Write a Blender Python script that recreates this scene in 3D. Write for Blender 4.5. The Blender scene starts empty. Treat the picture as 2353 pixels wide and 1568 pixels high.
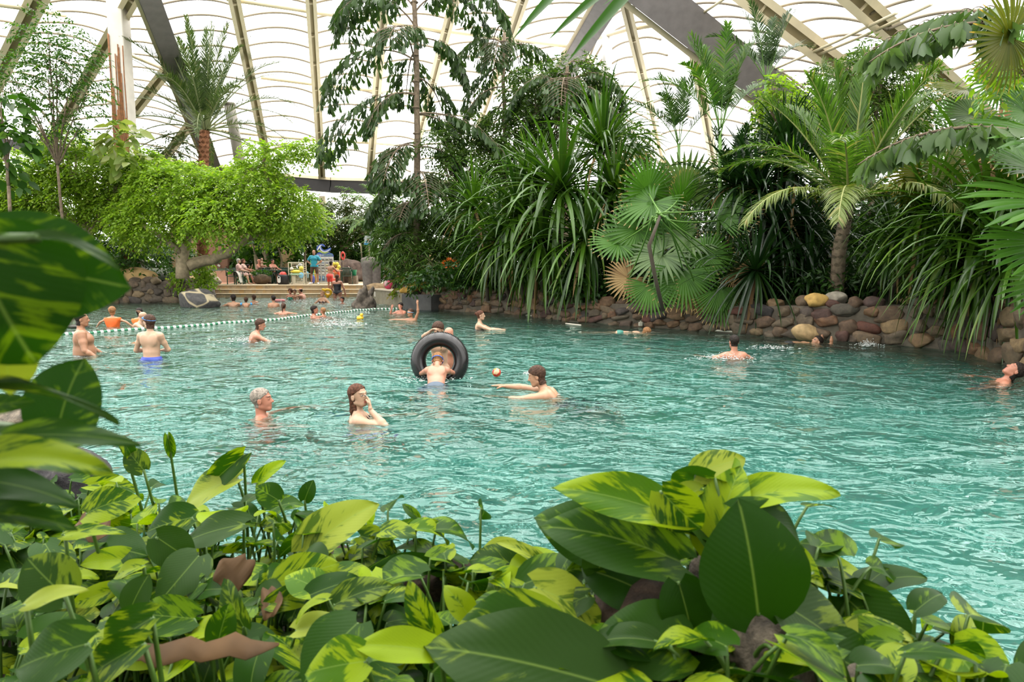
import bpy, math, random
import numpy as np
from mathutils import Matrix, Vector, Euler
random.seed(7); RS = np.random.RandomState(11)
PI = math.pi; D2R = PI/180
C = bpy.context.scene.collection
SC = bpy.context.scene

# ------------------------------------------------------------------ camera
FPX = 2353*24/36.0; HORIZ = 612.0; CAMH = 1.5
PITCH = math.atan((784-HORIZ)/FPX)
cam_d = bpy.data.cameras.new('camera'); cam = bpy.data.objects.new('camera', cam_d); C.objects.link(cam)
cam.location = (0, 0, CAMH); cam.rotation_euler = (PI/2-PITCH, 0, 0)
cam_d.lens = 24; cam_d.sensor_width = 36; cam_d.sensor_fit = 'HORIZONTAL'
cam_d.clip_start = 0.05; cam_d.clip_end = 400
cam_d.dof.use_dof = True; cam_d.dof.focus_distance = 9.0; cam_d.dof.aperture_fstop = 8.0
SC.camera = cam

# ------------------------------------------------------------------ world: bright overcast sky
W = bpy.data.worlds.new('overcast_sky'); SC.world = W; W.use_nodes = True
nt = W.node_tree; nt.nodes.clear()
wo = nt.nodes.new('ShaderNodeOutputWorld'); bg = nt.nodes.new('ShaderNodeBackground')
tc = nt.nodes.new('ShaderNodeTexCoord'); sp = nt.nodes.new('ShaderNodeSeparateXYZ')
rp = nt.nodes.new('ShaderNodeValToRGB')
rp.color_ramp.elements[0].position = 0.0; rp.color_ramp.elements[0].color = (1.0, .985, .95, 1)
rp.color_ramp.elements[1].position = 0.9; rp.color_ramp.elements[1].color = (1.0, .985, .95, 1)
nt.links.new(tc.outputs['Generated'], sp.inputs[0]); nt.links.new(sp.outputs['Z'], rp.inputs[0])
sq = nt.nodes.new('ShaderNodeMath'); sq.operation = 'MULTIPLY'; nt.links.new(sp.outputs['Z'], sq.inputs[0]); nt.links.new(sp.outputs['Z'], sq.inputs[1])
mu = nt.nodes.new('ShaderNodeMath'); mu.operation = 'MULTIPLY_ADD'; mu.inputs[1].default_value = 11.5; mu.inputs[2].default_value = 4.2
nt.links.new(sq.outputs[0], mu.inputs[0]); mx_ = mu
nt.links.new(rp.outputs[0], bg.inputs[0]); nt.links.new(mx_.outputs[0], bg.inputs[1]); nt.links.new(bg.outputs[0], wo.inputs[0])

SC.view_settings.view_transform = 'Standard'; SC.view_settings.look = 'None'
SC.view_settings.gamma = 1.0; SC.view_settings.use_curve_mapping = False
SC.view_settings.exposure = -0.38
cy = SC.cycles
cy.use_denoising = True
try: cy.denoiser = 'OPENIMAGEDENOISE'
except Exception: pass
cy.max_bounces = 8; cy.diffuse_bounces = 3; cy.glossy_bounces = 3; cy.transmission_bounces = 5
cy.transparent_max_bounces = 12; cy.sample_clamp_indirect = 6.0; cy.blur_glossy = 0.6
cy.use_adaptive_sampling = True

# ------------------------------------------------------------------ picture point -> place
_cp, _sp = math.cos(PITCH), math.sin(PITCH)
def ray(px, py):
    a = (px-1176.5)/FPX; b = (784-py)/FPX
    return np.array([a, _cp+b*_sp, -_sp+b*_cp])
def at(px, py, D):
    """world point on the ray of a photo pixel at distance D ahead (world y)"""
    r = ray(px, py); r = r*(D/r[1]); return np.array([r[0], r[1], r[2]+CAMH])
def on(px, py, z=0.0):
    """world point on the ray of a photo pixel at height z"""
    r = ray(px, py); t = (z-CAMH)/r[2]; return np.array([r[0]*t, r[1]*t, z])

# ------------------------------------------------------------------ materials
MATS = {}
def nmat(name):
    m = bpy.data.materials.new(name); m.use_nodes = True; n = m.node_tree.nodes; n.clear()
    o = n.new('ShaderNodeOutputMaterial'); return m, m.node_tree, o
def setin(nd, **k):
    for a, b in k.items():
        a = a.replace('_', ' ')
        for key in nd.inputs.keys():
            if key.lower() == a.lower(): nd.inputs[key].default_value = b
def principled(t, col=(.8,.8,.8), rough=.5, metal=0, spec=.5, sss=0, coat=0):
    p = t.nodes.new('ShaderNodeBsdfPrincipled')
    p.inputs['Base Color'].default_value = (*col, 1); p.inputs['Roughness'].default_value = rough
    p.inputs['Metallic'].default_value = metal; p.inputs['Specular IOR Level'].default_value = spec
    p.inputs['Coat Weight'].default_value = coat
    if sss:
        p.inputs['Subsurface Weight'].default_value = sss
        p.inputs['Subsurface Radius'].default_value = (.02, .008, .004)
    return p
def mix_rgb(t, fac, a, b, mode='MIX'):
    m = t.nodes.new('ShaderNodeMix'); m.data_type = 'RGBA'; m.blend_type = mode
    for s, v in ((0, fac), (6, a), (7, b)):
        if isinstance(v, (int, float)): m.inputs[s].default_value = v
        elif isinstance(v, (tuple, list)): m.inputs[s].default_value = (*v[:3], 1)
        else: t.links.new(v, m.inputs[s])
    return m.outputs[2]
def noise(t, scale, detail=3, vec=None, rough=.5, dist=0):
    n = t.nodes.new('ShaderNodeTexNoise'); n.inputs['Scale'].default_value = scale
    n.inputs['Detail'].default_value = detail; n.inputs['Roughness'].default_value = rough; n.inputs['Distortion'].default_value = dist
    if vec is not None: t.links.new(vec, n.inputs['Vector'])
    return n
def ramp(t, src, stops):
    r = t.nodes.new('ShaderNodeValToRGB'); e = r.color_ramp.elements
    while len(e) < len(stops): e.new(.5)
    for i, (p, c) in enumerate(stops):
        e[i].position = p; e[i].color = (*c, 1) if len(c) == 3 else c
    t.links.new(src, r.inputs[0]); return r.outputs[0]
def bump(t, h, strength=.3, dist=.02):
    b = t.nodes.new('ShaderNodeBump'); b.inputs['Strength'].default_value = strength; b.inputs['Distance'].default_value = dist
    t.links.new(h, b.inputs['Height']); return b.outputs[0]
def flat(name, col, rough=.5, metal=0, spec=.5, sss=0, vary=0, coat=0, vs=8, bmp=0):
    """one-colour material with slight natural mottling"""
    if name in MATS: return MATS[name]
    m, t, o = nmat(name); p = principled(t, col, rough, metal, spec, sss, coat)
    if vary:
        tc = t.nodes.new('ShaderNodeTexCoord'); n = noise(t, vs, 4, tc.outputs['Object'])
        c = ramp(t, n.outputs[0], [(.3, tuple(max(0, x*(1-vary)) for x in col)), (.7, tuple(min(1, x*(1+vary)) for x in col))])
        t.links.new(c, p.inputs['Base Color'])
        if bmp: t.links.new(bump(t, n.outputs[0], bmp, .03), p.inputs['Normal'])
    t.links.new(p.outputs[0], o.inputs[0]); MATS[name] = m; return m
def leafmat(name, c1, c2, c3=None, trans=.35, rough=.38, spec=.32, tip=None, sheen=None):
    """leaf: each leaf its own green between c1 and c2 (rarely c3), light passes through"""
    if name in MATS: return MATS[name]
    m, t, o = nmat(name)
    g = t.nodes.new('ShaderNodeNewGeometry')
    k_ = .72; c1, c2 = tuple(x*k_ for x in c1), tuple(x*k_ for x in c2); c3 = tuple(x*k_ for x in c3) if c3 else None
    st = [(0, c1), (.82, c2)] + ([(.93, c2), (.97, c3)] if c3 else [])
    col = ramp(t, g.outputs['Random Per Island'], st)
    if tip:
        uv = t.nodes.new('ShaderNodeUVMap'); uv.uv_map = 'UVMap'
        s = t.nodes.new('ShaderNodeSeparateXYZ'); t.links.new(uv.outputs[0], s.inputs[0])
        r = ramp(t, s.outputs['Y'], [(tip[1]-.05, (0,0,0)), (tip[1], (1,1,1))])
        col = mix_rgb(t, r, col, tip[0])
    p = principled(t, c1, rough, 0, spec); t.links.new(col, p.inputs['Base Color'])
    tr = t.nodes.new('ShaderNodeBsdfTranslucent')
    tcol = mix_rgb(t, 1.0, col, (1.6, 1.75, .7), 'MULTIPLY')
    t.links.new(tcol, tr.inputs[0])
    mx = t.nodes.new('ShaderNodeMixShader'); mx.inputs[0].default_value = trans
    t.links.new(p.outputs[0], mx.inputs[1]); t.links.new(tr.outputs[0], mx.inputs[2])
    t.links.new(mx.outputs[0], o.inputs[0]); MATS[name] = m; return m

# ------------------------------------------------------------------ mesh building
def nrm(a): return a/np.maximum(np.linalg.norm(a, axis=-1, keepdims=True), 1e-9)
class MB:
    def __init__(s): s.v = []; s.f = []; s.uv = []; s.n = 0
    def add(s, V, F, m=0, uv=None):
        V = np.asarray(V, float).reshape(-1, 3); F = np.asarray(F, int)
        s.v.append(V); s.f.append((F+s.n, m)); s.uv.append(np.zeros((len(V), 2)) if uv is None else uv); s.n += len(V); return s
    def build(s, name, mats, parent=None, smooth=True, loc=None, link=True):
        V = np.concatenate(s.v) if s.v else np.zeros((0, 3)); UV = np.concatenate(s.uv) if s.uv else np.zeros((0, 2))
        org = np.zeros(3)
        if loc is not None: V = V-np.asarray(loc, float)
        me = bpy.data.meshes.new(name)
        loops = np.concatenate([f.reshape(-1) for f, _ in s.f]); cnt = np.concatenate([np.full(len(f), f.shape[1]) for f, _ in s.f])
        mi = np.concatenate([np.full(len(f), m) for f, m in s.f])
        st = np.concatenate([[0], np.cumsum(cnt)[:-1]])
        me.vertices.add(len(V)); me.vertices.foreach_set('co', V.astype(np.float32).reshape(-1))
        me.loops.add(len(loops)); me.loops.foreach_set('vertex_index', loops.astype(np.int32))
        me.polygons.add(len(cnt)); me.polygons.foreach_set('loop_start', st.astype(np.int32)); me.polygons.foreach_set('loop_total', cnt.astype(np.int32))
        me.polygons.foreach_set('material_index', mi.astype(np.int32))
        me.polygons.foreach_set('use_smooth', np.full(len(cnt), bool(smooth)))
        u = me.uv_layers.new(name='UVMap'); u.data.foreach_set('uv', UV[loops].astype(np.float32).reshape(-1))
        me.update(calc_edges=True)
        for m in (mats if isinstance(mats, (list, tuple)) else [mats]): me.materials.append(m)
        o = bpy.data.objects.new(name, me)
        if link: C.objects.link(o)
        if parent is not None: o.parent = parent
        if loc is not None: o.location = tuple(loc)
        return o
def tag(o, label=None, cat=None, group=None, kind=None):
    if label: o['label'] = label
    if cat: o['category'] = cat
    if group: o['group'] = group
    if kind: o['kind'] = kind
    return o
def empty(name, loc=(0,0,0), rz=0, label=None, cat=None, group=None):
    o = bpy.data.objects.new(name, None); C.objects.link(o); o.location = tuple(loc); o.rotation_euler = (0, 0, rz)
    o.empty_display_size = .1
    return tag(o, label, cat, group)
def dup(o, parent=None, loc=None, rz=None, rot=None, sc=None):
    c = o.copy(); C.objects.link(c); c.parent = parent
    if loc is not None: c.location = tuple(loc)
    if rz is not None: c.rotation_euler = (0, 0, rz)
    if rot is not None: c.rotation_euler = rot
    if sc is not None: c.scale = sc if hasattr(sc, '__len__') else (sc, sc, sc)
    for ch in list(o.children): dup(ch, c)
    return c
BF = np.array([[0,3,2,1],[4,5,6,7],[0,1,5,4],[1,2,6,5],[2,3,7,6],[3,0,4,7]])
def box(x0, x1, y0, y1, z0, z1):
    return np.array([[x0,y0,z0],[x1,y0,z0],[x1,y1,z0],[x0,y1,z0],[x0,y0,z1],[x1,y0,z1],[x1,y1,z1],[x0,y1,z1]], float), BF
def obox(c, X, Y, Z):
    """box with centre and half-axis vectors"""
    c, X, Y, Z = map(lambda a: np.asarray(a, float), (c, X, Y, Z))
    return np.array([c-X-Y-Z, c+X-Y-Z, c+X+Y-Z, c-X+Y-Z, c-X-Y+Z, c+X-Y+Z, c+X+Y+Z, c-X+Y+Z]), BF
def bevbox(x0, x1, y0, y1, z0, z1, b=.01):
    """box with chamfered vertical and horizontal edges"""
    V = []; F = []
    xs = [(x0, x1, y0+b, y1-b), (x0+b, x1-b, y0, y1)]
    ring = lambda i, z: [(x0+i, y0+b, z), (x0+b, y0+i, z), (x1-b, y0+i, z), (x1-i, y0+b, z), (x1-i, y1-b, z), (x1-b, y1-i, z), (x0+b, y1-i, z), (x0+i, y1-b, z)]
    R = [ring(b*.7, z0), ring(0, z0+b), ring(0, z1-b), ring(b*.7, z1)]
    V = np.array(sum(R, [])); F = []
    for k in range(3):
        for i in range(8): F.append([k*8+i, k*8+(i+1) % 8, (k+1)*8+(i+1) % 8, (k+1)*8+i])
    F += [[7,6,1,0],[6,5,2,1],[5,4,3,2],[24,25,30,31],[25,26,29,30],[26,27,28,29]]
    return V, np.array(F)
def tube(P, R, n=8, caps=True):
    P = np.asarray(P, float); K = len(P); R = np.broadcast_to(np.asarray(R, float), (K,))
    T = nrm(np.gradient(P, axis=0)); ref = np.array([0, 0, 1.]) if abs(T[0][2]) < .9 else np.array([1., 0, 0])
    V = []; X = nrm(np.cross(T[0], ref))
    for i in range(K):
        X = nrm(X-T[i]*np.dot(X, T[i])); Y = np.cross(T[i], X)
        a = np.arange(n)*2*PI/n
        V.append(P[i]+R[i]*(np.cos(a)[:, None]*X+np.sin(a)[:, None]*Y))
    V = np.concatenate(V); i, j = np.meshgrid(np.arange(K-1), np.arange(n), indexing='ij')
    F = np.stack([i*n+j, i*n+(j+1) % n, (i+1)*n+(j+1) % n, (i+1)*n+j], -1).reshape(-1, 4)
    if caps:
        V = np.concatenate([V, P[:1], P[-1:]]); c0 = K*n; c1 = c0+1
        j = np.arange(n); jn = (j+1) % n
        F = np.concatenate([F, np.stack([jn, j, np.full(n, c0), np.full(n, c0)], -1), np.stack([(K-1)*n+j, (K-1)*n+jn, np.full(n, c1), np.full(n, c1)], -1)])
        F4 = F[:(K-1)*n]; F3 = F[(K-1)*n:, :3]
        return V, F4, F3
    return V, F
def add_tube(mb, P, R, n=8, m=0):
    V, F4, F3 = tube(P, R, n); o = mb.n; mb.add(V, F4, m); mb.f.append((F3+o, m)); return mb
def lathe(prof, n=16, c=(0,0,0)):
    prof = np.asarray(prof, float); a = np.arange(n)*2*PI/n; K = len(prof)
    V = np.stack([prof[:, None, 0]*np.cos(a), prof[:, None, 0]*np.sin(a), np.repeat(prof[:, None, 1], n, 1)], -1).reshape(-1, 3)+np.asarray(c)
    i, j = np.meshgrid(np.arange(K-1), np.arange(n), indexing='ij')
    F = np.stack([i*n+j, i*n+(j+1) % n, (i+1)*n+(j+1) % n, (i+1)*n+j], -1).reshape(-1, 4); return V, F
import bmesh
def _ico(k):
    b = bmesh.new(); bmesh.ops.create_icosphere(b, subdivisions=k, radius=1.0)
    V = np.array([v.co[:] for v in b.verts]); F = np.array([[v.index for v in f.verts] for f in b.faces]); b.free(); return V, F
ICO = {k: _ico(k) for k in (1, 2, 3, 4)}
def rock(c, r, k=3, rough=.18, seed=0, flat_=.5, rz=0, bx=0):
    """an angular boulder: sphere cut by random planes, then roughened"""
    V, F = ICO[k]; rs = np.random.RandomState(seed); V = V.copy()
    if bx: V = np.sign(V)*np.abs(V)**bx; V = V*.86
    for _ in range(9):
        n = nrm(rs.normal(size=3)); h = rs.uniform(.62, .9); d = V@n-h; V = V-np.maximum(d, 0)[:, None]*n*flat_*1.6
    ph = rs.uniform(0, 6, (4, 3)); fr = rs.uniform(2, 6, (4, 3))
    for i in range(4): V = V*(1+rough*.25*np.sin(V[:, :1]*fr[i, 0]+ph[i, 0])*np.sin(V[:, 1:2]*fr[i, 1]+ph[i, 1])*np.sin(V[:, 2:]*fr[i, 2]+ph[i, 2]))
    V = V*np.asarray(r); c_, s_ = math.cos(rz), math.sin(rz)
    V = np.stack([V[:, 0]*c_-V[:, 1]*s_, V[:, 0]*s_+V[:, 1]*c_, V[:, 2]], -1)
    return V+np.asarray(c), F

# ---- leaves
def strips(base, d0, L, Wd, g=0., up=None, S=5, prof=None, fold=.25, arch=None):
    """N strap-like leaves: base (N,3), start direction, length, width, gravity droop; returns V,F,uv"""
    base = np.asarray(base, float).reshape(-1, 3); N = len(base); d = nrm(np.broadcast_to(np.asarray(d0, float), (N, 3)).copy())
    L = np.broadcast_to(L, (N,)).astype(float); Wd = np.broadcast_to(Wd, (N,)).astype(float); g = np.broadcast_to(g, (N,)).astype(float)
    up = np.broadcast_to(np.array([0, 0, 1.]) if up is None else np.asarray(up, float), (N, 3))
    if prof is None: prof = np.interp(np.linspace(0, 1, S+1), [0, .1, .45, .8, 1], [.55, .85, 1, .6, .04])
    p = base.copy(); V = np.zeros((N, S+1, 3, 3)); UV = np.zeros((N, S+1, 3, 2))
    X = nrm(np.cross(d, up)+1e-6*np.array([1., .3, .2]))
    for i in range(S+1):
        X = nrm(X-d*np.sum(X*d, 1, keepdims=True)); Z = np.cross(X, d)
        w = (Wd*prof[i]*.5)[:, None]
        V[:, i, 0] = p-X*w+Z*w*fold*2; V[:, i, 1] = p; V[:, i, 2] = p+X*w+Z*w*fold*2
        UV[:, i, :, 1] = i/S; UV[:, i, :, 0] = [0, .5, 1]
        gi = g*((i+.5)/S)**1.2*2
        d = nrm(d+np.array([0, 0, -1.])*(gi/S)[:, None]); p = p+d*(L/S)[:, None]
    a = np.arange(S)[:, None]*3+np.arange(2)[None]; q = np.stack([a, a+1, a+4, a+3], -1).reshape(-1, 4)
    F = (np.arange(N)[:, None, None]*(S+1)*3+q[None]).reshape(-1, 4)
    return V.reshape(-1, 3), F, UV.reshape(-1, 2)
LEAF_T = {}
_w = [.0, .42, .5, .34, .0]; _y = [0, .22, .48, .78, 1.05]
LEAF_T['ovate'] = (np.array([[0,0,0],[-.40,.3,.05],[.40,.3,.05],[0,.32,-.03],[-.28,.72,.0],[.28,.72,.0],[0,.7,-.04],[0,1.05,-.10]]), np.array([[0,3,1,1],[0,2,3,3],[1,3,6,4],[3,2,5,6],[4,6,7,7],[6,5,7,7]]))
LEAF_T['simple'] = (np.array([[0,0,0],[-.5,.45,.08],[0,.5,-.04],[.5,.45,.08],[0,1.,-.08]]), np.array([[0,2,4,1],[0,3,4,2]]))
LEAF_T['tiny'] = (np.array([[0,0,0],[-.5,.42,.03],[0,1.,-.06],[.5,.42,.03]]), np.array([[0,3,2,1]]))
LEAF_T['fishtail'] = (np.array([[0,0,0],[-.42,.62,.05],[-.62,1.0,-.02],[-.3,.86,0],[-.12,1.08,-.06],[.1,.9,0],[.34,1.12,-.04],[.45,.66,.05],[0,.5,-.05]]), np.array([[0,8,1,1],[1,8,3,2],[8,5,4,3],[8,7,6,5],[0,7,8,8]]))
def leaves(pos, axis, normal, L, Wd, kind='simple'):
    T, F0 = LEAF_T[kind]; pos = np.asarray(pos, float); N = len(pos)
    Y = nrm(axis); X = nrm(np.cross(Y, normal)); Z = np.cross(X, Y)
    L = np.broadcast_to(L, (N,)); Wd = np.broadcast_to(Wd, (N,))
    V = pos[:, None]+T[None, :, :1]*X[:, None]*Wd[:, None, None]+T[None, :, 1:2]*Y[:, None]*L[:, None, None]+T[None, :, 2:]*Z[:, None]*L[:, None, None]
    F = (np.arange(N)[:, None, None]*len(T)+F0[None]).reshape(-1, 4)
    return V.reshape(-1, 3), F
def add_leaves(mb, pos, axis, normal, L, Wd, kind='simple', m=0):
    V, F = leaves(pos, axis, normal, L, Wd, kind)
    tri = F[:, 2] == F[:, 3]; o = mb.n
    mb.add(V, F[~tri] if (~tri).any() else np.zeros((0, 4), int), m); mb.f.append((F[tri][:, :3]+o, m)); return mb
# ================================================================== setting
# ---- pool water, floor and walls
def mat_water():
    m, t, o = nmat('pool_water'); tc = t.nodes.new('ShaderNodeTexCoord')
    mp = t.nodes.new('ShaderNodeMapping'); t.links.new(tc.outputs['Object'], mp.inputs[0]); mp.inputs['Scale'].default_value = (1, 1.25, 1); mp.inputs['Rotation'].default_value = (0, 0, .35)
    n1 = noise(t, 1.5, 1, mp.outputs[0], .5, 1.2); n2 = noise(t, 4.6, 1, mp.outputs[0], .5, 1.6); n3 = noise(t, 13, 1, mp.outputs[0], .5, .8)
    def ml(a, k):
        q = t.nodes.new('ShaderNodeMath'); q.operation = 'MULTIPLY'; t.links.new(a, q.inputs[0]); q.inputs[1].default_value = k; return q.outputs[0]
    def ad(a, b):
        q = t.nodes.new('ShaderNodeMath'); q.operation = 'ADD'; t.links.new(a, q.inputs[0]); t.links.new(b, q.inputs[1]); return q.outputs[0]
    hgt = ad(ad(ml(n1.outputs[0], .21), ml(n2.outputs[0], .075)), ml(n3.outputs[0], .010))
    b = t.nodes.new('ShaderNodeBump'); b.inputs['Strength'].default_value = 1.0; b.inputs['Distance'].default_value = 1.0; t.links.new(hgt, b.inputs['Height'])
    g = t.nodes.new('ShaderNodeBsdfGlass'); g.inputs['IOR'].default_value = 1.42; g.inputs['Roughness'].default_value = 0.0
    g.inputs['Color'].default_value = (.88, 1.0, .985, 1); t.links.new(b.outputs[0], g.inputs['Normal'])
    t.links.new(g.outputs[0], o.inputs[0]); return m
def mat_poolfloor():
    m, t, o = nmat('painted_pool_floor'); tc = t.nodes.new('ShaderNodeTexCoord'); p = principled(t, (.1, .6, .55), .6)
    n = noise(t, .55, 3, tc.outputs['Object']); n2 = noise(t, 3.5, 3, tc.outputs['Object'])
    c = ramp(t, n.outputs[0], [(.32, (.008, .11, .08)), (.68, (.03, .25, .195))])
    c = mix_rgb(t, .35, c, ramp(t, n2.outputs[0], [(.35, (.01, .10, .08)), (.65, (.14, .40, .33))]))
    s = t.nodes.new('ShaderNodeSeparateXYZ'); t.links.new(tc.outputs['Object'], s.inputs[0])
    # the shallow beach end is laid in grey-beige stone
    q = t.nodes.new('ShaderNodeMath'); q.operation = 'MULTIPLY_ADD'; t.links.new(s.outputs['X'], q.inputs[0]); q.inputs[1].default_value = -.75; t.links.new(s.outputs['Y'], q.inputs[2])
    q3 = t.nodes.new('ShaderNodeMath'); q3.operation = 'MULTIPLY_ADD'; t.links.new(n.outputs[0], q3.inputs[0]); q3.inputs[1].default_value = 6; t.links.new(q.outputs[0], q3.inputs[2])
    q2 = t.nodes.new('ShaderNodeMapRange'); q2.inputs['From Min'].default_value = 15; q2.inputs['From Max'].default_value = 29; t.links.new(q3.outputs[0], q2.inputs[0])
    c2 = ramp(t, n2.outputs[0], [(.3, (.05, .085, .05)), (.7, (.10, .14, .085))])
    c = mix_rgb(t, q2.outputs[0], c, c2)
    t.links.new(c, p.inputs['Base Color']); t.links.new(p.outputs[0], o.inputs[0]); return m
WATER_M = mat_water()
def wave(x, y):
    return .011*np.sin(2.1*x+1.3*y+.6*np.sin(.9*y))+.009*np.sin(-1.4*x+3.1*y+1.1*np.sin(1.3*x+.4*y))+.007*np.sin(4.3*x-2.2*y+1.4*np.sin(1.9*y))+.006*np.sin(2.6*x+6.1*y+1.2*np.sin(2.2*x))+.004*np.sin(8.3*x+3.9*y+np.sin(3.3*y))
ys = [0.9]
while ys[-1] < 33.4: ys.append(ys[-1]+max(.045, ys[-1]*.012))
ys = np.array(ys); xs = np.linspace(-1, 1, 330)
XX = (xs[None]*(3.2+ys[:, None]*.86))+.0; YY = np.repeat(ys[:, None], len(xs), 1)
XX = np.clip(XX, -30, 24)
V = np.stack([XX, YY, wave(XX, YY)], -1).reshape(-1, 3); nx_ = len(xs)
i, j = np.meshgrid(np.arange(len(ys)-1), np.arange(nx_-1), indexing='ij'); F = np.stack([i*nx_+j, i*nx_+j+1, (i+1)*nx_+j+1, (i+1)*nx_+j], -1).reshape(-1, 4)
w = MB().add(V, F).build('water', WATER_M); tag(w, 'rippling turquoise pool water filling the whole swimming pool', 'water', kind='stuff')
fl = MB()
fy = np.array([-1, 3, 12, 18, 24, 29, 33.6]); fz = np.array([-1.35, -1.35, -1.35, -1.25, -1.0, -.7, -.45]); fx = np.array([-32, -20, -8, 4, 14, 26])
V = np.array([[x, y, z] for y, z in zip(fy, fz) for x in fx]); n_ = len(fx)
i, j = np.meshgrid(np.arange(len(fy)-1), np.arange(n_-1), indexing='ij'); F = np.stack([i*n_+j, i*n_+j+1, (i+1)*n_+j+1, (i+1)*n_+j], -1).reshape(-1, 4)
tag(fl.add(V, F).build('floor', mat_poolfloor()), kind='structure')
soil = flat('dark_soil', (.035, .024, .014), .95, vary=.5, vs=3, bmp=.6)
moss = flat('planted_ground', (.03, .04, .012), .95, vary=.5, vs=2, bmp=.5)

# ---- right bank: stone wall that follows the water's edge, planted slope behind
EDGE = [on(x, y)[:2] for x, y in [(925,704),(985,710),(1050,716),(1120,720),(1180,723),(1240,731),(1300,739),(1450,749),(1600,759),(1800,776),(2050,792),(2200,807),(2270,824),(2340,846),(2420,880)]]
EDGE += [np.array(p) for p in [(7.9, 7.4), (8.1, 5.5), (8.1, 3.5), (8.0, 1.0), (8.0, -1.5)]]
def resample(P, d):
    P = np.array(P, float); s = np.concatenate([[0], np.cumsum(np.linalg.norm(np.diff(P, axis=0), axis=1))]); n = int(s[-1]/d)+1
    t = np.linspace(0, s[-1], n); return np.stack([np.interp(t, s, P[:, k]) for k in range(P.shape[1])], 1)
def outward(P, sgn=1):
    T = nrm(np.gradient(P, axis=0)); return np.stack([-T[:, 1], T[:, 0]], 1)*sgn
def stone_mat(name, stops, sc=9):
    m, t, o = nmat(name); p = principled(t, (.3,.25,.2), .8); g = t.nodes.new('ShaderNodeNewGeometry'); tc = t.nodes.new('ShaderNodeTexCoord')
    c = ramp(t, g.outputs['Random Per Island'], stops); n = noise(t, sc, 6, tc.outputs['Object'], .65)
    c = mix_rgb(t, .75, c, ramp(t, n.outputs[0], [(.3, (.35, .33, .3)), (.5, (.85,.83,.8)), (.72, (1.35, 1.3, 1.2))]), 'MULTIPLY')
    t.links.new(c, p.inputs['Base Color']); t.links.new(bump(t, n.outputs[0], .7, .02), p.inputs['Normal']); t.links.new(p.outputs[0], o.inputs[0]); return m
ST_MIX = stone_mat('mixed_field_stone', [(0, (.11,.065,.04)), (.2, (.14,.10,.06)), (.38, (.075,.065,.05)), (.52, (.19,.095,.04)), (.66, (.06,.052,.047)), (.78, (.10,.035,.022)), (.9, (.22,.15,.075)), (1, (.035,.03,.03))])
ST_LEFT = stone_mat('grey_field_stone', [(0, (.12,.08,.05)), (.3, (.08,.07,.055)), (.55, (.16,.11,.065)), (.8, (.06,.052,.045)), (1, (.22,.16,.09))])
MORTAR = flat('mortar', (.085,.07,.05), .9, vary=.35, vs=6, bmp=.5)
def stone_wall(name, P, H, sgn, mats, rows, seed, sl=.35, jut=.0, taper=None):
    rs = np.random.RandomState(seed); mb = MB(); Q = resample(P, .3); N = outward(Q, sgn); K = len(Q); Hh = np.broadcast_to(H, (K,)) if np.ndim(H) == 0 else np.interp(np.linspace(0, 1, K), np.linspace(0, 1, len(H)), H)
    prof = [(-.05, -1.5), (0, -.1), (.02, 0), (.06, .6), (.10, 1.0), (.55, 1.02), (.7, .3)]
    V = np.array([[Q[i, 0]+N[i, 0]*(a), Q[i, 1]+N[i, 1]*a, (Hh[i]*b if b > 0 else b)] for i in range(K) for a, b in prof]); m = len(prof)
    i, j = np.meshgrid(np.arange(K-1), np.arange(m-1), indexing='ij'); mb.add(V, np.stack([i*m+j, i*m+j+1, (i+1)*m+j+1, (i+1)*m+j], -1).reshape(-1, 4), 1)
    L = np.concatenate([[0], np.cumsum(np.linalg.norm(np.diff(Q, axis=0), axis=1))])
    for r in range(rows):
        s = rs.uniform(0, .3)
        while s < L[-1]:
            wdt = rs.uniform(.5, 1.4)*sl; x, y = np.interp(s, L, Q[:, 0]), np.interp(s, L, Q[:, 1]); nx, ny = np.interp(s, L, N[:, 0]), np.interp(s, L, N[:, 1]); hh = np.interp(s, L, Hh)
            rh = hh/rows; z = (r+.5)*rh*1.02-.03+rs.uniform(-.07, .07); a = .045+.09*(r/rows)
            V, F = rock((0, 0, 0), (wdt*.62, .14, rh*rs.uniform(.5, .8)), 3, .35, rs.randint(1e6), .6, 0, .62)
            c_, s_ = ny, -nx  # tangent
            tw = rs.uniform(-.25, .25); Vx = V[:, 0]*math.cos(tw)-V[:, 2]*math.sin(tw); Vz = V[:, 0]*math.sin(tw)+V[:, 2]*math.cos(tw)
            Wp = np.stack([x+Vx*c_+(V[:, 1]+a)*nx, y+Vx*s_+(V[:, 1]+a)*ny, z+Vz], -1); mb.add(Wp, F, 0); s += wdt*.98
        if r == rows-1:   # loose cap stones
            s = 0.
            while s < L[-1]:
                x, y = np.interp(s, L, Q[:, 0]), np.interp(s, L, Q[:, 1]); nx, ny = np.interp(s, L, N[:, 0]), np.interp(s, L, N[:, 1]); hh = np.interp(s, L, Hh); q = rs.uniform(.1, .24)
                V, F = rock((x+nx*rs.uniform(.1, .4), y+ny*rs.uniform(.1, .4), hh+q*.25), (q*1.2, q, q*.8), 3, .2, rs.randint(1e6), .6, rs.uniform(0, 3)); mb.add(V, F, 0); s += rs.uniform(.25, .7)
    return mb.build(name, mats)
sw = stone_wall('wall_right', EDGE, [.75, .62, .62, .62, .5, .55, .6, .7, .78, .82, .85, .8, .8, .8, .8], 1, [ST_MIX, MORTAR], 3, 5, .40); tag(sw, kind='structure')
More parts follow.
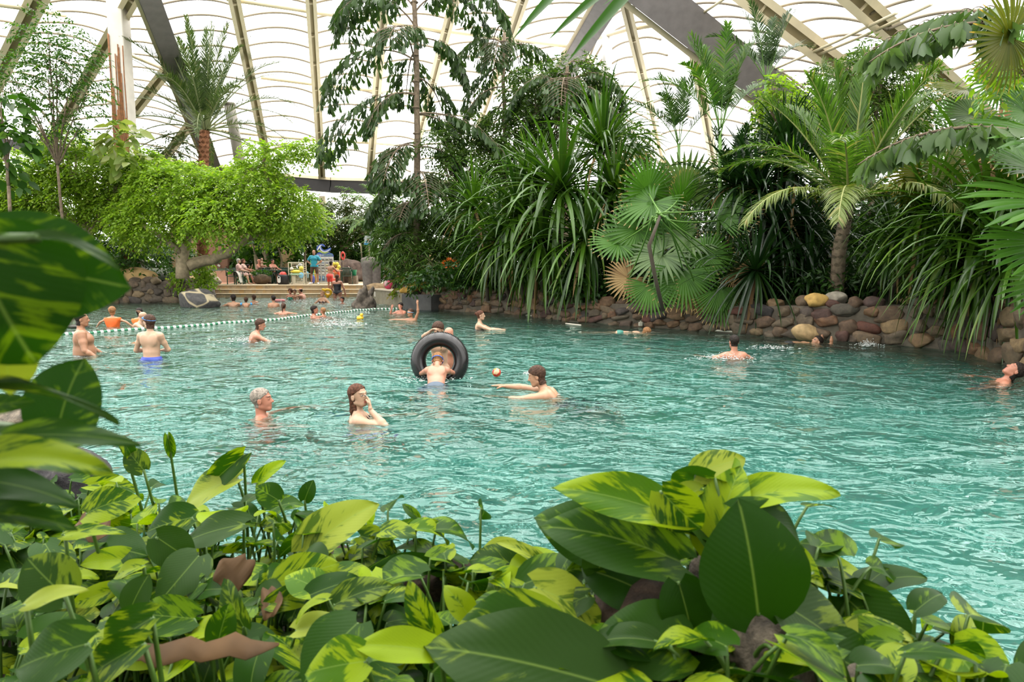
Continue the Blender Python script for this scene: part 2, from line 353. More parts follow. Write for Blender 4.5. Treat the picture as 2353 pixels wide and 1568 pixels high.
def slope(name, P, sgn, offs, mat, seed=0):
    rs = np.random.RandomState(seed); Q = resample(P, .8); N = outward(Q, sgn); K = len(Q); m = len(offs)
    V = np.array([[Q[i, 0]+N[i, 0]*a, Q[i, 1]+N[i, 1]*a, z+rs.uniform(-.06, .06)] for i in range(K) for a, z in offs])
    i, j = np.meshgrid(np.arange(K-1), np.arange(m-1), indexing='ij'); o = MB().add(V, np.stack([i*m+j, i*m+j+1, (i+1)*m+j+1, (i+1)*m+j], -1).reshape(-1, 4)).build(name, mat); return tag(o, kind='structure')
slope('ground_right', EDGE, 1, [(.35, .45), (.8, .62), (2, .9), (4, 1.3), (8, 1.6), (16, 1.6), (30, 1.5)], moss, 3)
# ---- left bank
LEDGE = [on(x, y)[:2] for x, y in [(-420,720),(-200,712),(0,703),(100,699),(200,698),(300,696),(400,696),(440,695),(492,690)]]
LEDGE.append(np.array([-14.45, 33.2]))
tag(stone_wall('wall_left', LEDGE, [.7, .75, .8, .85, .8, .6], 1, [ST_LEFT, MORTAR], 3, 9, .5), kind='structure')
slope('ground_left', LEDGE, 1, [(.3, .5), (.9, .75), (2.5, 1.0), (6, 1.3), (14, 1.4), (26, 1.3)], moss, 5)
# ---- wide ground under the whole hall, beyond pool and banks
V, F = box(-75, 75, 42.5, 120, -.2, .4); g = MB().add(V, F)
for a in [(-75, -29.5, -20, 42.5), (22, 75, -20, 42.5), (-29.5, 22, -20, -1)]: g.add(*box(a[0], a[1], a[2], a[3], -.2, .4))
tag(g.build('ground_far', moss, smooth=False), kind='structure')
# ---- sun deck with three stone-faced steps
def mat_tiles(name, cols, sx, sz, grout=(.3,.26,.18)):
    m, t, o = nmat(name); tc = t.nodes.new('ShaderNodeTexCoord'); p = principled(t, cols[0], .6)
    v = t.nodes.new('ShaderNodeTexVoronoi'); v.inputs['Scale'].default_value = 1; mp = t.nodes.new('ShaderNodeMapping'); mp.inputs['Scale'].default_value = (sx, sx, sz)
    t.links.new(tc.outputs['Object'], mp.inputs[0]); t.links.new(mp.outputs[0], v.inputs['Vector'])
    c = ramp(t, v.outputs['Color'], [(i/(len(cols)-1), c) for i, c in enumerate(cols)]); n = noise(t, 6, 4, tc.outputs['Object'])
    c = mix_rgb(t, .5, c, ramp(t, n.outputs[0], [(.3, (.7,.7,.7)), (.7, (1.2,1.2,1.2))]), 'MULTIPLY')
    v2 = t.nodes.new('ShaderNodeTexVoronoi'); v2.feature = 'DISTANCE_TO_EDGE'; t.links.new(mp.outputs[0], v2.inputs['Vector'])
    e = ramp(t, v2.outputs[0], [(.02, (0,0,0)), (.05, (1,1,1))]); c = mix_rgb(t, e, grout, c)
    t.links.new(c, p.inputs['Base Color']); t.links.new(p.outputs[0], o.inputs[0]); return m
TILE = mat_tiles('beige_slate', [(.40,.27,.14), (.48,.35,.20), (.33,.24,.14), (.50,.30,.11), (.42,.34,.22)], 3.2, 1.2)
EDGEST = flat('pale_step_edge', (.60,.48,.32), .6, vary=.1)
dk = MB()
for z, y0 in ((.57, 34.0), (.375, 33.55), (.185, 33.1)):
    dk.add(*box(-15.2, -7.35, y0, y0+.6 if z < .5 else 42.6, -.6, z-.03), 0); dk.add(*box(-15.2, -7.35, y0-.02, y0+.62 if z < .5 else 42.6, z-.03, z), 1)
tag(dk.build('floor_deck', [TILE, EDGEST], smooth=False), kind='structure')
# stone-tiled planter beside the steps
a, b = on(846, 694), on(929, 706); a = np.array([a[0], a[1], 0]); b = np.array([b[0], b[1], 0]); dd = nrm(b-a); nn = np.array([-dd[1], dd[0], 0])
if nn[1] < 0: nn = -nn
def prism(a, b, n, dep, z0, z1):
    return np.array([a+[0,0,z0], b+[0,0,z0], b+n*dep+[0,0,z0], a+n*dep+[0,0,z0], a+[0,0,z1], b+[0,0,z1], b+n*dep+[0,0,z1], a+n*dep+[0,0,z1]]), BF
PLT = mat_tiles('planter_slate', [(.24,.21,.13), (.29,.26,.18), (.20,.17,.11), (.25,.20,.12)], 4.2, 1.4, (.35,.32,.24))
pl = MB(); pl.add(*prism(a, b, nn, 3.5, -1.0, .54), 0); pl.add(*prism(a-dd*.04-nn*.05, b+dd*.02-nn*.05, nn, .35, .54, .59), 1)
po = pl.build('stone_planter', [PLT, flat('planter_coping', (.62,.52,.40), .6)], smooth=False, loc=((a+b)/2)); tag(po, 'low planter faced in beige slate with a pale coping, right of the steps', 'planter')
o2 = MB().add(*obox((a*.78+b*.22)+np.array([0,0,.36])-nn*.01, dd*.06, nn*.012, np.array([0,0,.10]))).build('notice_plate', flat('plate', (.75,.72,.62), .4), po, False); o2.location = tuple(-np.array((a+b)/2)); o2['label'] = 'small pale plate on the planter face'

# ---- buildings behind the deck
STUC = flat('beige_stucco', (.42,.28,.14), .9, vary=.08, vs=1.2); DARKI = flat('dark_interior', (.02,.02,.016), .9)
bw = MB()
def wallq(px0, px1, py0, py1, D, dep=.4, m=0):
    A = at(px0, py0, D); Bq = at(px1, py1, D); bw.add(*box(A[0], Bq[0], D, D+dep, Bq[2], A[2]), m)
z_d = .57
def wq(x0, x1, ztop, zbot, D, dep, m=0): bw.add(*box(x0, x1, D, D+dep, zbot, ztop), m)
XL, XR = at(395, 600, 41.5)[0], at(676, 600, 41.5)[0]
o0, o1 = at(524, 600, 41.5)[0], at(638, 600, 41.5)[0]
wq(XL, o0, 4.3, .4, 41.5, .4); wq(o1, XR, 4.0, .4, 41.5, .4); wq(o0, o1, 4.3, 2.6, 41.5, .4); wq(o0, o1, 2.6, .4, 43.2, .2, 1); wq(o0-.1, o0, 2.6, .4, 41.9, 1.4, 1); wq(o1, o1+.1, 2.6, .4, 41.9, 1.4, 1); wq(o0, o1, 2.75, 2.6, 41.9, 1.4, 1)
wq(XR, XR+9, 2.6, .4, 44, .4)
tag(bw.build('wall_back', [STUC, DARKI], smooth=False), kind='structure')
pA = at(472, 600, 39.6); pB = at(525, 600, 39.6); pk = MB().add(*bevbox(pA[0], pB[0], 39.6, 40.9, .5, 3.65, .05)).build('stucco_pillar', flat('pink_stucco', (.32,.16,.10), .9, vary=.1, vs=2), smooth=False, loc=((pA[0]+pB[0])/2, 40.2, .5))
tag(pk, 'square terracotta pink pillar left of the deck, carrying the blue notice', 'pillar')
c = at(496, 601, 39.5)
sg = MB().add(*bevbox(-.14, .14, -.015, .015, -.12, .12, .008)).build('notice_sign', flat('navy_sign', (.03,.05,.22), .4), smooth=False); sg.location = tuple(c); tag(sg, 'small square blue notice sign on the pink pillar', 'sign')
ln = MB()
for k in range(4): ln.add(*box(-.10, .10-.03*(k % 2), -.018, -.0155, .05-k*.035, .065-k*.035))
ln.build('print', flat('pale_blue_print', (.25,.3,.55), .5), sg, False)
for k, (x, y) in enumerate(((491, 610.5), (503, 610.5))):
    q = at(x, y, 39.5); s_ = MB().add(*bevbox(-.08, .08, -.01, .01, -.055, .055, .005)).build('paper_notice', flat('paper', (.7,.66,.58), .7), smooth=False); s_.location = tuple(q); s_.rotation_euler = (0, (-.1, .5)[k], 0)
    tag(s_, ('small white paper pinned upright under the blue sign', 'small white paper hanging tilted, right of the upright one')[k], 'paper')

PO3 = lambda a: np.array(a, float)
# ================================================================== hall roof
CREAM = flat('cream_painted_steel', (.92,.80,.56), .55, vary=.06, vs=2); CREAMD = flat('cream_groove', (.62,.53,.34), .6)
DARKST = flat('dark_steel', (.035,.032,.032), .5, vary=.15, vs=3); GREYFACE = flat('weathered_grey_face', (.27,.245,.245), .6, vary=.12, vs=3)
def RD(x, y):
    """distance of the sloping roof at a picture height"""
    f = np.clip(y/430., -.35, 1.1); d = 31+17*f
    if x > 1350: k = min(1., (x-1350)/700.); d = d*(1-.36*k)
    if x < 150: d = d*(1-.18*min(1, (150-x)/400.))
    return d
def rib(name, p0, p1, width, label, style='cream', dep=None, dd=0, D=None):
    P0 = at(p0[0], p0[1], (D[0] if D else RD(*p0)+dd)); P1 = at(p1[0], p1[1], (D[1] if D else RD(*p1)+dd)); d = P1-P0; L = np.linalg.norm(d); d = d/L
    v = nrm((P0+P1)/2-np.array([0, 0, CAMH])); X = nrm(np.cross(d, v)); Z = np.cross(X, d); Z = Z if Z@v < 0 else -Z   # Z faces down into the hall
    mid = (P0+P1)/2; mb = MB(); w = width; h = dep or width*.9
    if style == 'cream':
        for s in (-1, 1):
            mb.add(*obox(mid+X*s*w*.34, d*L/2, X*w*.16, Z*h*.5), 0); mb.add(*obox(mid+X*s*w*.34+Z*h*.5, d*L/2, X*w*.17, Z*.02), 0)
        mb.add(*obox(mid-Z*h*.15, d*L/2, X*w*.20, Z*h*.2), 1)
        n = max(2, int(L/2.2))
        for k in range(n): c = P0+d*L*(k+.5)/n; mb.add(*obox(c+Z*h*.30, d*.035, X*w*.36, Z*.03), 0)
        mats = [CREAM, CREAMD]
    else:
        mb.add(*obox(mid, d*L/2, X*w*.5, Z*h*.04), 1); mb.add(*obox(mid+Z*h*.5, d*L/2, X*w*.5, Z*.03), 0)
        mb.add(*obox(mid+X*w*.47, d*L/2, X*.05, Z*h*.5), 1); mb.add(*obox(mid-X*w*.47, d*L/2, X*.05, Z*h*.5), 0); mb.add(*obox(mid-X*w*.6, d*L/2, X*.10, Z*h*.25), 2)
        mats = [DARKST if style == 'dark' else GREYFACE, GREYFACE, CREAM]
    o = mb.build(name, mats, smooth=False, loc=mid); tag(o, label, 'beam'); return o
m_ = lambda px, x, y: px*RD(x, y)/FPX
RIBS = [((106,-40),(-30,230),40,'cream roof rib in the top left corner, cut by the picture edge'),((322,-35),(98,360),30,'long cream rib leaning right behind the tall feathery tree'),
 ((392,150),(275,300),24,'short cream rib between the concrete post and the date palm crown'),((448,270),(352,400),20,'lowest short cream rib below the date palm fronds'),
 ((530,-40),(622,405),26,'cream roof rib just right of the date palm crown'),((712,-40),(741,428),24,'upright cream roof rib between date palm and fishtail palm'),
 ((886,-40),(848,428),24,'cream roof rib behind the left fronds of the fishtail palm'),((1055,-40),(958,330),24,'cream roof rib just right of the tall fishtail palm trunk'),
 ((1216,-40),(1092,320),24,'cream roof rib behind the small palm right of the fishtail palm'),((1425,-40),(1530,400),24,'cream rib right of the white tube column'),
 ((1338,110),(1392,260),20,'short cream rib below the grey arch beside the tube column'),((1588,80),(1645,400),24,'cream rib behind the feathery palm under the dark arch'),
 ((1742,190),(1758,330),24,'stub of cream rib below the foot of the wide dark arch'),((1690,-30),(2120,300),46,'broad cream rib sloping down right of the dark arch'),
 ((1930,-35),(2300,300),50,'broad cream rib in the upper right corner beside the fan palm')]
for p0, p1, wpx, lab in RIBS: rib('roof_rib', p0, p1, m_(wpx, *p0), lab)
rib('steel_arch', (330,-40), (500,408), m_(40,330,0), 'slim dark steel arch leg coming down behind the date palm', 'grey', 1.0, -.6)
rib('steel_arch', (1432,-50), (1262,230), m_(44,1390,0), 'grey steel arch leg behind the hanging leaf blades', 'grey', .9, -.6)
rib('steel_arch', (1440,-60), (1890,300), m_(74,1500,0), 'widest dark steel arch sloping down to the right', 'grey', 1.0, -.6)
# dark ring beam
RB = [at(x, y, 46.4) for x, y in [(-160,318),(60,344),(240,372),(500,403),(640,423),(760,433),(900,437),(1100,440)]]
rb = MB()
for A_, B_ in zip(RB[:-1], RB[1:]):
    d = nrm(B_-A_); X = nrm(np.cross(d, [0,0,1])); L = np.linalg.norm(B_-A_); Zu = np.cross(X, d)
    rb.add(*obox((A_+B_)/2, d*L/2*1.01, X*.25, Zu*.06), 0); rb.add(*obox((A_+B_)/2+Zu*.28, d*L/2*1.01, X*.06, Zu*.26), 0); rb.add(*obox((A_+B_)/2-Zu*.12, d*L/2*1.01, X*.28, Zu*.14), 0); rb.add(*obox((A_+B_)/2+Zu*.62-X*.0, d*L/2, X*.12, Zu*.09), 1)
tag(rb.build('ring_beam', [DARKST, CREAM], smooth=False, loc=RB[3]), 'long dark ring beam across the far side under the roof ribs', 'beam')
for (x, y0, y1) in ((741,436,530),):
    A_, B_ = at(x, y0, 47.4), at(x+4, y1, 47.4); A_[2] -= .45; B_[2] = .4; mb = MB(); mb.add(*obox((A_+B_)/2, (B_-A_)/2, np.array([.2,0,0]), np.array([0,.2,0])))
    tag(mb.build('facade_post', CREAM, smooth=False, loc=(A_+B_)/2), 'cream post standing below the ring beam over the display stand', 'post')
# purlin tubes
PUR = [([(-20,8),(66,20),(150,35)],'cream purlin tube in the far upper left'),([(520,-3),(700,24),(720,28),(868,48),(1030,72),(1180,92),(1308,106)],'uppermost cream purlin tube between the ribs'),
 ([(250,105),(380,160)],'cream purlin tube behind the concrete post'),([(600,178),(728,194),(868,208),(1000,222)],'second cream purlin tube down, behind the fishtail fronds'),([(480,297),(615,312),(735,322),(855,328),(935,334)],'third cream purlin tube, low above the ring beam'),
 ([(170,205),(290,245)],'cream purlin tube left of the concrete post, low'),([(1592,46),(1690,-20)],'cream purlin tube joining the wide dark arch at its top'),([(1755,170),(1925,94),(2060,30)],'cream purlin tube from the wide arch up to the right'),([(1870,130),(1990,80),(2140,10)],'cream purlin tube between the two broad right ribs'),
 ([(1370,88),(1440,68),(1500,58)],'thin cream purlin tube beside the white tube column')]
for pts, lab in PUR:
    P = [at(x, y, RD(x, y)-.5) for x, y in pts]; mb = MB(); add_tube(mb, P, .10 if pts[0][0] < 1500 else .05, 8); tag(mb.build('purlin', CREAM, loc=P[0]), lab, 'tube')
# foil skin with hoops, bay by bay
m, t, o = nmat('roof_foil'); tr = t.nodes.new('ShaderNodeBsdfTransparent'); tl = t.nodes.new('ShaderNodeBsdfTranslucent'); tl.inputs[0].default_value = (.95,.95,.93,1); mx = t.nodes.new('ShaderNodeMixShader'); mx.inputs[0].default_value = .06
t.links.new(tr.outputs[0], mx.inputs[1]); t.links.new(tl.outputs[0], mx.inputs[2]); t.links.new(mx.outputs[0], o.inputs[0]); FOIL = m
HOOP = flat('hoop_aluminium', (.34,.29,.21), .5)
BAYS = [((-190,0),(-260,300),(86,0),(-30,250),9),((86,0),(-20,230),(302,0),(110,340),12),((302,0),(110,340),(350,0),(480,380),13),((350,0),(500,400),(540,0),(620,402),13),((540,0),(615,404),(714,0),(740,425),14),
 ((714,0),(740,425),(883,0),(849,425),14),((883,0),(849,425),(1045,0),(935,430),14),((1045,0),(950,400),(1204,0),(1060,420),14),((1204,0),(1070,400),(1400,0),(1250,280),11),((1285,160),(1250,420),(1345,120),(1400,280),8),((1350,130),(1400,300),(1435,0),(1525,390),12),
 ((1435,0),(1525,390),(1480,0),(1640,380),12),((1600,120),(1645,390),(1840,230),(1760,400),8),((1500,0),(1850,230),(1712,0),(2100,285),9),((1712,0),(2100,285),(1965,0),(2280,280),9),((1965,0),(2280,280),(2250,-40),(2500,250),9)]
ce = bpy.data.objects.new('ceiling', None); C.objects.link(ce); tag(ce, kind='structure')
for (a0, a1, b0, b1, nh) in BAYS:
    mbf = MB(); mbh = MB(); n = 20; rows = []
    lift = .9
    for r in range(nh*2+1):
        f = -.14+1.14*r/(nh*2); A_ = (a0[0]+(a1[0]-a0[0])*f, a0[1]+(a1[1]-a0[1])*f); B_ = (b0[0]+(b1[0]-b0[0])*f, b0[1]+(b1[1]-b0[1])*f)
        PA, PB = at(*A_, RD(*A_)+.3), at(*B_, RD(*B_)+.3); w_ = np.linalg.norm(PB-PA)
        nrm_dir = np.array([0, .55, .83]); u = np.linspace(0, 1, n+1)[:, None]
        arc = PA+(PB-PA)*u+nrm_dir*(4*u*(1-u))*w_*.13
        rows.append(arc)
        if r % 2 == 0: add_tube(mbh, arc, .058, 5)
    G_ = np.array(rows); R_ = len(rows); i, j = np.meshgrid(np.arange(R_-1), np.arange(n), indexing='ij'); k = n+1
    mbf.add(G_.reshape(-1, 3)+np.array([0, .05, .05]), np.stack([i*k+j, i*k+j+1, (i+1)*k+j+1, (i+1)*k+j], -1).reshape(-1, 4)); mbf.build('foil_skin', FOIL, ce); mbh.build('foil_hoops', HOOP, ce)
# the same roof carried on over the pool, above the picture (the water mirrors it)
def zroof(y): return 17.6-4.2*((y+4)/33.)**2
for k, x in enumerate(np.arange(-30, 31, 6.)):
    mb = MB(); Y = np.linspace(-12, 29, 14); P = [[x*(1-.12*(y/30.)), y, zroof(y)+.3] for y in Y]
    for A_, B_ in zip(P[:-1], P[1:]): A_, B_ = PO3(A_), PO3(B_); d = nrm(B_-A_); mb.add(*obox((A_+B_)/2, (B_-A_)/2, [.28,0,0], np.cross([1.,0,0], d)*.3))
    mb.build('overhead_rib', CREAM, ce, False)
    if x > 29: continue
    mb = MB()
    for y in np.arange(-12, 29, 1.25):
        f = 1-.12*(y/30.); u = np.linspace(0, 1, 11)[:, None]; A_ = PO3([x*f, y, zroof(y)+.3]); B_ = PO3([(x+6)*f, y, zroof(y)+.3]); add_tube(mb, A_+(B_-A_)*u+np.array([0, 0, 1.])*(4*u*(1-u))*.9, .08, 5)
    mb.build('foil_hoops', HOOP, ce)
# posts and columns
def post(name, px0, px1, D, wpx, mat, label, cat, n=16, square=False, z0=None):
    A_ = at(*px0, D); B_ = at(*px1, D); B_ = np.array([A_[0]*.5+B_[0]*.5, D, z0 if z0 is not None else B_[2]]); A_ = np.array([B_[0], D, A_[2]]); w_ = wpx*D/FPX/2
    mb = MB()
    if square: mb.add(*bevbox(B_[0]-w_, B_[0]+w_, D-w_, D+w_, B_[2], A_[2], .03))
    else: add_tube(mb, [B_, A_], w_, n)
    return tag(mb.build(name, mat, smooth=not square, loc=B_), label, cat)
cp = post('concrete_post', (272,-60), (290,420), 31., 34, flat('white_concrete', (.85,.80,.72), .8, vary=.1, vs=2), 'pale concrete post hung with rust brown aerial roots, upper left', 'post', square=True, z0=1.0)
x0 = cp.location.x; rs = np.random.RandomState(4)
for k in range(15):
    zt = rs.uniform(7.5, 11.6); xx = (-.31+k*.044); P = [(xx+rs.uniform(-.012, .012), -.36-rs.uniform(0, .03), z-1.0) for z in np.linspace(1.2, zt, 9)]; mb = MB(); add_tube(mb, P, .022, 6); mb.build('aerial_root', flat('rusty_root', (.28,.12,.045), .8, vary=.3, vs=8), cp)
post('tube_column', (1396,-60), (1392,420), 33., 22, flat('white_tube', (.9,.88,.84), .4), 'slim white tube column rising above the dense foliage', 'column', z0=1.)
mb = MB(); A_, B_ = at(527,240,36), at(556,400,36); add_tube(mb, [A_, B_], .27, 18); mb.add(*lathe([(0,0),(.3,0),(.3,.12),(.0,.12)], 18, A_+[0,0,-.05]))
tag(mb.build('duct_pipe', flat('grey_beige_pipe', (.36,.33,.27), .5), loc=A_), 'thick leaning beige pipe with an open dark end right of the date palm', 'pipe')
# ================================================================== plants
BARK = flat('grey_brown_bark', (.20,.15,.10), .9, vary=.35, vs=12, bmp=.5); BARKR = flat('reddish_bark', (.26,.11,.05), .9, vary=.4, vs=14, bmp=.6); BARKP = flat('pale_bark', (.34,.27,.17), .85, vary=.25, vs=9, bmp=.3)
STEMG = flat('green_stem', (.10,.22,.03), .5)
L_FICUS = leafmat('leaf_ficus', (.17,.34,.02), (.38,.58,.05), (.50,.62,.10), .45, .4)
L_FICUSD = leafmat('leaf_ficus_dark', (.025,.085,.010), (.08,.20,.02), (.16,.30,.04), .35, .4)
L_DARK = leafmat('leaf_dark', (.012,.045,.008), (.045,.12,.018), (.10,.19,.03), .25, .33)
L_MID = leafmat('leaf_mid', (.035,.095,.012), (.12,.23,.03), (.19,.30,.07), .33, .35)
L_OLIVE = leafmat('leaf_olive', (.05,.10,.022), (.15,.21,.06), (.30,.26,.09), .35, .4)
L_DATE = leafmat('leaf_date', (.045,.085,.022), (.12,.19,.06), (.22,.23,.09), .25, .4)
L_FISH = leafmat('leaf_fishtail', (.025,.065,.016), (.07,.14,.035), (.09,.16,.05), .25, .33)
L_PAND = leafmat('leaf_screwpine', (.018,.062,.007), (.085,.20,.014), (.20,.32,.05), .22, .28, .45)
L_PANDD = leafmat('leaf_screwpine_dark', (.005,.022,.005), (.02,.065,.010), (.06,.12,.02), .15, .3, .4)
L_FAN = leafmat('leaf_fan', (.05,.16,.012), (.10,.27,.025), None, .38, .35, tip=((.48,.32,.14), .95))
L_FANR = leafmat('leaf_fan_right', (.04,.15,.012), (.11,.28,.03), None, .38, .35)
L_FANY = leafmat('leaf_fan_yellow', (.09,.12,.010), (.17,.18,.015), None, .45, .4, tip=((.42,.26,.05), .93))
L_FANG = leafmat('leaf_fan_grey', (.07,.14,.04), (.15,.25,.08), None, .3, .35)
L_COCO = leafmat('leaf_feather', (.05,.14,.014), (.14,.27,.035), (.34,.36,.10), .35, .33)
L_COCO_LIT = leafmat('leaf_feather_lit', (.17,.26,.04), (.30,.36,.10), (.45,.38,.14), .35, .4)  # front fronds of the feather palm: yellow light put into the leaf colour
L_GREYF = leafmat('leaf_feather_silver', (.14,.22,.09), (.26,.35,.17), None, .25, .3)
L_BROWN = leafmat('leaf_withered', (.22,.12,.045), (.42,.28,.12), None, .2, .7)
L_AREC = leafmat('leaf_areca', (.035,.11,.012), (.11,.24,.03), (.25,.30,.05), .3, .35)
rsP = np.random.RandomState(21)
def rdir(n, rs=rsP): return nrm(rs.normal(size=(n, 3)))
def blob_pts(c, r, n, rs, shell=.75):
    """points in an ellipsoid, most of them near its skin"""
    d = rdir(n, rs); q = rs.uniform(0, 1, n)**(1/3.); q = np.where(rs.uniform(size=n) < shell, .78+.27*rs.uniform(size=n), q); return np.asarray(c)+d*q[:, None]*np.asarray(r), d
def twigs(mb, P, D, nl, ll, lw, tl, rs, droop=.5, kind='simple', spread=.9):
    """at every point a short drooping twig carrying nl leaves"""
    N = len(P); D = nrm(D*[1, 1, .45]+rs.normal(size=(N, 3))*.35+[0, 0, .15]); t = (np.arange(nl)+.5)/nl
    pos = P[:, None]+D[:, None]*(t*tl)[None, :, None]+np.array([0, 0, -1.])*(droop*tl*t**2)[None, :, None]
    side = nrm(np.cross(D, [0, 0, 1.])+1e-4); sg = np.where(np.arange(nl) % 2 == 0, 1, -1)[None, :, None]
    ax = nrm(D[:, None]*.75+side[:, None]*sg*spread+rs.normal(size=(N, nl, 3))*.35+np.array([0, 0, -.35-.5*droop]))
    nm = nrm(np.array([0, 0, 1.])+rs.normal(size=(N, nl, 3))*.45)
    k = rs.uniform(.7, 1.25, N*nl)
    add_leaves(mb, pos.reshape(-1, 3), ax.reshape(-1, 3), nm.reshape(-1, 3), ll*k, lw*k, kind)
def bez(a, b, sag, n=8, wob=0, rs=rsP):
    t = np.linspace(0, 1, n)[:, None]; a = np.asarray(a, float); b = np.asarray(b, float)
    P = a+(b-a)*t+np.array([0, 0, 1.])*sag*4*t*(1-t); 
    if wob: P[1:-1] += rs.normal(size=(n-2, 3))*wob
    return P
def bushy(name, label, cat, blobs, D, base=None, mat=L_MID, bark=BARK, ll=.09, lw=.045, nl=9, tl=.35, dens=1., kind='simple', droop=.5, trunk=.10, group=None, seed=0, depth=.7, shell=.75, bz=.6, branches=True):
    """tree or shrub: blobs are (px, py, rx, ry[, dD]) in photo pixels seen from the camera's place, D the distance; the crown is that deep too"""
    rs = np.random.RandomState(seed); cs = []
    for b in blobs:
        d = D+(b[4] if len(b) > 4 else 0); c = at(b[0], b[1], d); k = d/FPX; cs.append((c, np.array([b[2]*k, max(b[2], b[3])*k*depth, b[3]*k])))
    if base is None: c0 = np.mean([c for c, _ in cs], 0); base = np.array([c0[0], c0[1], bz])
    base = np.asarray(base, float); root = empty(name, base, 0, label, cat, group)
    mb = MB()
    for c, r in cs:
        n = int(max(8, dens*9.0*3.14*r[0]*r[2]/(.6*ll*lw)/nl)); P, Dd = blob_pts(c-base, r, n, rs, shell); P = P[P[:, 2] > -.1]; Dd = Dd[:len(P)]
        twigs(mb, P, Dd, nl, ll, lw, tl, rs, droop, kind)
    mb.build('foliage', mat, root)
    if branches:
        br = MB(); z0 = min(c[2]-r[2] for c, r in cs)-base[2]; m0 = np.mean([c for c, _ in cs], 0)-base; fork = np.array([m0[0]*.3, m0[1]*.3, max(.3, z0*.8+.2)])
        add_tube(br, bez([0, 0, -.3], fork, 0, 6, trunk*.3, rs), np.linspace(trunk*1.25, trunk*.9, 6), 9)
        for c, r in cs:
            c = c-base; add_tube(br, bez(fork, c, .05*np.linalg.norm(c-fork), 7, trunk*.35, rs), np.linspace(trunk*.75, trunk*.2, 7), 6)
            for _ in range(4): add_tube(br, bez(fork+(c-fork)*rs.uniform(.5, .9), c+rdir(1, rs)[0]*r*.75, .05, 5, .03, rs), np.linspace(trunk*.3, trunk*.08, 5), 5)
        br.build('trunk', bark, root)
    return root
# ---- feather leaves
def frond_mesh(L, n, ll, lw, elev, grav=.9, ang=55, vee=.25, seed=0, drop=.35, S=3, bare=.12, lg=.5, rach=.02, prof=None, fold=.12, jit=.12, one=0):
    """one feather frond in local space: starts at the origin towards +y at an elevation, arches down. returns MB with leaflets (mat 0) and midrib (mat 1)"""
    rs = np.random.RandomState(seed); K = 24; d = np.array([0, math.cos(elev*D2R), math.sin(elev*D2R)]); P = [np.zeros(3)]; T = [d]
    for i in range(K): d = nrm(d+np.array([0, 0, -1.])*grav/K*(i/K)**.7*1.6); P.append(P[-1]+d*L/K); T.append(d)
    P = np.array(P); T = np.array(T); mb = MB(); add_tube(mb, P, np.linspace(rach, rach*.2, K+1), 5, 1)
    t = np.linspace(bare, .995, n); s = np.concatenate([np.full(n, -1), np.full(n, 1)]); tt = np.concatenate([t, t+.3/n]).clip(0, 1)
    f = lambda A: np.stack([np.interp(tt, np.linspace(0, 1, K+1), A[:, k]) for k in range(3)], 1)
    B = f(P); Tt = nrm(f(T)); X = np.array([1., 0, 0]); U = nrm(np.cross(X, Tt)); a = (ang-28*tt)*D2R+rs.normal(size=len(tt))*jit*.6
    v = vee+rs.normal(size=len(tt))*jit
    dr = nrm(X*(s*np.sin(a))[:, None]+Tt*np.cos(a)[:, None]+U*v[:, None])
    len_ = ll*(np.interp(tt, [0, .15, .45, .8, 1], [.35, .8, 1, .75, .35]) if prof is None else prof(tt))*rs.uniform(.85, 1.1, len(tt))
    V, F, uv = strips(B, dr, len_, lw, lg, U, S, np.interp(np.linspace(0, 1, S+1), [0, .15, .5, 1], [.5, 1, .85, .05]), fold)
    mb.add(V, F, 0, uv); return mb
def palm(name, label, base, trunk_pts, tr, trunk_mat, crowns, mats, cat='palm tree', group=None, n_ring=0, tname='trunk'):
    """feather palm: trunk plus fronds; crowns = list of dict(kind variants) [mesh builders], each placed with yaw list"""
    root = empty(name, base, 0, label, cat, group); P = np.asarray(trunk_pts, float)
    if P is not None and len(P) > 1:
        mb = MB(); add_tube(mb, P, tr, 10)
        if n_ring:
            for k in range(n_ring):
                f = k/n_ring*(len(P)-1); i = int(f); c = P[i]+(P[min(i+1, len(P)-1)]-P[i])*(f-i); r = np.interp(f, range(len(P)), np.broadcast_to(tr, (len(P),))); a = np.arange(7)*2*PI/7+k*.45
                B = c+np.stack([np.cos(a), np.sin(a), a*0], 1)*r*.8; dr = np.stack([np.cos(a), np.sin(a), a*0+1.1], 1); V, F, uv = strips(B, dr, r*1.1, r*.9, 0, S=2, fold=.2); mb.add(V, F, 0, uv)
        mb.build(tname, trunk_mat, root)
    top = P[-1]
    for mbv, yaws, off in crowns:
        first = mbv.build('frond', mats, root); ch = [first]+[dup(first, root) for _ in yaws[1:]]
        for o, y in zip(ch, yaws):
            yy = y if not isinstance(y, tuple) else y[0]; ro = y[1] if isinstance(y, tuple) else 0; o.location = tuple(top+np.array([-math.sin(yy*D2R)*off, math.cos(yy*D2R)*off, rsP.uniform(-.05, .1)])); o.rotation_euler = (0, ro*D2R, yy*D2R)
    return root
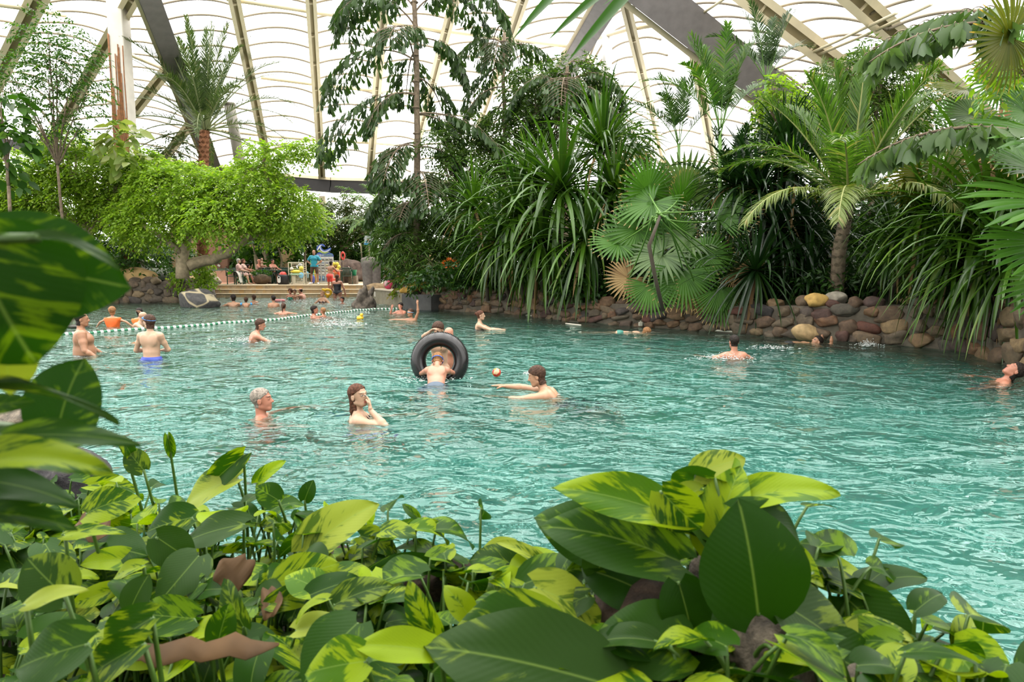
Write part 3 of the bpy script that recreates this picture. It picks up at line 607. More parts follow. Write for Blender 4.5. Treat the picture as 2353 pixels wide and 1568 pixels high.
def fan_mesh(R, M, span=300, tilt=0, seed=0, droop=.5, joined=.55, pet=None, width=1., cup=.15, S=6, m=0, pr=.014, tipsplit=0):
    """fan leaf, hub at origin, blade in the local xy plane opening around +y; petiole towards -y and down to the point pet"""
    rs = np.random.RandomState(seed); mb = MB(); a = (np.linspace(-.5, .5, M)*span)*D2R; dr = np.stack([np.sin(a), np.cos(a), cup+0*a], 1)
    Ln = R*np.interp(np.abs(a)/(span*.5*D2R), [0, .6, 1], [1, .93, .72])*rs.uniform(.95, 1.04, M); wj = 2*math.tan(span*D2R/M/2)
    pf = np.array([max(.02, wj*x*min(1, 1-max(0, x-joined)/(1.02-joined)*.92)) if x < 1 else .01 for x in np.linspace(0, 1, S+1)])
    up = np.stack([-np.sin(a)*cup, -np.cos(a)*cup, 0*a+1], 1)
    V, F, uv = strips(np.zeros((M, 3))+[0, 0, 0], dr, Ln, Ln*width*1.05, droop*rs.uniform(.5, 1.3, M), up, S, pf, .28); mb.add(V, F, m, uv)
    if pet is not None:
        p = np.asarray(pet, float); t = np.linspace(0, 1, 9)[:, None]; P = p*(1-t)**1+np.array([0, -.25*R, -.05*R])*t*(1-t)*1.5; P = P*(1-t**6); add_tube(mb, P, np.linspace(pr*1.5, pr, 9), 6, 1)
    return mb
def place_dir(o, y_axis, normal, loc):
    """orient an object: local y along y_axis, local z near normal"""
    Y = nrm(np.array(y_axis, float)); X = nrm(np.cross(Y, normal)); Z = np.cross(X, Y); M = Matrix(((X[0], Y[0], Z[0]), (X[1], Y[1], Z[1]), (X[2], Y[2], Z[2]))); o.rotation_mode = 'XYZ'
    o.rotation_euler = M.to_euler(); o.location = tuple(loc)
def fanpalm(name, label, base, fans, mats=(L_FAN, STEMG), group=None, cat='fan palm', stem=None, M=30):
    """fans: (px, py, D, radius_px, dir_deg in the picture of the leaf's tip side, facing normal, variant dict)"""
    root = empty(name, base, 0, label, cat, group); base = np.asarray(base, float)
    if stem is not None:
        mb = MB(); add_tube(mb, stem[0], stem[1], 9); mb.build('trunk', stem[2] if len(stem) > 2 else BARKR, root)
    crown = np.asarray(stem[0][-1]) if stem is not None else np.array([0, 0, .3])
    for k, f in enumerate(fans):
        px, py, D, rp, ang, nv = f[:6]; kw = f[6] if len(f) > 6 else {}; mt = kw.pop('mats', mats); hub = at(px, py, D)-base; R = rp*D/FPX
        Y = np.array([math.cos(ang*D2R), -.25, math.sin(ang*D2R)]); Y = nrm(Y); nv = np.array(nv, float); X = nrm(np.cross(Y, nv)); Z = np.cross(X, Y); Mx = np.stack([X, Y, Z], 1)
        src = crown+rsP.normal(size=3)*.05; pet_local = Mx.T@(src-hub)
        mb = fan_mesh(R, kw.get('M', M), kw.get('span', 290), 0, k, kw.get('droop', .3), kw.get('joined', .5), pet_local, cup=kw.get('cup', .12)); o = mb.build('fan_leaf', mt, root)
        place_dir(o, Y, nv, hub)
    return root
# ---- screw pines: rosettes of long strap leaves
def rosette_mesh(n, L, Wd, seed, g=1.3, emin=-25, emax=88, S=7, core=.07, dead=0):
    rs = np.random.RandomState(seed); k = np.arange(n); az = k*2.39996+rs.uniform(-.2, .2, n); f = (k+.5)/n; el = (emax+(emin-emax)*f**.8)*D2R+rs.normal(size=n)*.10
    d = np.stack([np.cos(az)*np.cos(el), np.sin(az)*np.cos(el), np.sin(el)], 1); B = np.stack([np.cos(az)*core, np.sin(az)*core, (1-f)*.35*core*4], 1)
    Ln = L*rs.uniform(.75, 1.15, n)*np.interp(f, [0, .15, 1], [.7, 1, .95]); mb = MB(); gg = g*np.interp(f, [0, .3, 1], [.35, 1, 1.3])*rs.uniform(.6, 1.4, n)
    V, F, uv = strips(B, d, Ln, Wd*rs.uniform(.8, 1.15, n), gg, S=S, prof=np.interp(np.linspace(0, 1, S+1), [0, .15, .5, .8, 1], [.7, 1, .95, .6, .03]), fold=.22)
    nd = int(n*dead); cut = (n-nd)*S*2; mb.add(V, F[:cut], 0, uv)
    if nd: mb.f.append((F[cut:], 1))
    return mb
def screwpine(name, label, base, heads, mat=L_PAND, group=None, tr=.09, cat='screw pine', nleaf=64, ratio=.045, seed=0, g=1.25, dead=.04):
    """heads: (px, py, D, reach_px[, emin])"""
    base = np.asarray(base, float); root = empty(name, base, 0, label, cat, group)
    for k, hd in enumerate(heads):
        px, py, D, rp = hd[:4]; c = at(px, py, D)-base; L = rp*D/FPX*1.45; em = hd[4] if len(hd) > 4 else -30
        o = rosette_mesh(nleaf, L, L*ratio, seed*31+k, g, em, dead=dead).build('rosette', [mat, L_BROWN], root); o.location = tuple(c); o.rotation_euler = (rsP.uniform(-.15, .15), rsP.uniform(-.15, .15), rsP.uniform(0, 6))
        st = MB(); b0 = np.array([c[0]*.8, c[1]*.8+1.4, -.5]); add_tube(st, bez(b0, c+[0, .06, .02], -.15, 7, .03), np.linspace(tr*.6, tr*.45, 7), 8); st.build('stem', flat('dark_stem', (.05,.04,.025), .9), root)
    return root
# ================================================================== what grows where
PO = np.array
# ---- left bank
bushy('ficus_tree', 'light green weeping fig with a bare spreading trunk on the left bank', 'tree', [(400,440,100,62),(570,440,95,62),(480,455,90,48),(650,480,75,55),(350,505,90,50),(500,500,85,40,-1),(645,520,60,24,1),(430,400,50,26,1),(570,400,40,26,1),(600,365,38,36),(650,350,40,18),(700,338,38,14),(735,348,20,16)], 27, None, L_FICUS, BARKP, .15, .075, 9, .5, .95, 'tiny', .7, .1, seed=1, branches=False)
fr = [o for o in C.objects if o.name.startswith('ficus_tree')][0]; fb = PO(fr.location)
mb = MB()
for pts, r0, r1 in [([(420,640),(418,600),(428,560),(436,500),(420,440)],.26,.10),([(430,612),(470,600),(520,585),(560,555),(610,505),(645,455)],.24,.09),([(420,585),(392,560),(370,545),(328,518)],.14,.05),([(428,560),(395,535),(372,560),(360,575)],.06,.03),([(436,505),(480,470),(520,450),(560,420)],.12,.05),([(610,505),(640,440),(600,380),(620,340),(700,332)],.10,.03),([(560,555),(600,540),(650,500)],.07,.03),([(436,500),(400,450),(360,430)],.08,.03),([(600,380),(560,400),(555,430)],.06,.03)]:
    P = resample(np.array([at(x, y, 27.2+.4*math.sin(x*.03))-fb for x, y in pts]), .35); P[1:-1] += rsP.normal(size=(len(P)-2, 3))*.03; add_tube(mb, P, np.linspace(r0, r1, len(P)), 9)
mb.build('trunk', BARKP, fr)
bushy('ficus_tree', 'light green weeping fig filling the far left bank', 'tree', [(45,410,110,60),(200,385,110,45),(340,400,50,45),(280,425,85,62),(120,455,125,50),(20,475,80,50),(150,325,45,28),(270,490,75,42),(310,370,50,25)], 28, None, L_FICUS, BARKP, .15, .075, 9, .5, .95, 'tiny', .7, .16, seed=2, depth=.45)
bushy('dark_shrub', 'dark green shrubs massed low on the far left bank under the figs', 'shrub', [(60,545,150,75),(220,560,110,65),(330,590,100,50)], 30, None, L_FICUSD, BARK, .2, .10, 8, .5, .6, 'tiny', .5, .08, seed=3)
bushy('philodendron', 'glossy broad-leaved climber at the left picture edge', 'shrub', [(5,330,40,50),(20,300,26,24),(0,215,22,45)], 24, None, L_FICUSD, BARK, .42, .30, 5, .6, .6, 'ovate', .9, .06, seed=4)
bushy('feathery_tree', 'tall airy tree with fine dark leaves in the upper left', 'tree', [(110,70,60,40),(130,120,75,45),(110,175,105,38),(60,215,75,30),(150,245,85,26),(60,270,70,24),(170,150,60,40),(115,300,75,22),(190,285,60,16),(20,160,40,20),(200,205,40,18)], 26, None, L_FICUSD, BARK, .17, .06, 10, .55, .24, 'tiny', .3, .05, seed=5, shell=.35)
bushy('creeper', 'yellow-green creeper hanging over the rocks at the left end of the steps', 'creeper', [(440,625,45,18),(470,650,22,26),(455,605,35,14),(405,650,12,16)], 28.1, None, L_FICUS, BARK, .12, .08, 7, .25, .5, 'tiny', 1.2, .03, seed=6, branches=False, depth=.25)
bushy('pothos_climber', 'cream-splashed pothos climbing the foot of the concrete post', 'climber', [(278,305,40,24),(285,340,38,30),(270,330,30,22)], 26.4, at(288,372,26.6), leafmat('leaf_cream_pothos', (.20,.32,.05), (.42,.48,.16), (.6,.58,.3), .4, .35), BARKR, .45, .32, 5, .45, .45, 'ovate', .8, .12, seed=7, branches=False)
# date palm
cr = at(470,300,34); bs = PO([cr[0]-.30, 34, 1.3])
fm = [frond_mesh(5.0, 66, .66, .045, e, g_, 50, .3, i+2, S=2, bare=.18, lg=.25, rach=.045) for i, (e, g_) in enumerate([(84,.75),(72,1.0),(58,1.2),(40,1.5),(15,1.5),(-12,1.2)])]
palm('date_palm', 'date palm with a full grey-green crown and shaggy brown trunk', bs, PO([[-.15,0,-.5],[.05,0,cr[2]-bs[2]-3.],[.30,0,cr[2]-bs[2]]]), PO([.27,.26,.22]), BARKR,
 [(fm[0], [0,80,160,250,320], .05), (fm[1], list(range(10,370,45)), .1), (fm[2], list(range(30,390,40)), .1), (fm[3], list(range(0,360,45)), .12), (fm[4], list(range(20,380,60)), .12), (fm[5], [70,110,250,290], .12)], [L_DATE, flat('frond_rib', (.24,.28,.12), .5)], n_ring=26)
bushy('spiky_shrub', 'spiky young palm poking up left of the date palm trunk', 'shrub', [(400,340,28,30)], 33, None, L_DATE, BARK, .5, .06, 8, .5, .5, 'tiny', .2, .05, seed=9)
# ---- behind the deck
bushy('fig_tree', 'fig tree with big round leaves and twin pale trunks behind the deck chairs', 'tree', [(600,560,50,24),(655,575,35,40),(600,600,30,22,1),(690,530,45,28),(560,590,40,26,1.2),(640,535,60,26),(548,570,30,20)], 38.5, PO([at(615,650,38.5)[0], 38.5, .57]), L_FICUSD, BARK, .34, .26, 6, .5, .60, 'ovate', .4, .08, seed=10, branches=False)
ft = [o for o in C.objects if o.name.startswith('fig_tree')][0]; fb = PO(ft.location); mb = MB()
for pts, r0, r1 in [([(598,655),(592,625),(586,585)],.12,.09),([(600,650),(600,610),(588,590),(580,560)],.08,.05),([(618,655),(614,600),(608,560),(618,530),(640,500)],.17,.07),([(614,600),(600,570),(580,540)],.08,.04),([(610,570),(628,540),(650,520)],.07,.03),([(645,625),(648,600),(640,570)],.07,.04)]:
    P = np.array([at(x, y, 38.5)-fb for x, y in pts]); add_tube(mb, resample(P, .3), np.linspace(r0, r1, len(resample(P, .3))), 7)
mb.build('trunk', BARKP, ft)
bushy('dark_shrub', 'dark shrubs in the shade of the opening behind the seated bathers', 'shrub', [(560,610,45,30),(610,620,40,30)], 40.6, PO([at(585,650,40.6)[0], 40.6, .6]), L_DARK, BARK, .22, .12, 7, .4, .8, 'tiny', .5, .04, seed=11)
bushy('olive_tree', 'pale yellowish bushy tree behind the display stand', 'tree', [(715,495,42,34),(770,510,50,38),(835,492,44,34),(795,468,34,18),(885,492,36,34,1),(740,535,50,28),(860,520,46,32)], 41.5, PO([at(790,640,41.5)[0], 41.5, .5]), L_OLIVE, BARK, .17, .08, 8, .5, .62, 'tiny', .5, .12, seed=12)
bushy('light_tree', 'small light green tree between the weeping fig and the display stand', 'tree', [(700,492,34,36),(690,525,36,24),(735,510,22,32)], 39, PO([at(700,640,39)[0], 39, .57]), L_FICUS, BARK, .15, .08, 8, .4, .5, 'tiny', .5, .06, seed=13)
bushy('hedge', 'dense dark hedge behind the display stand and lifeguard', 'hedge', [(700,590,45,50),(760,585,55,60),(820,590,50,60),(870,580,40,60),(790,550,80,40)], 42.6, PO([at(770,650,42.6)[0], 42.6, .5]), L_FICUSD, BARK, .2, .10, 7, .4, .6, 'tiny', .5, .06, seed=14)
bushy('hedge', 'far green hedge glimpsed under the figs beyond the pillar', 'hedge', [(100,600,200,60),(330,600,130,60),(450,600,60,50)], 43, PO([at(250,650,43)[0], 43, .5]), L_DARK, BARK, .3, .14, 6, .5, .8, 'tiny', .5, .06, seed=15)
cf = at(905,600,31); fm2 = [frond_mesh(3.6, 46, .55, .05, e, g_, 60, .1, i+9, S=2, lg=.8, rach=.03) for i, (e, g_) in enumerate([(65,1.6),(45,1.9)])]
palm('feather_palm', 'small feather palm arching over the poster by the planter', PO([cf[0], 31, .5]), PO([[0,0,-.2],[0,0,1.9]]), .1, BARK, [(fm2[0], [30,75,120,160,200,300], .05), (fm2[1], [50,90,140,250,330], .05)], [L_COCO, STEMG])
# ---- tall fishtail palms
def fishtail_frond(L, seed, elev, grav, ls=.30, nsec=13, ll=.26, lw=.16, nl=6, sd=.8):
    rs = np.random.RandomState(seed); K = 20; d = np.array([0, math.cos(elev*D2R), math.sin(elev*D2R)]); P = [np.zeros(3)]; T = [d]
    for i in range(K): d = nrm(d+np.array([0, 0, -1.])*grav/K*1.2); P.append(P[-1]+d*L/K); T.append(d)
    P = np.array(P); T = np.array(T); mb = MB(); add_tube(mb, P, np.linspace(.035, .008, K+1), 5, 1); pos = []; ax = []; nm = []
    for j in range(nsec):
        for s in (-1, 1):
            t = .22+.76*(j+rs.uniform(0, .6))/nsec; i = t*K; b = np.array([np.interp(i, range(K+1), P[:, k]) for k in range(3)]); tt = T[min(int(i), K)]
            sdv = nrm(np.array([s, 0, 0])*1.0+tt*.55+np.array([0, 0, .2])); l2 = L*ls*math.sin(PI*(.12+.80*t))*rs.uniform(.8, 1.15); q = bez(b, b+sdv*l2+np.array([0, 0, -sd*l2*.6]), .10*l2, 6); add_tube(mb, q, np.linspace(.010, .004, 6), 4, 1)
            for m in range(nl):
                u = .15+.85*(m+.5)/nl; k = u*5; pos.append([np.interp(k, range(6), q[:, c]) for c in range(3)]); tq = nrm(q[min(int(k)+1, 5)]-q[int(k)]) if int(k) < 5 else nrm(q[5]-q[4])
                ax.append(nrm(tq*.45+np.cross(tq, [0, 0, 1.])*(1 if m % 2 else -1)*.45+np.array([0, 0, -1.])*rs.uniform(.5, 1.3)+rs.normal(size=3)*.15)); nm.append(nrm(rs.normal(size=3)+np.array([0, -.2, .3])))
    pos = np.array(pos); n = len(pos); k = rs.uniform(.7, 1.25, n); add_leaves(mb, pos, np.array(ax), np.array(nm), ll*k, lw*k, 'fishtail'); return mb
def fishtail(name, label, base, D, px, fr, tr, mats=(L_FISH, BARK), var=None, ztop=None, lean=0):
    base = np.asarray(base, float); root = empty(name, base, 0, label, 'palm tree'); z = (ztop or at(px, -60, D)[2])-base[2]
    mb = MB(); P = bez([0,0,-.3], [lean,0,z], 0, 12, .03); add_tube(mb, P, np.linspace(tr*1.2, tr*.6, 12), 9)
    for k in range(14): c = P[0]+(P[-1]-P[0])*(k+.5)/14; mb.add(*lathe([(tr*.9,-.03),(tr*1.18,0),(tr*.9,.03)], 9, c))
    mb.build('trunk', mats[1], root); protos = {}
    for py, yaw, v in fr:
        zz = at(px, py, D)[2]-base[2]; loc = (lean*zz/z, 0, zz)
        if v not in protos: L, el, gr, ll = var[v]; o = protos[v] = fishtail_frond(L, 7+v, el, gr, ll=ll*1.05, lw=ll*.45).build('frond', [mats[0], BARK], root)
        else: o = dup(protos[v], root)
        o.location = loc; o.rotation_euler = (0, 0, yaw*D2R)
    return root
FV = {0: (4.2, 40, 1.9, .36), 1: (4.4, 12, 1.3, .36), 2: (3.4, 60, 2.1, .32), 3: (2.6, 20, 1.9, .30), 4: (3.0, -15, .9, .32), 5: (1.7, 25, 1.6, .28)}
fishtail('fishtail_palm', 'tallest fishtail palm, its dark ragged fronds hanging before the roof', PO([at(965,640,25)[0]-.05, 25, .7]), 25, 968, [(140,82,0),(215,80,1),(60,100,2),(20,75,2),(30,-60,2),(-20,-100,0),(-30,60,0),(90,-80,3),(262,-85,1),(265,-60,3),(220,120,3),(330,60,3),(340,-75,3),(340,150,3),(420,90,3),(430,-40,3),(470,160,5),(480,60,5),(500,-80,5),(150,170,2),(180,-30,3),(540,110,5),(560,-60,5),(120,20,3),(400,200,3),(500,20,5)], .12, var=FV, ztop=at(965,-150,25)[2])
fishtail('fishtail_palm', 'second fishtail palm, right of the tallest one, reaching the grey arch', PO([at(1160,640,27)[0], 27, .8]), 27, 1155, [(100,90,3),(110,-80,3),(150,60,4),(160,-50,4),(120,170,3),(200,100,4),(210,-100,4),(60,20,3),(230,20,4),(90,-20,3)], .10, var={3: (2.6, 35, 2.0, .26), 4: (2.4, 5, 1.6, .26)}, ztop=at(1155,75,27)[2])
fishtail('fishtail_palm', 'fishtail palm with dark fronds behind the screw pines', PO([at(1300,640,25)[0], 25, .9]), 25, 1330, [(200,90,3),(190,-80,3),(240,60,4),(230,-50,3),(215,170,3),(200,-110,4),(260,20,4),(180,20,3),(150,-30,3),(250,-70,0)], .10, var={0: (3.6, 30, 1.9, .28), 3: (2.8, 45, 2.2, .26), 4: (2.8, 15, 1.8, .26)}, ztop=at(1330,150,25)[2])
# ---- dense middle: fine-leaved trees and bamboo behind the right wall
MIDB = [('fine_leaved_tree','tall grey-green bushy tree behind the screw pines, touching the grey arch','tree',[(1230,210,75,50),(1320,190,75,55),(1270,270,100,55),(1180,300,70,50),(1380,230,55,45),(1120,380,60,60),(1080,310,45,45)],26,L_MID,.15,.06),
 ('fine_leaved_tree','mid green tree right of the tall fishtail palm trunk','tree',[(1060,400,65,50),(1020,470,60,60),(1120,450,70,60),(1060,540,80,50),(1180,400,60,60),(1010,330,40,35)],25,L_MID,.14,.05),
 ('bamboo_clump','narrow-leaved bamboo spilling over the wall by the planter','bamboo',[(920,560,55,45),(1000,600,70,45),(1060,630,50,35),(960,640,50,22),(1090,570,40,45),(1035,665,45,22)],24.5,L_MID,.24,.035),
 ('fine_leaved_tree','dark leafy shrub around the foot of the tallest fishtail palm','shrub',[(930,480,45,60),(905,530,40,50),(960,540,45,50)],27,L_DARK,.2,.07),
 ('fine_leaved_tree','shady green mass between bamboo and screw pines','shrub',[(1130,620,50,50),(1180,600,60,55),(1240,620,60,60),(1100,520,50,55)],24,L_DARK,.18,.07),
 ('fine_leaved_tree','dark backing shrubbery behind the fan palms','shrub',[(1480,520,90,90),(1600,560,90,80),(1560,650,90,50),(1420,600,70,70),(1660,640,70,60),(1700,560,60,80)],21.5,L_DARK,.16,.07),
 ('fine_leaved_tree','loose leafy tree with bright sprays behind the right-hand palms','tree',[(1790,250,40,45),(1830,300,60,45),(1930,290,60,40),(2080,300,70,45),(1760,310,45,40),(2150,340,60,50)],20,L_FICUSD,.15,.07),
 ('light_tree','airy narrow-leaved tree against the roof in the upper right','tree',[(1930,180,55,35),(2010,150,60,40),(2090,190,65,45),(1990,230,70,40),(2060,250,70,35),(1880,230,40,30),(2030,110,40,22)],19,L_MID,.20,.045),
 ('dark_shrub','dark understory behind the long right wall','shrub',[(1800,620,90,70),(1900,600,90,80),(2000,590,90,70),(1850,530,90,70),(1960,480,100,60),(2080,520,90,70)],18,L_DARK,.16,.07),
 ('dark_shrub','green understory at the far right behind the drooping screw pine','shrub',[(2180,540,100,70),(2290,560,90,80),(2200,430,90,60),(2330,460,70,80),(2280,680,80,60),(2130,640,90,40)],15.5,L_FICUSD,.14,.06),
 ('light_tree','small yellow-green tree below the foot of the wide dark arch','tree',[(1775,200,28,26),(1800,225,32,24),(1770,250,30,25),(1840,250,35,20)],18,L_FICUS,.12,.06),
 ('fine_leaved_tree','distant hazy trees low behind the fan palms','tree',[(1480,420,60,50),(1560,430,80,50),(1680,420,60,60),(1450,330,40,50)],28,L_MID,.18,.08)]
for q, (nm_, lb, ct, bl, D, mt, ll, lw) in enumerate(MIDB):
    cx = np.mean([b[0] for b in bl]); bushy(nm_, lb, ct, bl, D, PO([at(cx, 640, D)[0], D, 1.0]), mt, BARK, ll, lw, 8, .42, .62 if D < 24 else .55, 'tiny', .6, .09, seed=30+q)
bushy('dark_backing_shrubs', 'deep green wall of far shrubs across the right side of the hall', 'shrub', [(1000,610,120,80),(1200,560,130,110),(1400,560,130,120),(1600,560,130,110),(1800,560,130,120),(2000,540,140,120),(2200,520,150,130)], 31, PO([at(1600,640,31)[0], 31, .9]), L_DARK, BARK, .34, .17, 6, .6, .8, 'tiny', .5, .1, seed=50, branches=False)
# ---- screw pines
screwpine('screw_pine', 'big screw pine with many rosettes of glossy strap leaves hanging over the wall', on(1300,690,.9)+PO([0,1.5,0]), [(1388,345,20,120,-20),(1290,440,19.2,150,-40),(1412,440,19,110,-40),(1345,555,18.6,130,-80),(1195,500,20.5,130,-50),(1150,560,20.6,110,-70),(1245,560,19.6,135,-80),(1330,640,18.9,80,-80),(1440,500,19,90,-60),(1230,420,20.5,100,-30),(1090,480,22,90,-30)], L_PAND, seed=1, nleaf=120)
screwpine('screw_pine', 'shadowy dark screw pine between the fan palms and the feather palm', on(1800,700,.9)+PO([0,1.6,0]), [(1820,400,16.8,120,-40),(1745,440,16.6,125,-50),(1735,628,15.3,120,-80),(1850,540,16.3,120,-70),(1785,530,16.2,120,-70),(1690,430,17,90,-30),(1860,640,15.6,100,-70),(1900,320,17.5,80,-20),(1800,330,17.5,90,-20)], L_PANDD, seed=2, nleaf=110, dead=.07)
screwpine('screw_pine', 'drooping screw pine sweeping left over the right end of the wall', on(2290,700,.9)+PO([0,1.5,0]), [(2270,500,12,215,-75),(2190,560,12.6,160,-80),(2330,610,11,170,-80),(2130,480,13.2,140,-60),(2350,440,11.5,150,-60),(2250,640,12,120,-85),(2060,560,14,110,-70),(2180,620,13,110,-88),(2300,560,11.6,190,-85)], L_PAND, seed=3, nleaf=110, ratio=.042)
for px, D, nm2, lb2 in ((1130,22.6,'shrub_row','low dark greenery at the foot of the screw pine rosettes'),(1480,18.8,'shrub_row','low dark greenery behind the hanging fan leaves'),(1780,16.6,'shrub_row','low dark greenery under the shadowy screw pine'),(2040,15.0,'shrub_row','low dark greenery behind the widest stretch of wall')):
    bushy('low_shrub', lb2, 'shrub', [(px-110,655,90,45),(px,650,90,55),(px+110,655,90,50),(px+40,600,110,55)], D, PO([at(px,655,D)[0], D, .9]), L_DARK, BARK, .17, .07, 7, .4, .6, 'tiny', .6, .05, seed=int(px), branches=False)
# ---- fan palms
cam_n = (0, -1, .35); upn = (0, -.5, 1)
fb = on(1570,690,.9)+PO([0,1.3,0])
fanpalm('fan_palm', 'fan palm with brown-tipped pleated leaves hanging over the middle of the wall', fb,
 [(1570,440,18,95,110,(-.2,-1,.5),dict(mats=(L_FANG,STEMG))),(1560,475,17.2,91,80,(.9,-1,.1),dict(span=120)),(1500,466,17,97,215,(-.3,-.8,1)),(1488,440,17.5,87,120,(0,-1,.6)),(1465,528,16.9,85,235,cam_n),(1585,552,16.6,91,200,(0,-.6,1),dict(mats=(L_FANG,STEMG))),
  (1522,588,16.2,92,215,(0,-.7,1),dict(mats=(L_FANG,STEMG),droop=.6)),(1570,624,15.9,104,-92,cam_n,dict(droop=.15,span=200)),(1492,655,15.8,80,-85,cam_n,dict(droop=.15,span=220)),(1655,660,15.6,102,-80,cam_n,dict(droop=.15,span=150)),
  (1652,507,16.4,107,30,(0,-.8,1),dict(span=170)),(1445,640,16.2,63,215,cam_n,dict(mats=(L_BROWN,STEMG))),(1622,585,16.2,73,-40,cam_n),(1420,560,16.8,73,190,(0,-.8,.8)),(1600,660,16,73,-120,cam_n,dict(mats=(L_BROWN,STEMG),span=180)),(1690,620,15.9,61,-50,cam_n,dict(mats=(L_BROWN,STEMG),span=180)),(1545,540,17,61,60,cam_n,dict(span=220)),(1700,470,17,73,60,(0,-1,.6))],
 stem=(PO([[0,.3,-.3],[-.2,.2,.4],[-.35,.1,1.0],[-.1,.3,1.6]]), PO([.04,.04,.04,.03]), flat('dark_stem', (.05,.04,.025), .9)), M=30)
fb = PO([at(2360,600,10.2)[0]+.6, 10.6, 1.2])
fanpalm('fan_palm', 'large fan palm leaning in from the right edge with long green leaves', fb,
 [(2470,330,9,260,182,(-.2,-.7,1),dict(span=100,M=18,joined=.75,mats=(L_FANR,STEMG))),(2470,470,8.6,270,190,(-.2,-.8,1),dict(span=110,M=20,joined=.75,mats=(L_FANR,STEMG))),(2440,560,8.6,200,200,(-.2,-.8,.8),dict(span=110,M=20,joined=.75,mats=(L_FANR,STEMG))),(2400,400,9.5,170,175,(-.2,-.8,1),dict(span=140,M=26,mats=(L_FANR,STEMG))),(2460,640,8.8,170,215,(-.2,-.8,.8),dict(span=110,M=18,joined=.7,mats=(L_FANR,STEMG)))],
 stem=(PO([[0,0,-.4],[0,0,1.6]]), PO([.14,.11])))
fb = PO([at(2290,600,13.2)[0], 13.4, 1.2])
fanpalm('fan_palm', 'tall fan palm with yellow-rimmed round fans at the upper right', fb,
 [(2320,85,8.6,125,200,(-.2,-1,-.35),dict(mats=(L_FANY,STEMG),M=40)),(2360,260,9.4,85,190,(-.1,-1,.3),dict(mats=(L_FANR,STEMG))),(2345,200,10.5,95,170,(-.1,-1,.4)),(2290,190,11,80,210,(0,-1,.2),dict(mats=(L_FAN,STEMG))),(2220,205,12,90,190,(0,-.6,1),dict(mats=(L_FANY,STEMG),span=150)),(2235,265,12,85,230,cam_n,dict(mats=(L_FANG,STEMG))),(2200,270,12.4,70,30,(0,-1,.6)),(2110,395,13,95,200,(0,-.9,-.2),dict(mats=(L_FANY,STEMG),span=220)),(2170,380,13,80,-60,cam_n,dict(mats=(L_FANY,STEMG))),(2330,330,11,110,200,(0,-.9,.6)),(2290,370,12,90,-90,cam_n,dict(mats=(L_BROWN,STEMG))),(2330,130,11,80,150,(0,-1,0),dict(mats=(L_FAN,STEMG)))],
 stem=(PO([[0,.4,-.4],[.1,.1,2.2],[.15,0,4.3]]), PO([.14,.12,.10]), BARKR), M=34)
# ---- feather palms on the right
cr = at(1955,468,14.2); bs = PO([cr[0], 14.6, 1.0])
fv = [frond_mesh(2.9, 84, .58, .036, e, g_, a_, v_, i+40, S=3, bare=.05, lg=lg_, rach=.028) for i, (e, g_, a_, v_, lg_) in enumerate([(80,.5,42,.5,.1),(62,.9,48,.35,.3),(45,1.5,62,.1,.6),(20,1.6,62,.0,.8)])]
pr = palm('feather_palm', 'feather palm with broad arching fronds, front ones coloured as lit yellow', bs, PO([[0,0,-.4],[0,0,.8],[0,-.3,cr[2]-1.0]]), PO([.15,.14,.12]), BARK, [(fv[0], [60,-60,10,170], .05), (fv[1], [75,-75,20,-110,130,-30,200], .06), (fv[2], [95,-100,60,-60,30,150], .06)], [L_COCO, flat('frond_rib_pale', (.34,.36,.12), .5)], n_ring=14)
P0 = PO(pr.location)
f0 = fv[3].build('frond', [L_COCO_LIT, MATS['frond_rib_pale']], pr)
for k, (yw, z) in enumerate([(110,0),(150,-.05),(195,0),(230,0),(250,.05)]):
    o = f0 if k == 0 else dup(f0, pr); o.location = tuple(cr-P0+PO([0,0,z])); o.rotation_euler = (0, 0, yw*D2R); o['label'] = 'lower frond in a pale, yellow-lit leaf colour'
f1 = frond_mesh(2.4, 60, .36, .04, 84, .4, 38, .6, 77, S=3, bare=.1, lg=.05).build('frond', [L_GREYF, MATS['frond_rib_pale']], pr)
for k, (yw, tl) in enumerate([(40,18),(-50,26),(0,4),(180,-6)]):
    o = f1 if k == 0 else dup(f1, pr); o.location = tuple(cr-P0); o.rotation_euler = (0, (0,0,0,0)[k], yw*D2R); o.rotation_euler.y = -tl*D2R*(1 if k == 0 else -1 if k == 1 else 0); o['label'] = 'silvery upright frond'
def areca(label, px, py, D, L, seed, yaws, name='areca_palm', mat=L_AREC):
    cr = at(px, py, D); bs = PO([cr[0], D, 1.1]); fmm = [frond_mesh(L, 44, L*.19, L*.017, e, g_, 58, .35, seed+i, S=2, bare=.25, lg=.35, rach=.014) for i, (e, g_) in enumerate([(78,1.3),(55,1.5)])]
    h = cr[2]-1.1; return palm(name, label, bs, PO([[0,0,-.3],[.05,0,h*.5],[0,0,h]]), PO([.06,.05,.04]), STEMG, [(fmm[0], yaws, .03), (fmm[1], [y+35 for y in yaws[:4]], .03)], [mat, STEMG])
areca('slender palm with feathery fronds against the roof under the wide dark arch', 1655, 300, 17, 2.3, 60, [60,100,-60,-100,20,170,85,-80])
areca('slender palm with shorter fronds, left of the dark screw pine', 1560, 330, 19, 1.9, 64, [70,110,-20,200], mat=L_FISH)
areca('slender palm high behind the wide dark arch, fronds reaching right', 1760, 190, 18.5, 2.0, 68, [-70,-100,60,-30,120], mat=L_FISH)
areca('dark feathery palm hanging between the fan palms and dark screw pine', 1680, 470, 17.3, 1.9, 72, [60,120,190,250,-30], mat=L_PANDD)
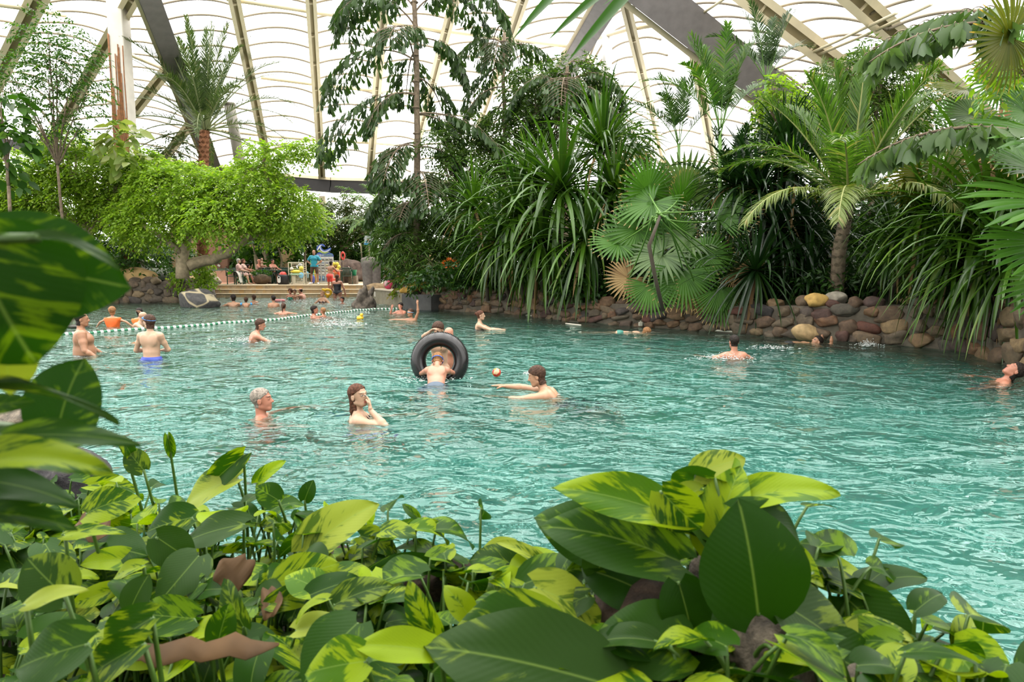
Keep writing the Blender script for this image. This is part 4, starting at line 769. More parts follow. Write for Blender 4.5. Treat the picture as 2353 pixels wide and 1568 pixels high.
# fishtail fronds leaning in at the upper right
root = empty('fishtail_palm', PO([7.6, 9.4, 1.3]), 0, 'fishtail palm leaning in at the upper right corner', 'palm tree'); mb = MB(); top = at(2440,95,8.8)-PO(root.location); add_tube(mb, bez([0,0,-.5], top, 0, 8, .02), np.linspace(.12,.08,8), 8); mb.build('trunk', BARK, root)
pf = fishtail_frond(2.4, 91, 30, 1.0, ls=.16, nsec=12, ll=.30, lw=.19, nl=4, sd=.6).build('frond', [L_FANG, BARK], root); pf.location = tuple(top); pf.rotation_euler = (0, 0, 84*D2R)
for yw, dz in ((78,-1.25),(62,.25)): o = dup(pf, root); o.location = tuple(top+PO([0,0,dz])); o.rotation_euler = (0, 0, yw*D2R)
bushy('leafy_branch', 'bright green hanging branch at the right picture edge', 'branch', [(2330,150,50,40),(2350,120,40,40)], 9.5, PO([at(2480,150,9.8)[0], 9.8, 1.2]), L_FICUS, BARK, .16, .06, 7, .35, .5, 'simple', .9, .06, seed=70)
# wild orange flower
fr_ = PO([*at(1035,610,22.6)[:2], .9]); fz_ = at(1035,610,22.6)[2]-.9
root = empty('orange_flower', fr_, 0, 'orange flower head above the bamboo behind the wall', 'flower'); mb = MB(); add_tube(mb, [[0,0,-.1],[0,0,fz_]], .015, 5); mb.build('stem', STEMG, root)
mb = MB(); P, Dd = blob_pts([0,0,fz_+.05], [.22,.15,.13], 40, rsP); add_leaves(mb, P, nrm(Dd+PO([0,-.3,.4])), rdir(40), .12, .06, 'simple'); mb.build('petals', flat('orange_petal', (.75,.16,.02), .5), root)
# thin leaf blades hanging in at the top, near the camera
root = empty('screw_pine', at(1560,-140,1.7), 0, 'nearest screw pine, only its long strap leaf ends hanging into the top of the picture', 'screw pine'); r0 = PO(root.location)
for (bx, by, tx_, ty_, D0, w_) in [(1420,-150,1183,95,1.5,.034),(1520,-120,1262,98,1.6,.034),(1560,-130,1308,145,1.55,.034),(1420,-90,1068,18,1.7,.024),(1560,-90,1387,20,1.9,.018)]:
    A_, B_ = at(bx, by, D0+.15), at(tx_, ty_, D0); L_ = np.linalg.norm(B_-A_); V, F, uv = strips([A_-r0], [nrm(B_-A_+PO([0,0,.02]))], L_, w_, .10, (0,-.8,.6), 12, np.interp(np.linspace(0,1,13), [0,.3,.6,.85,1], [1,1,.85,.45,.03]), .25); MB().add(V, F, 0, uv).build('leaf_blade', leafmat('leaf_strap_near', (.04,.15,.008), (.06,.20,.01), None, .4, .3), root)

# more of this screw pine, and shrubs, added out of view to shade the near bed
for k, c in enumerate([(1.5,.2,3.5),(-.5,-.5,3.3),(-2.1,.1,3.4),(.4,-1.5,2.9),(2.8,-.6,3.1),(-3.2,-.8,3.2),(.6,.1,4.3)]):
    o = rosette_mesh(90, 1.35, .075, 500+k, 1.2, -40).build('rosette', [L_PAND, L_BROWN], root); o.location = tuple(PO(c)-r0)
    st = MB(); add_tube(st, bez(PO([c[0]*.6, -2.2, .3])-r0, PO(c)-r0, .1, 7, .02), np.linspace(.09, .06, 7), 8); st.build('stem', BARK, root)
root = empty('dark_shrub', (0, -3.4, .4), 0, 'unseen dense shrubs added behind the camera to shade the near bed', 'shrub'); mb = MB(); P, Dd = blob_pts([0, 0, 1.9], [6.5, 1.2, 2.6], 1500, rsP); twigs(mb, P, Dd, 7, .2, .09, .45, rsP, .5, 'tiny'); mb.build('foliage', L_DARK, root)
# ================================================================== people
def surface_net(S, org, h):
    """naive surface nets on a scalar grid (inside < 0)"""
    A = S < 0
    cor = [(0,0,0),(1,0,0),(0,1,0),(1,1,0),(0,0,1),(1,0,1),(0,1,1),(1,1,1)]
    nx, ny, nz = S.shape
    sl = lambda c: (slice(c[0], nx-1+c[0]), slice(c[1], ny-1+c[1]), slice(c[2], nz-1+c[2]))
    cnt = sum(A[sl(c)].astype(np.int8) for c in cor); act = (cnt > 0) & (cnt < 8)
    I = np.argwhere(act); idx = np.full(act.shape, -1, np.int64); idx[act] = np.arange(len(I))
    val = np.stack([S[I[:, 0]+c[0], I[:, 1]+c[1], I[:, 2]+c[2]] for c in cor], 1)
    acc = np.zeros((len(I), 3)); k = np.zeros(len(I))
    for a in range(8):
        for b in range(a+1, 8):
            ca, cb = np.array(cor[a]), np.array(cor[b])
            if np.abs(ca-cb).sum() != 1: continue
            va, vb = val[:, a], val[:, b]; x = (va < 0) != (vb < 0); t = np.where(x, va/np.where(x, va-vb, 1), 0)
            acc += x[:, None]*(ca+(cb-ca)*t[:, None]); k += x
    V = (I+acc/k[:, None])*h+org; F = []
    for ax in range(3):
        e = [0, 0, 0]; e[ax] = 1; u, w = [d for d in range(3) if d != ax]
        a0 = A[tuple(slice(0, s-(1 if d == ax else 0)) for d, s in enumerate(S.shape))]
        a1 = A[tuple(slice(1 if d == ax else 0, s) for d, s in enumerate(S.shape))]
        P = np.argwhere(a0 != a1); ok = (P[:, u] > 0) & (P[:, w] > 0) & (P[:, u] < S.shape[u]-1) & (P[:, w] < S.shape[w]-1); P = P[ok]
        f = a0[P[:, 0], P[:, 1], P[:, 2]]
        def g(du, dw):
            Q = P.copy(); Q[:, u] -= du; Q[:, w] -= dw; return idx[Q[:, 0], Q[:, 1], Q[:, 2]]
        q = np.stack([g(1, 1), g(0, 1), g(0, 0), g(1, 0)], 1)
        fl = f if ax != 1 else ~f
        q[~fl] = q[~fl][:, ::-1]; F.append(q[(q >= 0).all(1)])
    return V, np.concatenate(F)
class Field:
    def __init__(s, lo, hi, h):
        s.h = h; s.lo = np.asarray(lo, float); s.n = np.ceil((np.asarray(hi)-s.lo)/h).astype(int)+1
        s.S = np.full(s.n, 9., np.float32)
    def sub(s, lo, hi, pad):
        a = np.clip(np.floor((lo-pad-s.lo)/s.h).astype(int), 0, s.n-1); b = np.clip(np.ceil((hi+pad-s.lo)/s.h).astype(int)+1, a+1, s.n)
        g = np.ogrid[a[0]:b[0], a[1]:b[1], a[2]:b[2]]; X = [g[i]*s.h+s.lo[i] for i in range(3)]
        return (slice(a[0], b[0]), slice(a[1], b[1]), slice(a[2], b[2])), X
    def comb(s, sl, d, k, cut=False):
        o = s.S[sl]
        if cut: d = -d; m = np.maximum(k-np.abs(o-d), 0)/k; s.S[sl] = np.maximum(o, d)+m*m*k*.25
        else: m = np.maximum(k-np.abs(o-d), 0)/k; s.S[sl] = np.minimum(o, d)-m*m*k*.25
    def caps(s, a, b, ra, rb, k=.02, cut=False):
        a = np.asarray(a, float); b = np.asarray(b, float); R = max(ra, rb)
        sl, X = s.sub(np.minimum(a, b)-R, np.maximum(a, b)+R, k+.03)
        ba = b-a; L = max(ba@ba, 1e-9)
        t = np.clip(((X[0]-a[0])*ba[0]+(X[1]-a[1])*ba[1]+(X[2]-a[2])*ba[2])/L, 0, 1)
        d = np.sqrt((X[0]-a[0]-t*ba[0])**2+(X[1]-a[1]-t*ba[1])**2+(X[2]-a[2]-t*ba[2])**2)-(ra+(rb-ra)*t)
        s.comb(sl, d.astype(np.float32), k, cut)
    def ell(s, c, r, M=None, k=.02, cut=False):
        """ellipsoid, M = 3x3 with the axes as columns"""
        c = np.asarray(c, float); r = np.asarray(r, float); M = np.eye(3) if M is None else M; R = r.max()
        sl, X = s.sub(c-R, c+R, k+.03); P = [X[i]-c[i] for i in range(3)]
        q = [P[0]*M[0, j]+P[1]*M[1, j]+P[2]*M[2, j] for j in range(3)]
        k0 = np.sqrt(sum((q[j]/r[j])**2 for j in range(3))); k1 = np.sqrt(sum((q[j]/r[j]**2)**2 for j in range(3)))
        d = np.where(k1 > 1e-6, k0*(k0-1)/np.maximum(k1, 1e-6), -r.min())
        s.comb(sl, d.astype(np.float32), k, cut)
    def copy(s):
        f = Field.__new__(Field); f.h, f.lo, f.n, f.S = s.h, s.lo, s.n, s.S.copy(); return f
    def grid(s):
        g = np.ogrid[0:s.n[0], 0:s.n[1], 0:s.n[2]]; return [g[i]*s.h+s.lo[i] for i in range(3)]
    def mesh(s):
        S = s.S; S[0] = S[-1] = 1; S[:, 0] = S[:, -1] = 1; S[:, :, 0] = S[:, :, -1] = 1
        return surface_net(S, s.lo, s.h)
def rotm(x=0, y=0, z=0): return np.array(Euler((x*D2R, y*D2R, z*D2R), 'XYZ').to_matrix())
SKIN = {'fair': (.46,.25,.15), 'pink': (.48,.22,.14), 'tan': (.37,.18,.10), 'pale': (.52,.32,.21), 'olive': (.33,.17,.10), 'red': (.46,.19,.12)}
HAIRC = {'brown': (.06,.03,.018), 'dark': (.02,.014,.011), 'grey': (.26,.22,.18), 'light': (.28,.14,.06), 'white': (.40,.37,.33), 'auburn': (.09,.035,.018)}
def ik_arm(sh, tg, pole, hd, *rest):
    d = tg-sh; L = min(np.linalg.norm(d), .525); d = nrm(d); a, b = .285, .245; x = (a*a-b*b+L*L)/(2*L); y = math.sqrt(max(0, a*a-x*x)); p = np.array(pole, float); p = nrm(p-d*(p@d)); e = sh+d*x+p*y; w = sh+d*L
    return (e-sh, w-e, hd)+rest
def person(label, loc, yaw, s=1., lean=(0, 0, 0), head=(0, 0, 0), aL=((-.25,.05,-1), (-.1,.35,-1)), aR=((.25,.05,-1), (.1,.35,-1)),
           lL=((-.05,.05,-1), (0,-.02,-1)), lR=((.05,.05,-1), (0,-.02,-1)), water=None, ref='pelvis', zref=.95, h=.012, wd=1., belly=0., fem=0, skin='fair',
           hair='short', hc='brown', wear=(), group=None, hscale=1., detail=False, child=0., handL='relax', handR='relax', keep=1.0):
    """one body as one surface. Local frame: x right, y forward, z up, origin under the pelvis at the height loc refers to; yaw turns it."""
    hs = hscale*(1+.28*child)
    Lt = rotm(*lean); up = lambda v: Lt@np.asarray(v, float)
    pel = np.array([0, 0, .95-zref])
    if ref == 'abs': pel = np.array([0, 0, zref])
    J = lambda x, y, z: pel+up((x*wd, y, z))
    shw = (.165-.02*fem-.015*child); nb = J(0, -.01, .50); ch = J(0, 0, .36); hipw = .09
    Hm = Lt@rotm(0, 0, head[0])@rotm(head[1], head[2], 0)
    hc0 = nb+up((0, .01, .045))+Hm@np.array([0, .015, .125*hs])
    HP = lambda x, y, z: hc0+Hm@(np.array([x, y, z])*hs)
    lo = np.array([9., 9, 9]); hi = -lo; B = []      # gather all primitives first
    core = []; arms = []; heads = []
    core += [('c', J(0, 0, .0), J(0, .0, .14), .125*wd**.5, .115*wd**.5, .06), ('e', J(0, .0, -.01), (.165*wd*(1+.05*fem), .115*wd**.5, .12), .05),
             ('e', J(0, .005, .17), (.14*wd*(1-.06*fem), .10*wd**.6, .15), .05), ('e', J(0, .0, .33), (.16*wd*(1-.08*fem), .112*wd**.5, .17), .05),
             ('c', J(-shw*.62, -.01, .455), J(shw*.62, -.01, .455), .058, .058, .05)]
    if belly: core += [('e', J(0, .05, .11), (.15*wd, .09+belly, .17), .08), ('e', J(0, .07, .33), (.14*wd, .09+belly*.3, .09), .05)]
    if not fem:
        for sx in (-1, 1): core.append(('e', J(sx*.075, .075, .35), (.075, .04, .055), .04))
    else:
        for sx in (-1, 1): core.append(('e', J(sx*.07, .09, .335), (.062, .06, .065), .03))
    for sx in (-1, 1): core += [('e', J(sx*.085, -.085, .37), (.06, .03, .09), .05), ('e', J(sx*hipw*.9, -.055, -.05), (.09*wd**.5, .08, .09), .05)]
    arms_pts = []
    for sx, arm, hand in ((-1, aL, handL), (1, aR, handR)):
        sh = J(sx*shw, -.005, .435)
        if arm[0] == 'ik': arm = ik_arm(sh, HP(*arm[1]), arm[2], Hm@nrm(np.array(arm[3], float)), *arm[4:])
        u1 = nrm(np.array(arm[0], float)); u2 = nrm(np.array(arm[1], float))
        el = sh+u1*.285; wr = el+u2*.245; th = 1-.1*fem-.15*child; hv = nrm(np.array(arm[2], float)) if len(arm) > 2 else u2
        m = (sh+el)/2; f1 = el+u2*.07
        core += [('c', sh, sh+u1*.02, .062*th*wd**.4, .058*th*wd**.4, .045)]
        arms += [('c', sh, m, .054*th*wd**.6, .048*th*wd**.6, .03), ('c', m, el, .048*th*wd**.5, .038*th*wd**.3, .02), ('c', el, f1, .038*th, .042*th, .02), ('c', f1, wr, .042*th, .027*th, .02)]
        arms_pts.append((sh, el, wr))
        pn = nrm(np.cross(hv, np.array([0, 0, 1.]) if abs(hv[2]) < .85 else np.array([0, 1., 0]))) # across the palm
        if len(arm) > 3: pn = nrm(np.array(arm[3], float))
        pn = nrm(pn-hv*(pn@hv)); nn = np.cross(hv, pn)
        hsz = .9 if child else 1.
        palm0 = wr+hv*.012
        for j in range(4):
            kx = (j-1.5)*.0205*hsz; k0 = palm0+pn*kx*.75; k1 = palm0+hv*.082*hsz+pn*kx
            arms.append(('c', k0, k1, .017, .0125, .012))
            fl = (.068, .080, .074, .058)[j]*hsz; cur = {'relax': .45, 'flat': .08, 'fist': 1.5, 'pinch': .75}[hand]+j*.05
            fd = nrm(hv+pn*(j-1.5)*.10); b = k1
            for q in range(3):
                fd = nrm(fd+nn*cur*.5); e = b+fd*fl*(.44, .31, .25)[q]; arms.append(('c', b, e, .0092-.0008*q, .0088-.0008*q, .002)); b = e
        tb = palm0+hv*.025-pn*.026; t1 = tb+nrm(hv*.7-pn*.75+nn*.35)*.04; t2 = t1+nrm(hv-pn*.2+nn*.5)*.032
        arms += [('c', tb, t1, .0135, .011, .008), ('c', t1, t2, .0105, .009, .003)]
    legs = []
    for sx, leg in ((-1, lL), (1, lR)):
        hp = J(sx*hipw, 0, -.03); v1 = nrm(np.array(leg[0], float)); v2 = nrm(np.array(leg[1], float)); kn = hp+v1*.41; an = kn+v2*.40
        legs += [('c', hp, hp+v1*.2, .085*wd**.4, .074*wd**.3, .04), ('c', hp+v1*.2, kn, .074*wd**.3, .052, .03), ('c', kn, kn+v2*.13-np.array([0, .012, 0]), .05, .052, .02), ('c', kn+v2*.13-np.array([0, .012, 0]), an, .052, .034, .03)]
        ft = nrm(np.array(leg[2] if len(leg) > 2 else (sx*.15, 1, -.1), float)); hl = an+v2*.04-ft*.035
        legs += [('c', hl, an+v2*.045+ft*.09, .032, .03, .02), ('c', an+v2*.045+ft*.09, an+v2*.05+ft*.16, .03, .02, .02)]
    H = lambda x, y, z: HP(x, y, z)
    jw = 1-.08*fem-.1*child
    heads += [('c', nb-up((0, 0, .03)), HP(0, -.022, -.06), .054*(1-.1*fem-.2*child)*wd**.3, .05*(1-.1*fem-.1*child)*wd**.3, .03), ('e', HP(0, -.012, .035), np.array((.074, .093, .083))*hs, .02),
              ('e', HP(0, .022, -.03), np.array((.060*jw, .070, .080*jw))*hs, .025), ('c', HP(-.012, .062, -.093*jw), HP(.012, .062, -.093*jw), .021*hs, .021*hs, .03),
              ('c', HP(-.045, -.005, -.06), HP(-.02, .055, -.088*jw), .02*hs*jw, .018*hs, .02), ('c', HP(.045, -.005, -.06), HP(.02, .055, -.088*jw), .02*hs*jw, .018*hs, .02),
              ('c', HP(0, .083, .018), HP(0, .104, -.022), .007*hs, .0125*hs, .010), ('c', HP(-.011, .092, -.026), HP(.011, .092, -.026), .009*hs, .009*hs, .006),
              ('c', HP(-.034, .072, .032), HP(-.01, .082, .030), .010*hs, .009*hs, .014), ('c', HP(.034, .072, .032), HP(.01, .082, .030), .010*hs, .009*hs, .014),
              ('c', HP(-.020, .080, -.055), HP(.020, .080, -.055), .0065*hs, .0065*hs, .006), ('c', HP(-.016, .079, -.064), HP(.016, .079, -.064), .007*hs, .007*hs, .006)]
    eyes = [HP(sx*.031, .070, .008) for sx in (-1, 1)]
    ears = [('e', HP(sx*.076, -.008, -.008), np.array((.010, .019, .031))*hs, .008) for sx in (-1, 1)]
    allp = core+arms+legs+heads+ears
    for p in allp:
        pts = [p[1], p[2]] if p[0] == 'c' else [p[1]]; r = max(p[3], p[4]) if p[0] == 'c' else max(p[2])
        for q in pts: lo = np.minimum(lo, q-r); hi = np.maximum(hi, q+r)
    if water is not None: lo[2] = max(lo[2], (water-.0)/s)
    lo -= .04; hi += .04
    if hair in ('long', 'pony', 'wet'): lo -= .05; hi += .05
    hh = h/s
    def put(f, ps):
        for p in ps:
            if p[0] == 'c': f.caps(p[1], p[2], p[3], p[4], p[5])
            else: f.ell(p[1], p[2], Lt if p not in heads and p not in ears else Hm, p[3]) if False else f.ell(p[1], p[2], (Hm if any(p is q for q in heads+ears) else Lt), p[3])
    T = Field(lo, hi, hh); put(T, core); put(T, legs)
    A = T.copy(); put(A, arms); put(A, heads)
    for e in eyes: A.ell(e+Hm@np.array([0, .022, .0])*hs, np.array((.017, .012, .011))*hs, Hm, .008, cut=True)
    for e in eyes: A.ell(e+Hm@np.array([0, .001, 0])*hs, np.array((.0135, .0135, .0125))*hs, Hm, .002)
    put(A, ears)
    for sx in (-1, 1): A.ell(HP(sx*.088, .0, -.004), np.array((.008, .009, .014))*hs, Hm, .004, cut=True)
    V, F = A.mesh(); body = MB()
    # colours: skin, lips, eyes, brows on faces of the one surface
    cen = V[F].mean(1); q = (cen-hc0)@Hm/hs; mi = np.zeros(len(F), int)
    if h < .0085:
        lip = (q[:, 1] > .074) & (np.abs(q[:, 2]+.0595) < .0085) & (np.abs(q[:, 0]) < .022); mi[lip] = 1
        for sx in (-1, 1):
            ex = np.hypot((q[:, 0]-sx*.031)/.0115, (q[:, 2]-.008)/.0055); mi[(ex < 1) & (q[:, 1] > .06) & (h < .006)] = 2
            ir = np.hypot(q[:, 0]-sx*.031, q[:, 2]-.008); mi[(ir < .0052) & (q[:, 1] > .06)] = 3
            br = (np.abs(q[:, 0]-sx*.033) < .019) & (np.abs(q[:, 2]-.0335+.12*np.abs(np.abs(q[:, 0])-.033)) < .0026) & (q[:, 1] > .05) & (np.abs(q[:, 0]) > .016); mi[br] = 3
            lash = (h < .006) & (np.abs(q[:, 0]-sx*.031) < .014) & (np.abs(q[:, 2]-.0165+ ((q[:, 0]-sx*.031)/.014)**2*.006) < .0018) & (q[:, 1] > .06); mi[lash] = 3
    elif h < .016:
        for sx in (-1, 1): mi[(np.hypot(q[:, 0]-sx*.031, q[:, 2]-.008) < .011) & (q[:, 1] > .06)] = 3
    body.v = [V*s]; body.uv = [np.zeros((len(V), 2))]; body.n = len(V); body.f = [(F[mi == m], m) for m in range(4) if (mi == m).any()]
    sk = SKIN[skin]
    M = [flat('skin_'+skin, sk, .42, sss=.12, spec=.45, vary=.05, vs=14), flat('lips', (.55, .16, .13), .4), flat('eye_white', (.34, .31, .28), .35), flat('eye_dark', (.035, .02, .014), .3)]
    ob = body.build('person', M); ob.location = tuple(loc); ob.rotation_euler = (0, 0, yaw*D2R)
    tag(ob, label, 'person', group)
    G = A.grid()
    def shell(name, fld, off, region, mat, lab=None, extra=None):
        S = np.maximum(fld.S-off/s, region); f = A.copy(); f.S = S.astype(np.float32)
        if extra is not None: extra(f)
        v, fc = f.mesh()
        if len(fc) < 4: return None
        mb = MB(); mb.add(v*s, fc); c = mb.build(name, mat, ob)
        if lab: c['label'] = lab
        return c
    # local coordinates of the torso and the head at every grid point
    def loc3(o, Mx): P = [G[i]-o[i] for i in range(3)]; return [P[0]*Mx[0, j]+P[1]*Mx[1, j]+P[2]*Mx[2, j] for j in range(3)]
    hx, hy, hz = [a/hs for a in loc3(hc0, Hm)]
    hm = flat('hair_'+hc, HAIRC[hc], .6, spec=.18, vary=.5, vs=45, bmp=.5)
    Hf = Field(lo, hi, hh); put(Hf, heads[:3]); 
    line = .012+.72*hy+.006*np.sin(hx*160+hy*60)*np.sin(hy*110+1)
    if h < .011: Hf.S = Hf.S-((.001 if hair == 'crop' else .0018)*np.sin(hx*190+hz*60)*np.sin(hy*120+hz*90)).astype(np.float32)
    if hair in ('short', 'pony', 'bun', 'long', 'wet', 'curly', 'crop'):
        hl = {'short': 0, 'crop': .006, 'pony': .012, 'bun': .012, 'long': 0, 'wet': .012, 'curly': -.004}[hair]
        reg = (np.minimum(line+hl, np.where(hy > .05, line+hl+1.2*(hy-.05), 9))-hz)
        reg = np.maximum(reg, -(hz+.075)) if hair in ('short', 'crop') else reg
        back = np.maximum(hy+.012, -(hz+.105)) if hair in ('short',) else (np.maximum(hy+.02, -(hz+.07)) if hair != 'long' and hair != 'wet' else np.maximum(hy-.0, -(hz+.14)))
        reg = np.minimum(reg, back); reg = reg*hs
        th = {'short': .014, 'crop': .006, 'pony': .009, 'bun': .009, 'long': .016, 'wet': .008, 'curly': .03}[hair]
        def ex(f):
            if hair == 'bun': f.ell(HP(0, -.115, .045), np.array((.036, .032, .036))*hs, Hm, .01)
            if hair == 'pony':
                f.ell(HP(0, -.10, .02), np.array((.022, .02, .022))*hs, Hm, .01); f.caps(HP(0, -.112, .01), HP(0, -.125, -.10), .024*hs, .022*hs, .01); f.caps(HP(0, -.125, -.10), HP(0, -.11, -.19), .022*hs, .008*hs, .01)
            if hair in ('long', 'wet'):
                r = .042 if hair == 'long' else .036
                for x in (-.025, .0, .025): f.caps(HP(x, -.055, -.03), HP(x*.9, -.075, -.15), r*hs, r*.8*hs, .02); f.caps(HP(x*.9, -.075, -.15), HP(x*.8, -.08, -.22), r*.8*hs, r*.55*hs, .02)
            if hair == 'curly':
                rr = np.random.RandomState(3)
                for _ in range(26):
                    a = rr.uniform(-2.6, 2.6)-PI/2; z = rr.uniform(-.08, .1); rad = .085*math.sqrt(max(.1, 1-(z/.13)**2)); f.ell(HP(rad*math.cos(a), -.02+rad*math.sin(a)*1.0, z+.01), np.array((.03, .03, .03))*hs, Hm, .008)
        shell('hair', Hf, th*hs, reg, hm, None, ex)
    elif hair == 'bald_ring':
        reg = np.maximum(np.maximum(line-hz, -(hz+.075)), hz-(.055-.35*hy)); reg = np.maximum(np.minimum(reg, np.maximum(hy+.02, np.maximum(-(hz+.07), hz-.05))), hz-.062)*hs
        shell('hair', Hf, .007*hs, reg, hm)
    elif hair == 'receding':
        reg = np.maximum(np.maximum(line+.012-hz, -(hz+.08)), -(((hx)/.05)**2+((hy-.045)/.07)**2+((hz-.10)/.05)**2-1)*.05)
        reg = np.minimum(reg, np.maximum(hy+.015, -(hz+.10)))*hs
        shell('hair', Hf, .010*hs, reg, hm)
    tx, ty, tz = loc3(pel, Lt)
    for wname, kind, col, *more in wear:
        mt = flat('cloth_%02d%02d%02d' % tuple(int(c*99) for c in col), col, .55, vary=.08, vs=30)
        if kind == 'trunks':        # from the waist to mid thigh
            zb = more[0] if more else -.30; shell(wname, T, .012, np.maximum(tz-.075, zb-G[2]+pel[2]), mt)
        elif kind == 'lap': shell(wname, T, .012, np.maximum(tz-.075, np.sqrt(tx**2+ty**2+tz**2)-.36), mt)
        elif kind == 'brief': shell(wname, T, .005, np.maximum(tz-.06, -tz-.10), mt)
        elif kind == 'suit': shell(wname, T, .006, np.maximum(tz-.40+.9*np.maximum(0, np.abs(tx)-.08), (-.10-tz)+np.abs(tx)*.55), mt)
        elif kind == 'strapless': shell(wname, T, .006, np.maximum(tz-.37, (-.12-tz)+np.abs(tx)*.6), mt)
        elif kind == 'bikini':
            r1 = np.maximum(np.abs(tz-.335)-.05+np.where(ty > 0, np.abs(np.abs(tx)-.075)*.6, .035), np.full_like(tz, -9)); shell(wname, T, .005, r1, mt)
            def strap(f):
                for sx in (-1, 1): f.caps(J(sx*.075, .14, .37), J(sx*.05, .04, .49), .006, .006, .002); f.caps(J(sx*.05, .04, .49), J(0, -.065, .50), .006, .006, .002)
            if h < .013:
                f = Field(lo, hi, hh); strap(f); v, fc = f.mesh()
                if len(fc) > 4: MB().add(v*s, fc).build('neck_strap', mt, ob)
        elif kind == 'vest':
            shell(wname, T, .045, np.maximum(np.abs(tz-.27)-.21, -(np.hypot(tx, ty)-0.0)-9), mt)
        elif kind == 'shirt':
            f = T.copy()
            for (sh, el, wr) in arms_pts: f.caps(sh, sh+(el-sh)*1.2, .066, .058, .03)
            d = np.full_like(f.S, 9.)
            for (sh, el, wr) in arms_pts:
                uu = nrm(el-sh); t = (G[0]-sh[0])*uu[0]+(G[1]-sh[1])*uu[1]+(G[2]-sh[2])*uu[2]; cl = np.maximum(t-.20, np.sqrt((G[0]-sh[0]-uu[0]*t)**2+(G[1]-sh[1]-uu[1]*t)**2+(G[2]-sh[2]-uu[2]*t)**2)-.11); d = np.minimum(d, cl)
            reg = np.minimum(np.maximum(np.maximum(tz-.50, -.06-tz), np.abs(tx)-.20*wd), d)
            shell(wname, f, .014, reg, mt)
        elif kind == 'collar':
            f = Field(lo, hi, hh); f.caps(J(0, -.01, .47), J(0, .0, .53), .072, .066, .01); shell(wname, f, .0, np.maximum(np.abs(tz-.495)-.022, .055-np.hypot(tx, ty+.005)), mt)
        elif kind == 'shoes':
            f = Field(lo, hi, hh)
            for sx, leg in ((-1, lL), (1, lR)):
                hp = J(sx*hipw, 0, -.03); v1 = nrm(np.array(leg[0], float)); v2 = nrm(np.array(leg[1], float)); an = hp+v1*.41+v2*.40; ft = nrm(np.array(leg[2] if len(leg) > 2 else (sx*.15, 1, -.1), float))
                f.caps(an+v2*.035-ft*.035, an+v2*.04+ft*.10, .046, .043, .02); f.caps(an+v2*.04+ft*.1, an+v2*.045+ft*.17, .043, .03, .02)
            v, fc = f.mesh(); MB().add(v*s, fc).build(wname, mt, ob)
        elif kind == 'armband':
            for sx, (sh, el, wr) in zip((-1, 1), arms_pts):
                m = sh+(el-sh)*.5; u = nrm(el-sh); P0 = [m-u*.05, m-u*.03, m+u*.03, m+u*.05]
                mb = MB(); add_tube(mb, np.array(P0)*s, np.array([.06, .085, .085, .06])*s, 12); mb.build(wname, mt, ob)
        elif kind == 'goggle_strap':
            a = np.linspace(0, 2*PI, 25); zz = more[0] if more else .02
            P0 = np.array([HP(.083*math.sin(t), -.012+.102*math.cos(t), zz+(.012*math.cos(t))) for t in a]); mb = MB(); add_tube(mb, P0*s, .0065*s*hs, 6); mb.build(wname, mt, ob)
        elif kind == 'goggles':   # pushed up on the forehead
            zz = more[0]; mb = MB()
            a = np.linspace(0, 2*PI, 25); P0 = np.array([HP(.084*math.sin(t), -.012+.104*math.cos(t), zz+(.02*math.cos(t))) for t in a]); add_tube(mb, P0*s, .007*s*hs, 6)
            for sx in (-1, 1):
                V_, F_ = ICO[2]; V_ = np.array([HP(*(v*np.array([.030, .022, .022])+np.array([sx*.032, .094, zz+.02]))) for v in V_]); mb.add(V_*s, F_)
            mb.build(wname, mt, ob)
        elif kind == 'wrist':
            sh, el, wr = arms_pts[more[0]]; u = nrm(wr-el); mb = MB(); V_, F_ = lathe([(.029, -.008), (.034, -.008), (.034, .008), (.029, .008), (.029, -.008)], 14); X = nrm(np.cross(u, [.1, .2, 1])); Y = np.cross(u, X)
            mb.add((wr-u*.015+V_[:, :1]*X+V_[:, 1:2]*Y+V_[:, 2:]*u)*s, F_); mb.build(wname, mt, ob)
    ob['_pts'] = 0; del ob['_pts']
    return ob, dict(head=hc0*s, arms=[[p*s for p in a] for a in arms_pts])
# ================================================================== things by the pool
WHITE = flat('white_plastic', (.66,.64,.58), .45); GREENP = flat('dark_green_plastic', (.012,.055,.03), .45); BLACKP = flat('black_plastic', (.012,.012,.013), .4)
def pxy(px, D, z): a = at(px, 650, D); return PO([a[0], D, z])
ZD = .57
# ---- lane rope: white and green floats on a line
A = [(96,774),(250,762),(400,752),(520,743),(640,733),(740,722),(800,716),(860,711),(922,708)]
RP = np.array([on(x, y, .015) for x, y in A]); RP = resample(RP, .02)
sl_ = np.concatenate([[0], np.cumsum(np.linalg.norm(np.diff(RP, axis=0), axis=1))]); Lr = sl_[-1]
lr = empty('lane_rope', RP[0], 0, 'long floating lane rope with green and white floats across the pool', 'lane rope'); o_ = PO(lr.location)
mb = MB(); add_tube(mb, RP[::40]-o_, .008, 5); mb.build('rope', flat('rope_white', (.5,.5,.45), .6), lr)
WF = flat('white_float', (.70,.70,.66), .4); GF = flat('green_float', (.015,.17,.075), .4)
pitch = .148; npr = int(Lr/pitch)
pw = [(0,-.036),(.028,-.036),(.043,-.026),(.046,0),(.043,.026),(.028,.036),(0,.036)]; pg = [(0,-.038),(.028,-.038),(.037,-.03),(.037,.03),(.028,.038),(0,.038)]
def fl_(prof, n=12):
    V, F = lathe(prof, n); return V[:, [2, 0, 1]], F
far = MB(); fo = None
